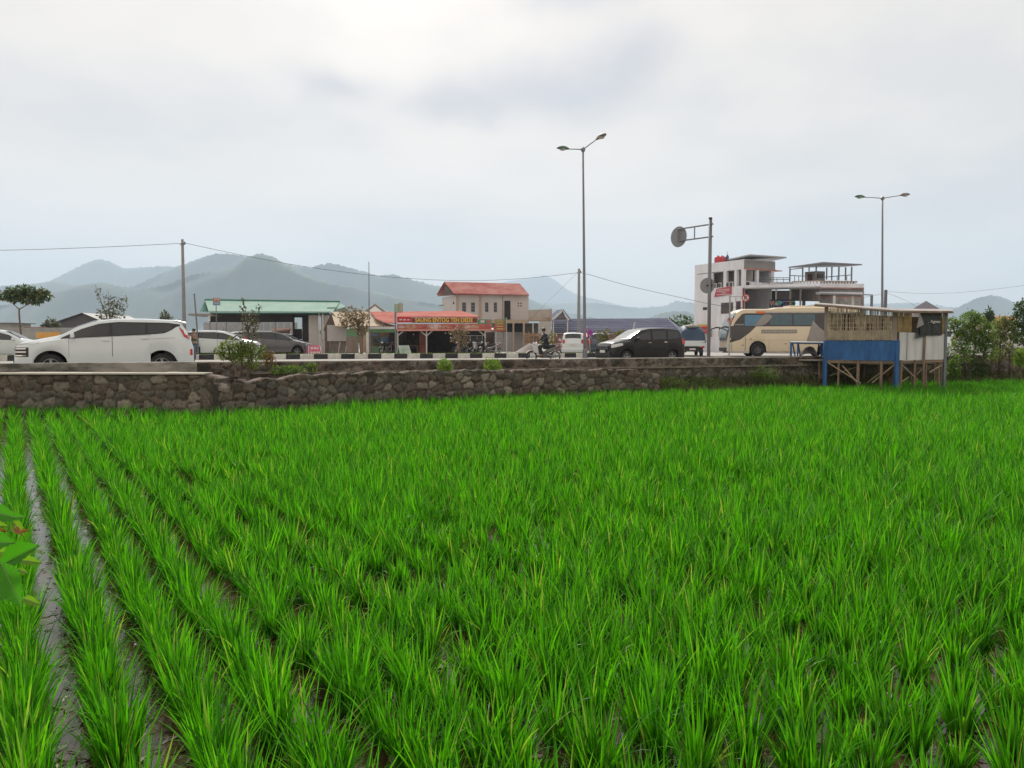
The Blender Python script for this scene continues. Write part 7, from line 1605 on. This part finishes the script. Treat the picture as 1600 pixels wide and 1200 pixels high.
# dry leaf litter and rubble along the bank at right
V = []; 
for i in range(2600):
    x, y, z = bank_pt(7.5, 24, 0, .9); s_ = random.uniform(.03, .09); a = random.uniform(0, 6.28)
    V += [(x, y, z + .04), (x + s_ * math.cos(a), y + s_ * math.sin(a), z + .04 + random.uniform(0, .06)), (x + s_ * 1.2 * math.cos(a + .8), y + s_ * 1.2 * math.sin(a + .8), z + .05), (x + s_ * math.cos(a + 1.6), y + s_ * math.sin(a + 1.6), z + .03 + random.uniform(0, .05))]
o = np_obj('leaf_litter', V, np.arange(len(V)).reshape(-1, 4), leafmat('litter', (.12, .07, .05), (.32, .22, .17), .1, tcol=(1, .8, .7))); tag(o, 'brown dry leaves and rubble strewn under the trees at right', 'leaf litter', kind='stuff')
# trees at the right edge
Y = 28.5; L0 = (PX(1520, Y), Y, .5)
tree('roadside_tree', 'bushy green tree right beside the bamboo hut', L0, [([(0, 0, 0), (0, 0, .7), (.1, 0, 1.2)], [.06, .05, .03]), ([(.35, 0, 0), (.4, 0, .8), (.5, 0, 1.3)], [.05, .04, .02]), ([(-.2, .1, 0), (-.3, .1, .9)], [.04, .02])],
     cl_px([(1486, 506, 10, 10), (1498, 512, 14, 12), (1515, 500, 16, 13), (1530, 508, 16, 15), (1508, 522, 16, 11), (1530, 528, 16, 13), (1520, 494, 10, 8), (1545, 520, 12, 14), (1488, 500, 8, 5), (1500, 532, 14, 10), (1525, 542, 16, 10), (1490, 545, 10, 10), (1508, 556, 14, 10), (1545, 548, 12, 12), (1540, 535, 12, 10)], Y, L0, .9), 5600, .085, leafmat('leaf_rt', (.05, .10, .025), (.20, .30, .09), .45, c3=(.30, .20, .14)), twigs=4)
Y = 29.5; L0 = (PX(1562, Y), Y, .5)
tree('roadside_tree', 'looser reddish green tree between the bushy tree and the picture edge', L0, [([(0, 0, 0), (0, 0, .8), (0, 0, 1.4)], [.05, .04, .02]), ([(-.35, 0, 0), (-.3, 0, .8), (-.2, 0, 1.3)], [.04, .03, .02]), ([(.4, 0, 0), (.35, 0, .9)], [.045, .03])],
     cl_px([(1555, 512, 10, 11), (1566, 505, 12, 10), (1575, 518, 12, 12), (1560, 528, 11, 10), (1585, 508, 10, 10), (1588, 526, 10, 10), (1570, 540, 14, 10), (1556, 556, 12, 9), (1582, 552, 13, 10), (1574, 500, 9, 7)], Y, L0, .9), 3000, .085, leafmat('leaf_rt2', (.07, .10, .035), (.24, .27, .11), .45, c3=(.38, .22, .14)), twigs=5)
Y = 28.0; L0 = (PX(1604, Y), Y, .5)
tree('roadside_tree', 'tall dark leafy tree cut by the right picture edge', L0, [([(0, 0, 0), (0, 0, 1.2), (0, 0, 2.2)], [.09, .07, .04])],
     cl_px([(1592, 484, 10, 10), (1606, 478, 14, 12), (1596, 500, 14, 12), (1612, 510, 16, 16), (1590, 514, 10, 10), (1600, 530, 14, 10), (1625, 495, 16, 20), (1590, 497, 8, 6)], Y, L0, .9), 2600, .095, lf_dark)
for (px, Y, py, w_, lab, lm_) in ((1594, 27.6, 556, 9, 'lime green bush hanging over the wall at the right edge', lf_lime), (1490, 27.2, 572, 10, 'low bush at the foot of the bank beside the bamboo hut', lf_mid), (1530, 28, 572, 12, 'dark undergrowth below the bushy roadside tree', lf_dark)):
    L0 = (PX(px, Y), Y, .35); tree('undergrowth_bush', lab, L0, [([(0, 0, 0), (0, 0, .4)], [.02, .012])], cl_px([(px - w_ * .6, py, w_ * .6, 9), (px + w_ * .5, py + 3, w_ * .6, 8), (px, py - 6, w_ * .6, 7), (px, py + 10, w_, 6)], Y, L0), 700, .08, lm_, cat='bush', twigs=2)
# trees beyond, right
for (px, Y, py, w_, lab) in ((1545, 90, 489, 5, 'small distant tree top above the bushy roadside tree'), (1062, 95, 500, 26, 'distant dark green tree at the end of the blue tiled roof')):
    L0 = (PX(px, Y), Y, .75); tree('background_tree', lab, L0, [([(0, 0, 0), (0, 0, P(px, py + 8, Y).z - .9)], [.12, .05])], cl_px([(px - w_ * .6, py + 5, w_ * .5, 6), (px, py, w_ * .5, 7), (px + w_ * .6, py + 3, w_ * .5, 6), (px, py + 12, w_, 8)], Y, L0), 450, .4, lf_dark)

# ------------------------------------------------------------------ foreground shrub at the left edge: broad leaves, a few red new ones
fgp = thing('broadleaf_shrub', 'broad leaved green shrub reaching in at the left edge', 'shrub', (-1.20, 1.35, 0))
lgm = leafmat('broad_leaf', (.03, .17, .012), (.09, .36, .02), .5, .6); lgy = leafmat('young_leaf', (.14, .34, .02), (.24, .42, .03), .5, .6); lrd = leafmat('red_leaf', (.35, .05, .03), (.42, .12, .04), .4)
st = MB(); st.tube([(0, 0, -.1), (.03, 0, .6), (.10, -.02, 1.0), (.18, -.03, 1.25), (.24, -.02, 1.45)], [.014, .012, .009, .007, .004], 8)
st.tube([(.10, -.02, 1.0), (.20, .0, 1.12), (.27, .02, 1.2)], [.007, .005, .003], 6); st.tube([(.03, 0, .6), (-.10, .1, 1.0), (-.16, .1, 1.4)], [.01, .007, .004], 6)
st.build('stem', mat('green_stem', (.10, .12, .04), .7), fgp, smooth=True)
def big_leaf(base, tip, width, droop, m, fold=.5):
    base = Vector(base); tip = Vector(tip); d = tip - base; L_ = d.length; d.normalize()
    s_ = d.cross(Vector((0, -.85, .55))).normalized(); up = s_.cross(d); rows = []
    for i in range(25):
        t = i / 24; w_ = width * (math.sin(math.pi * min(1, t * .97 + .02) ** .85) ** 1.1) * (1 + .04 * math.sin(i * 2.4)); c = base + d * L_ * t + Vector((0, 0, -droop * t * t))
        rows.append([c + s_ * w_ * e + up * (abs(e) * w_ * fold + .0022 * math.sin(t * 60 + abs(e) * 3) * abs(e)) for e in (-1, -.6, -.25, 0, .25, .6, 1)])
    o = MB().grid(rows).build('leaf', m, fgp, smooth=True)
    MB().tube([r_[3] + up * .0006 for r_ in rows], [.0011 - .0007 * i / 24 for i in range(25)], 5).build('midrib', mat('leaf_midrib', (.22, .34, .12), .6), o, smooth=True); return o
def wl2(px, py, Y): return P(px, py, Y) - Vector(fgp.location)
LV = [((0, 885), (62, 852), 1.42, .026, 0, 0), ((2, 880), (34, 945), 1.36, .023, .005, 0), ((-6, 862), (28, 868), 1.5, .012, 0, 0), ((-20, 800), (28, 806), 1.5, .017, .005, 0), ((-15, 810), (42, 808), 1.62, .013, .0, 0), ((-20, 822), (14, 822), 1.5, .01, 0, 0),
      ((30, 875), (66, 880), 1.55, .010, 0, 0), ((36, 935), (64, 945), 1.5, .009, 0, 0), ((28, 890), (44, 896), 1.5, .006, 0, 0), ((-30, 850), (24, 848), 1.4, .022, .0, 0), ((24, 824), (32, 834), 1.5, .005, 0, 1), ((30, 832), (46, 828), 1.55, .004, 0, 1), ((4, 918), (14, 930), 1.5, .006, 0, 1), ((-20, 828), (16, 830), 1.52, .004, 0, 1), ((20, 815), (38, 838), 1.6, .012, 0, 0), ((-30, 925), (20, 935), 1.6, .014, 0, 0), ((-60, 880), (-5, 870), 1.4, .024, 0, 0), ((-70, 830), (-10, 850), 1.3, .022, 0, 0)]
for (a, c, Y, w_, dr_, rd) in LV: big_leaf(wl2(a[0], a[1], Y), wl2(c[0], c[1], Y - .03), w_, dr_, lrd if rd else (lgy if w_ < .0125 else lgm))
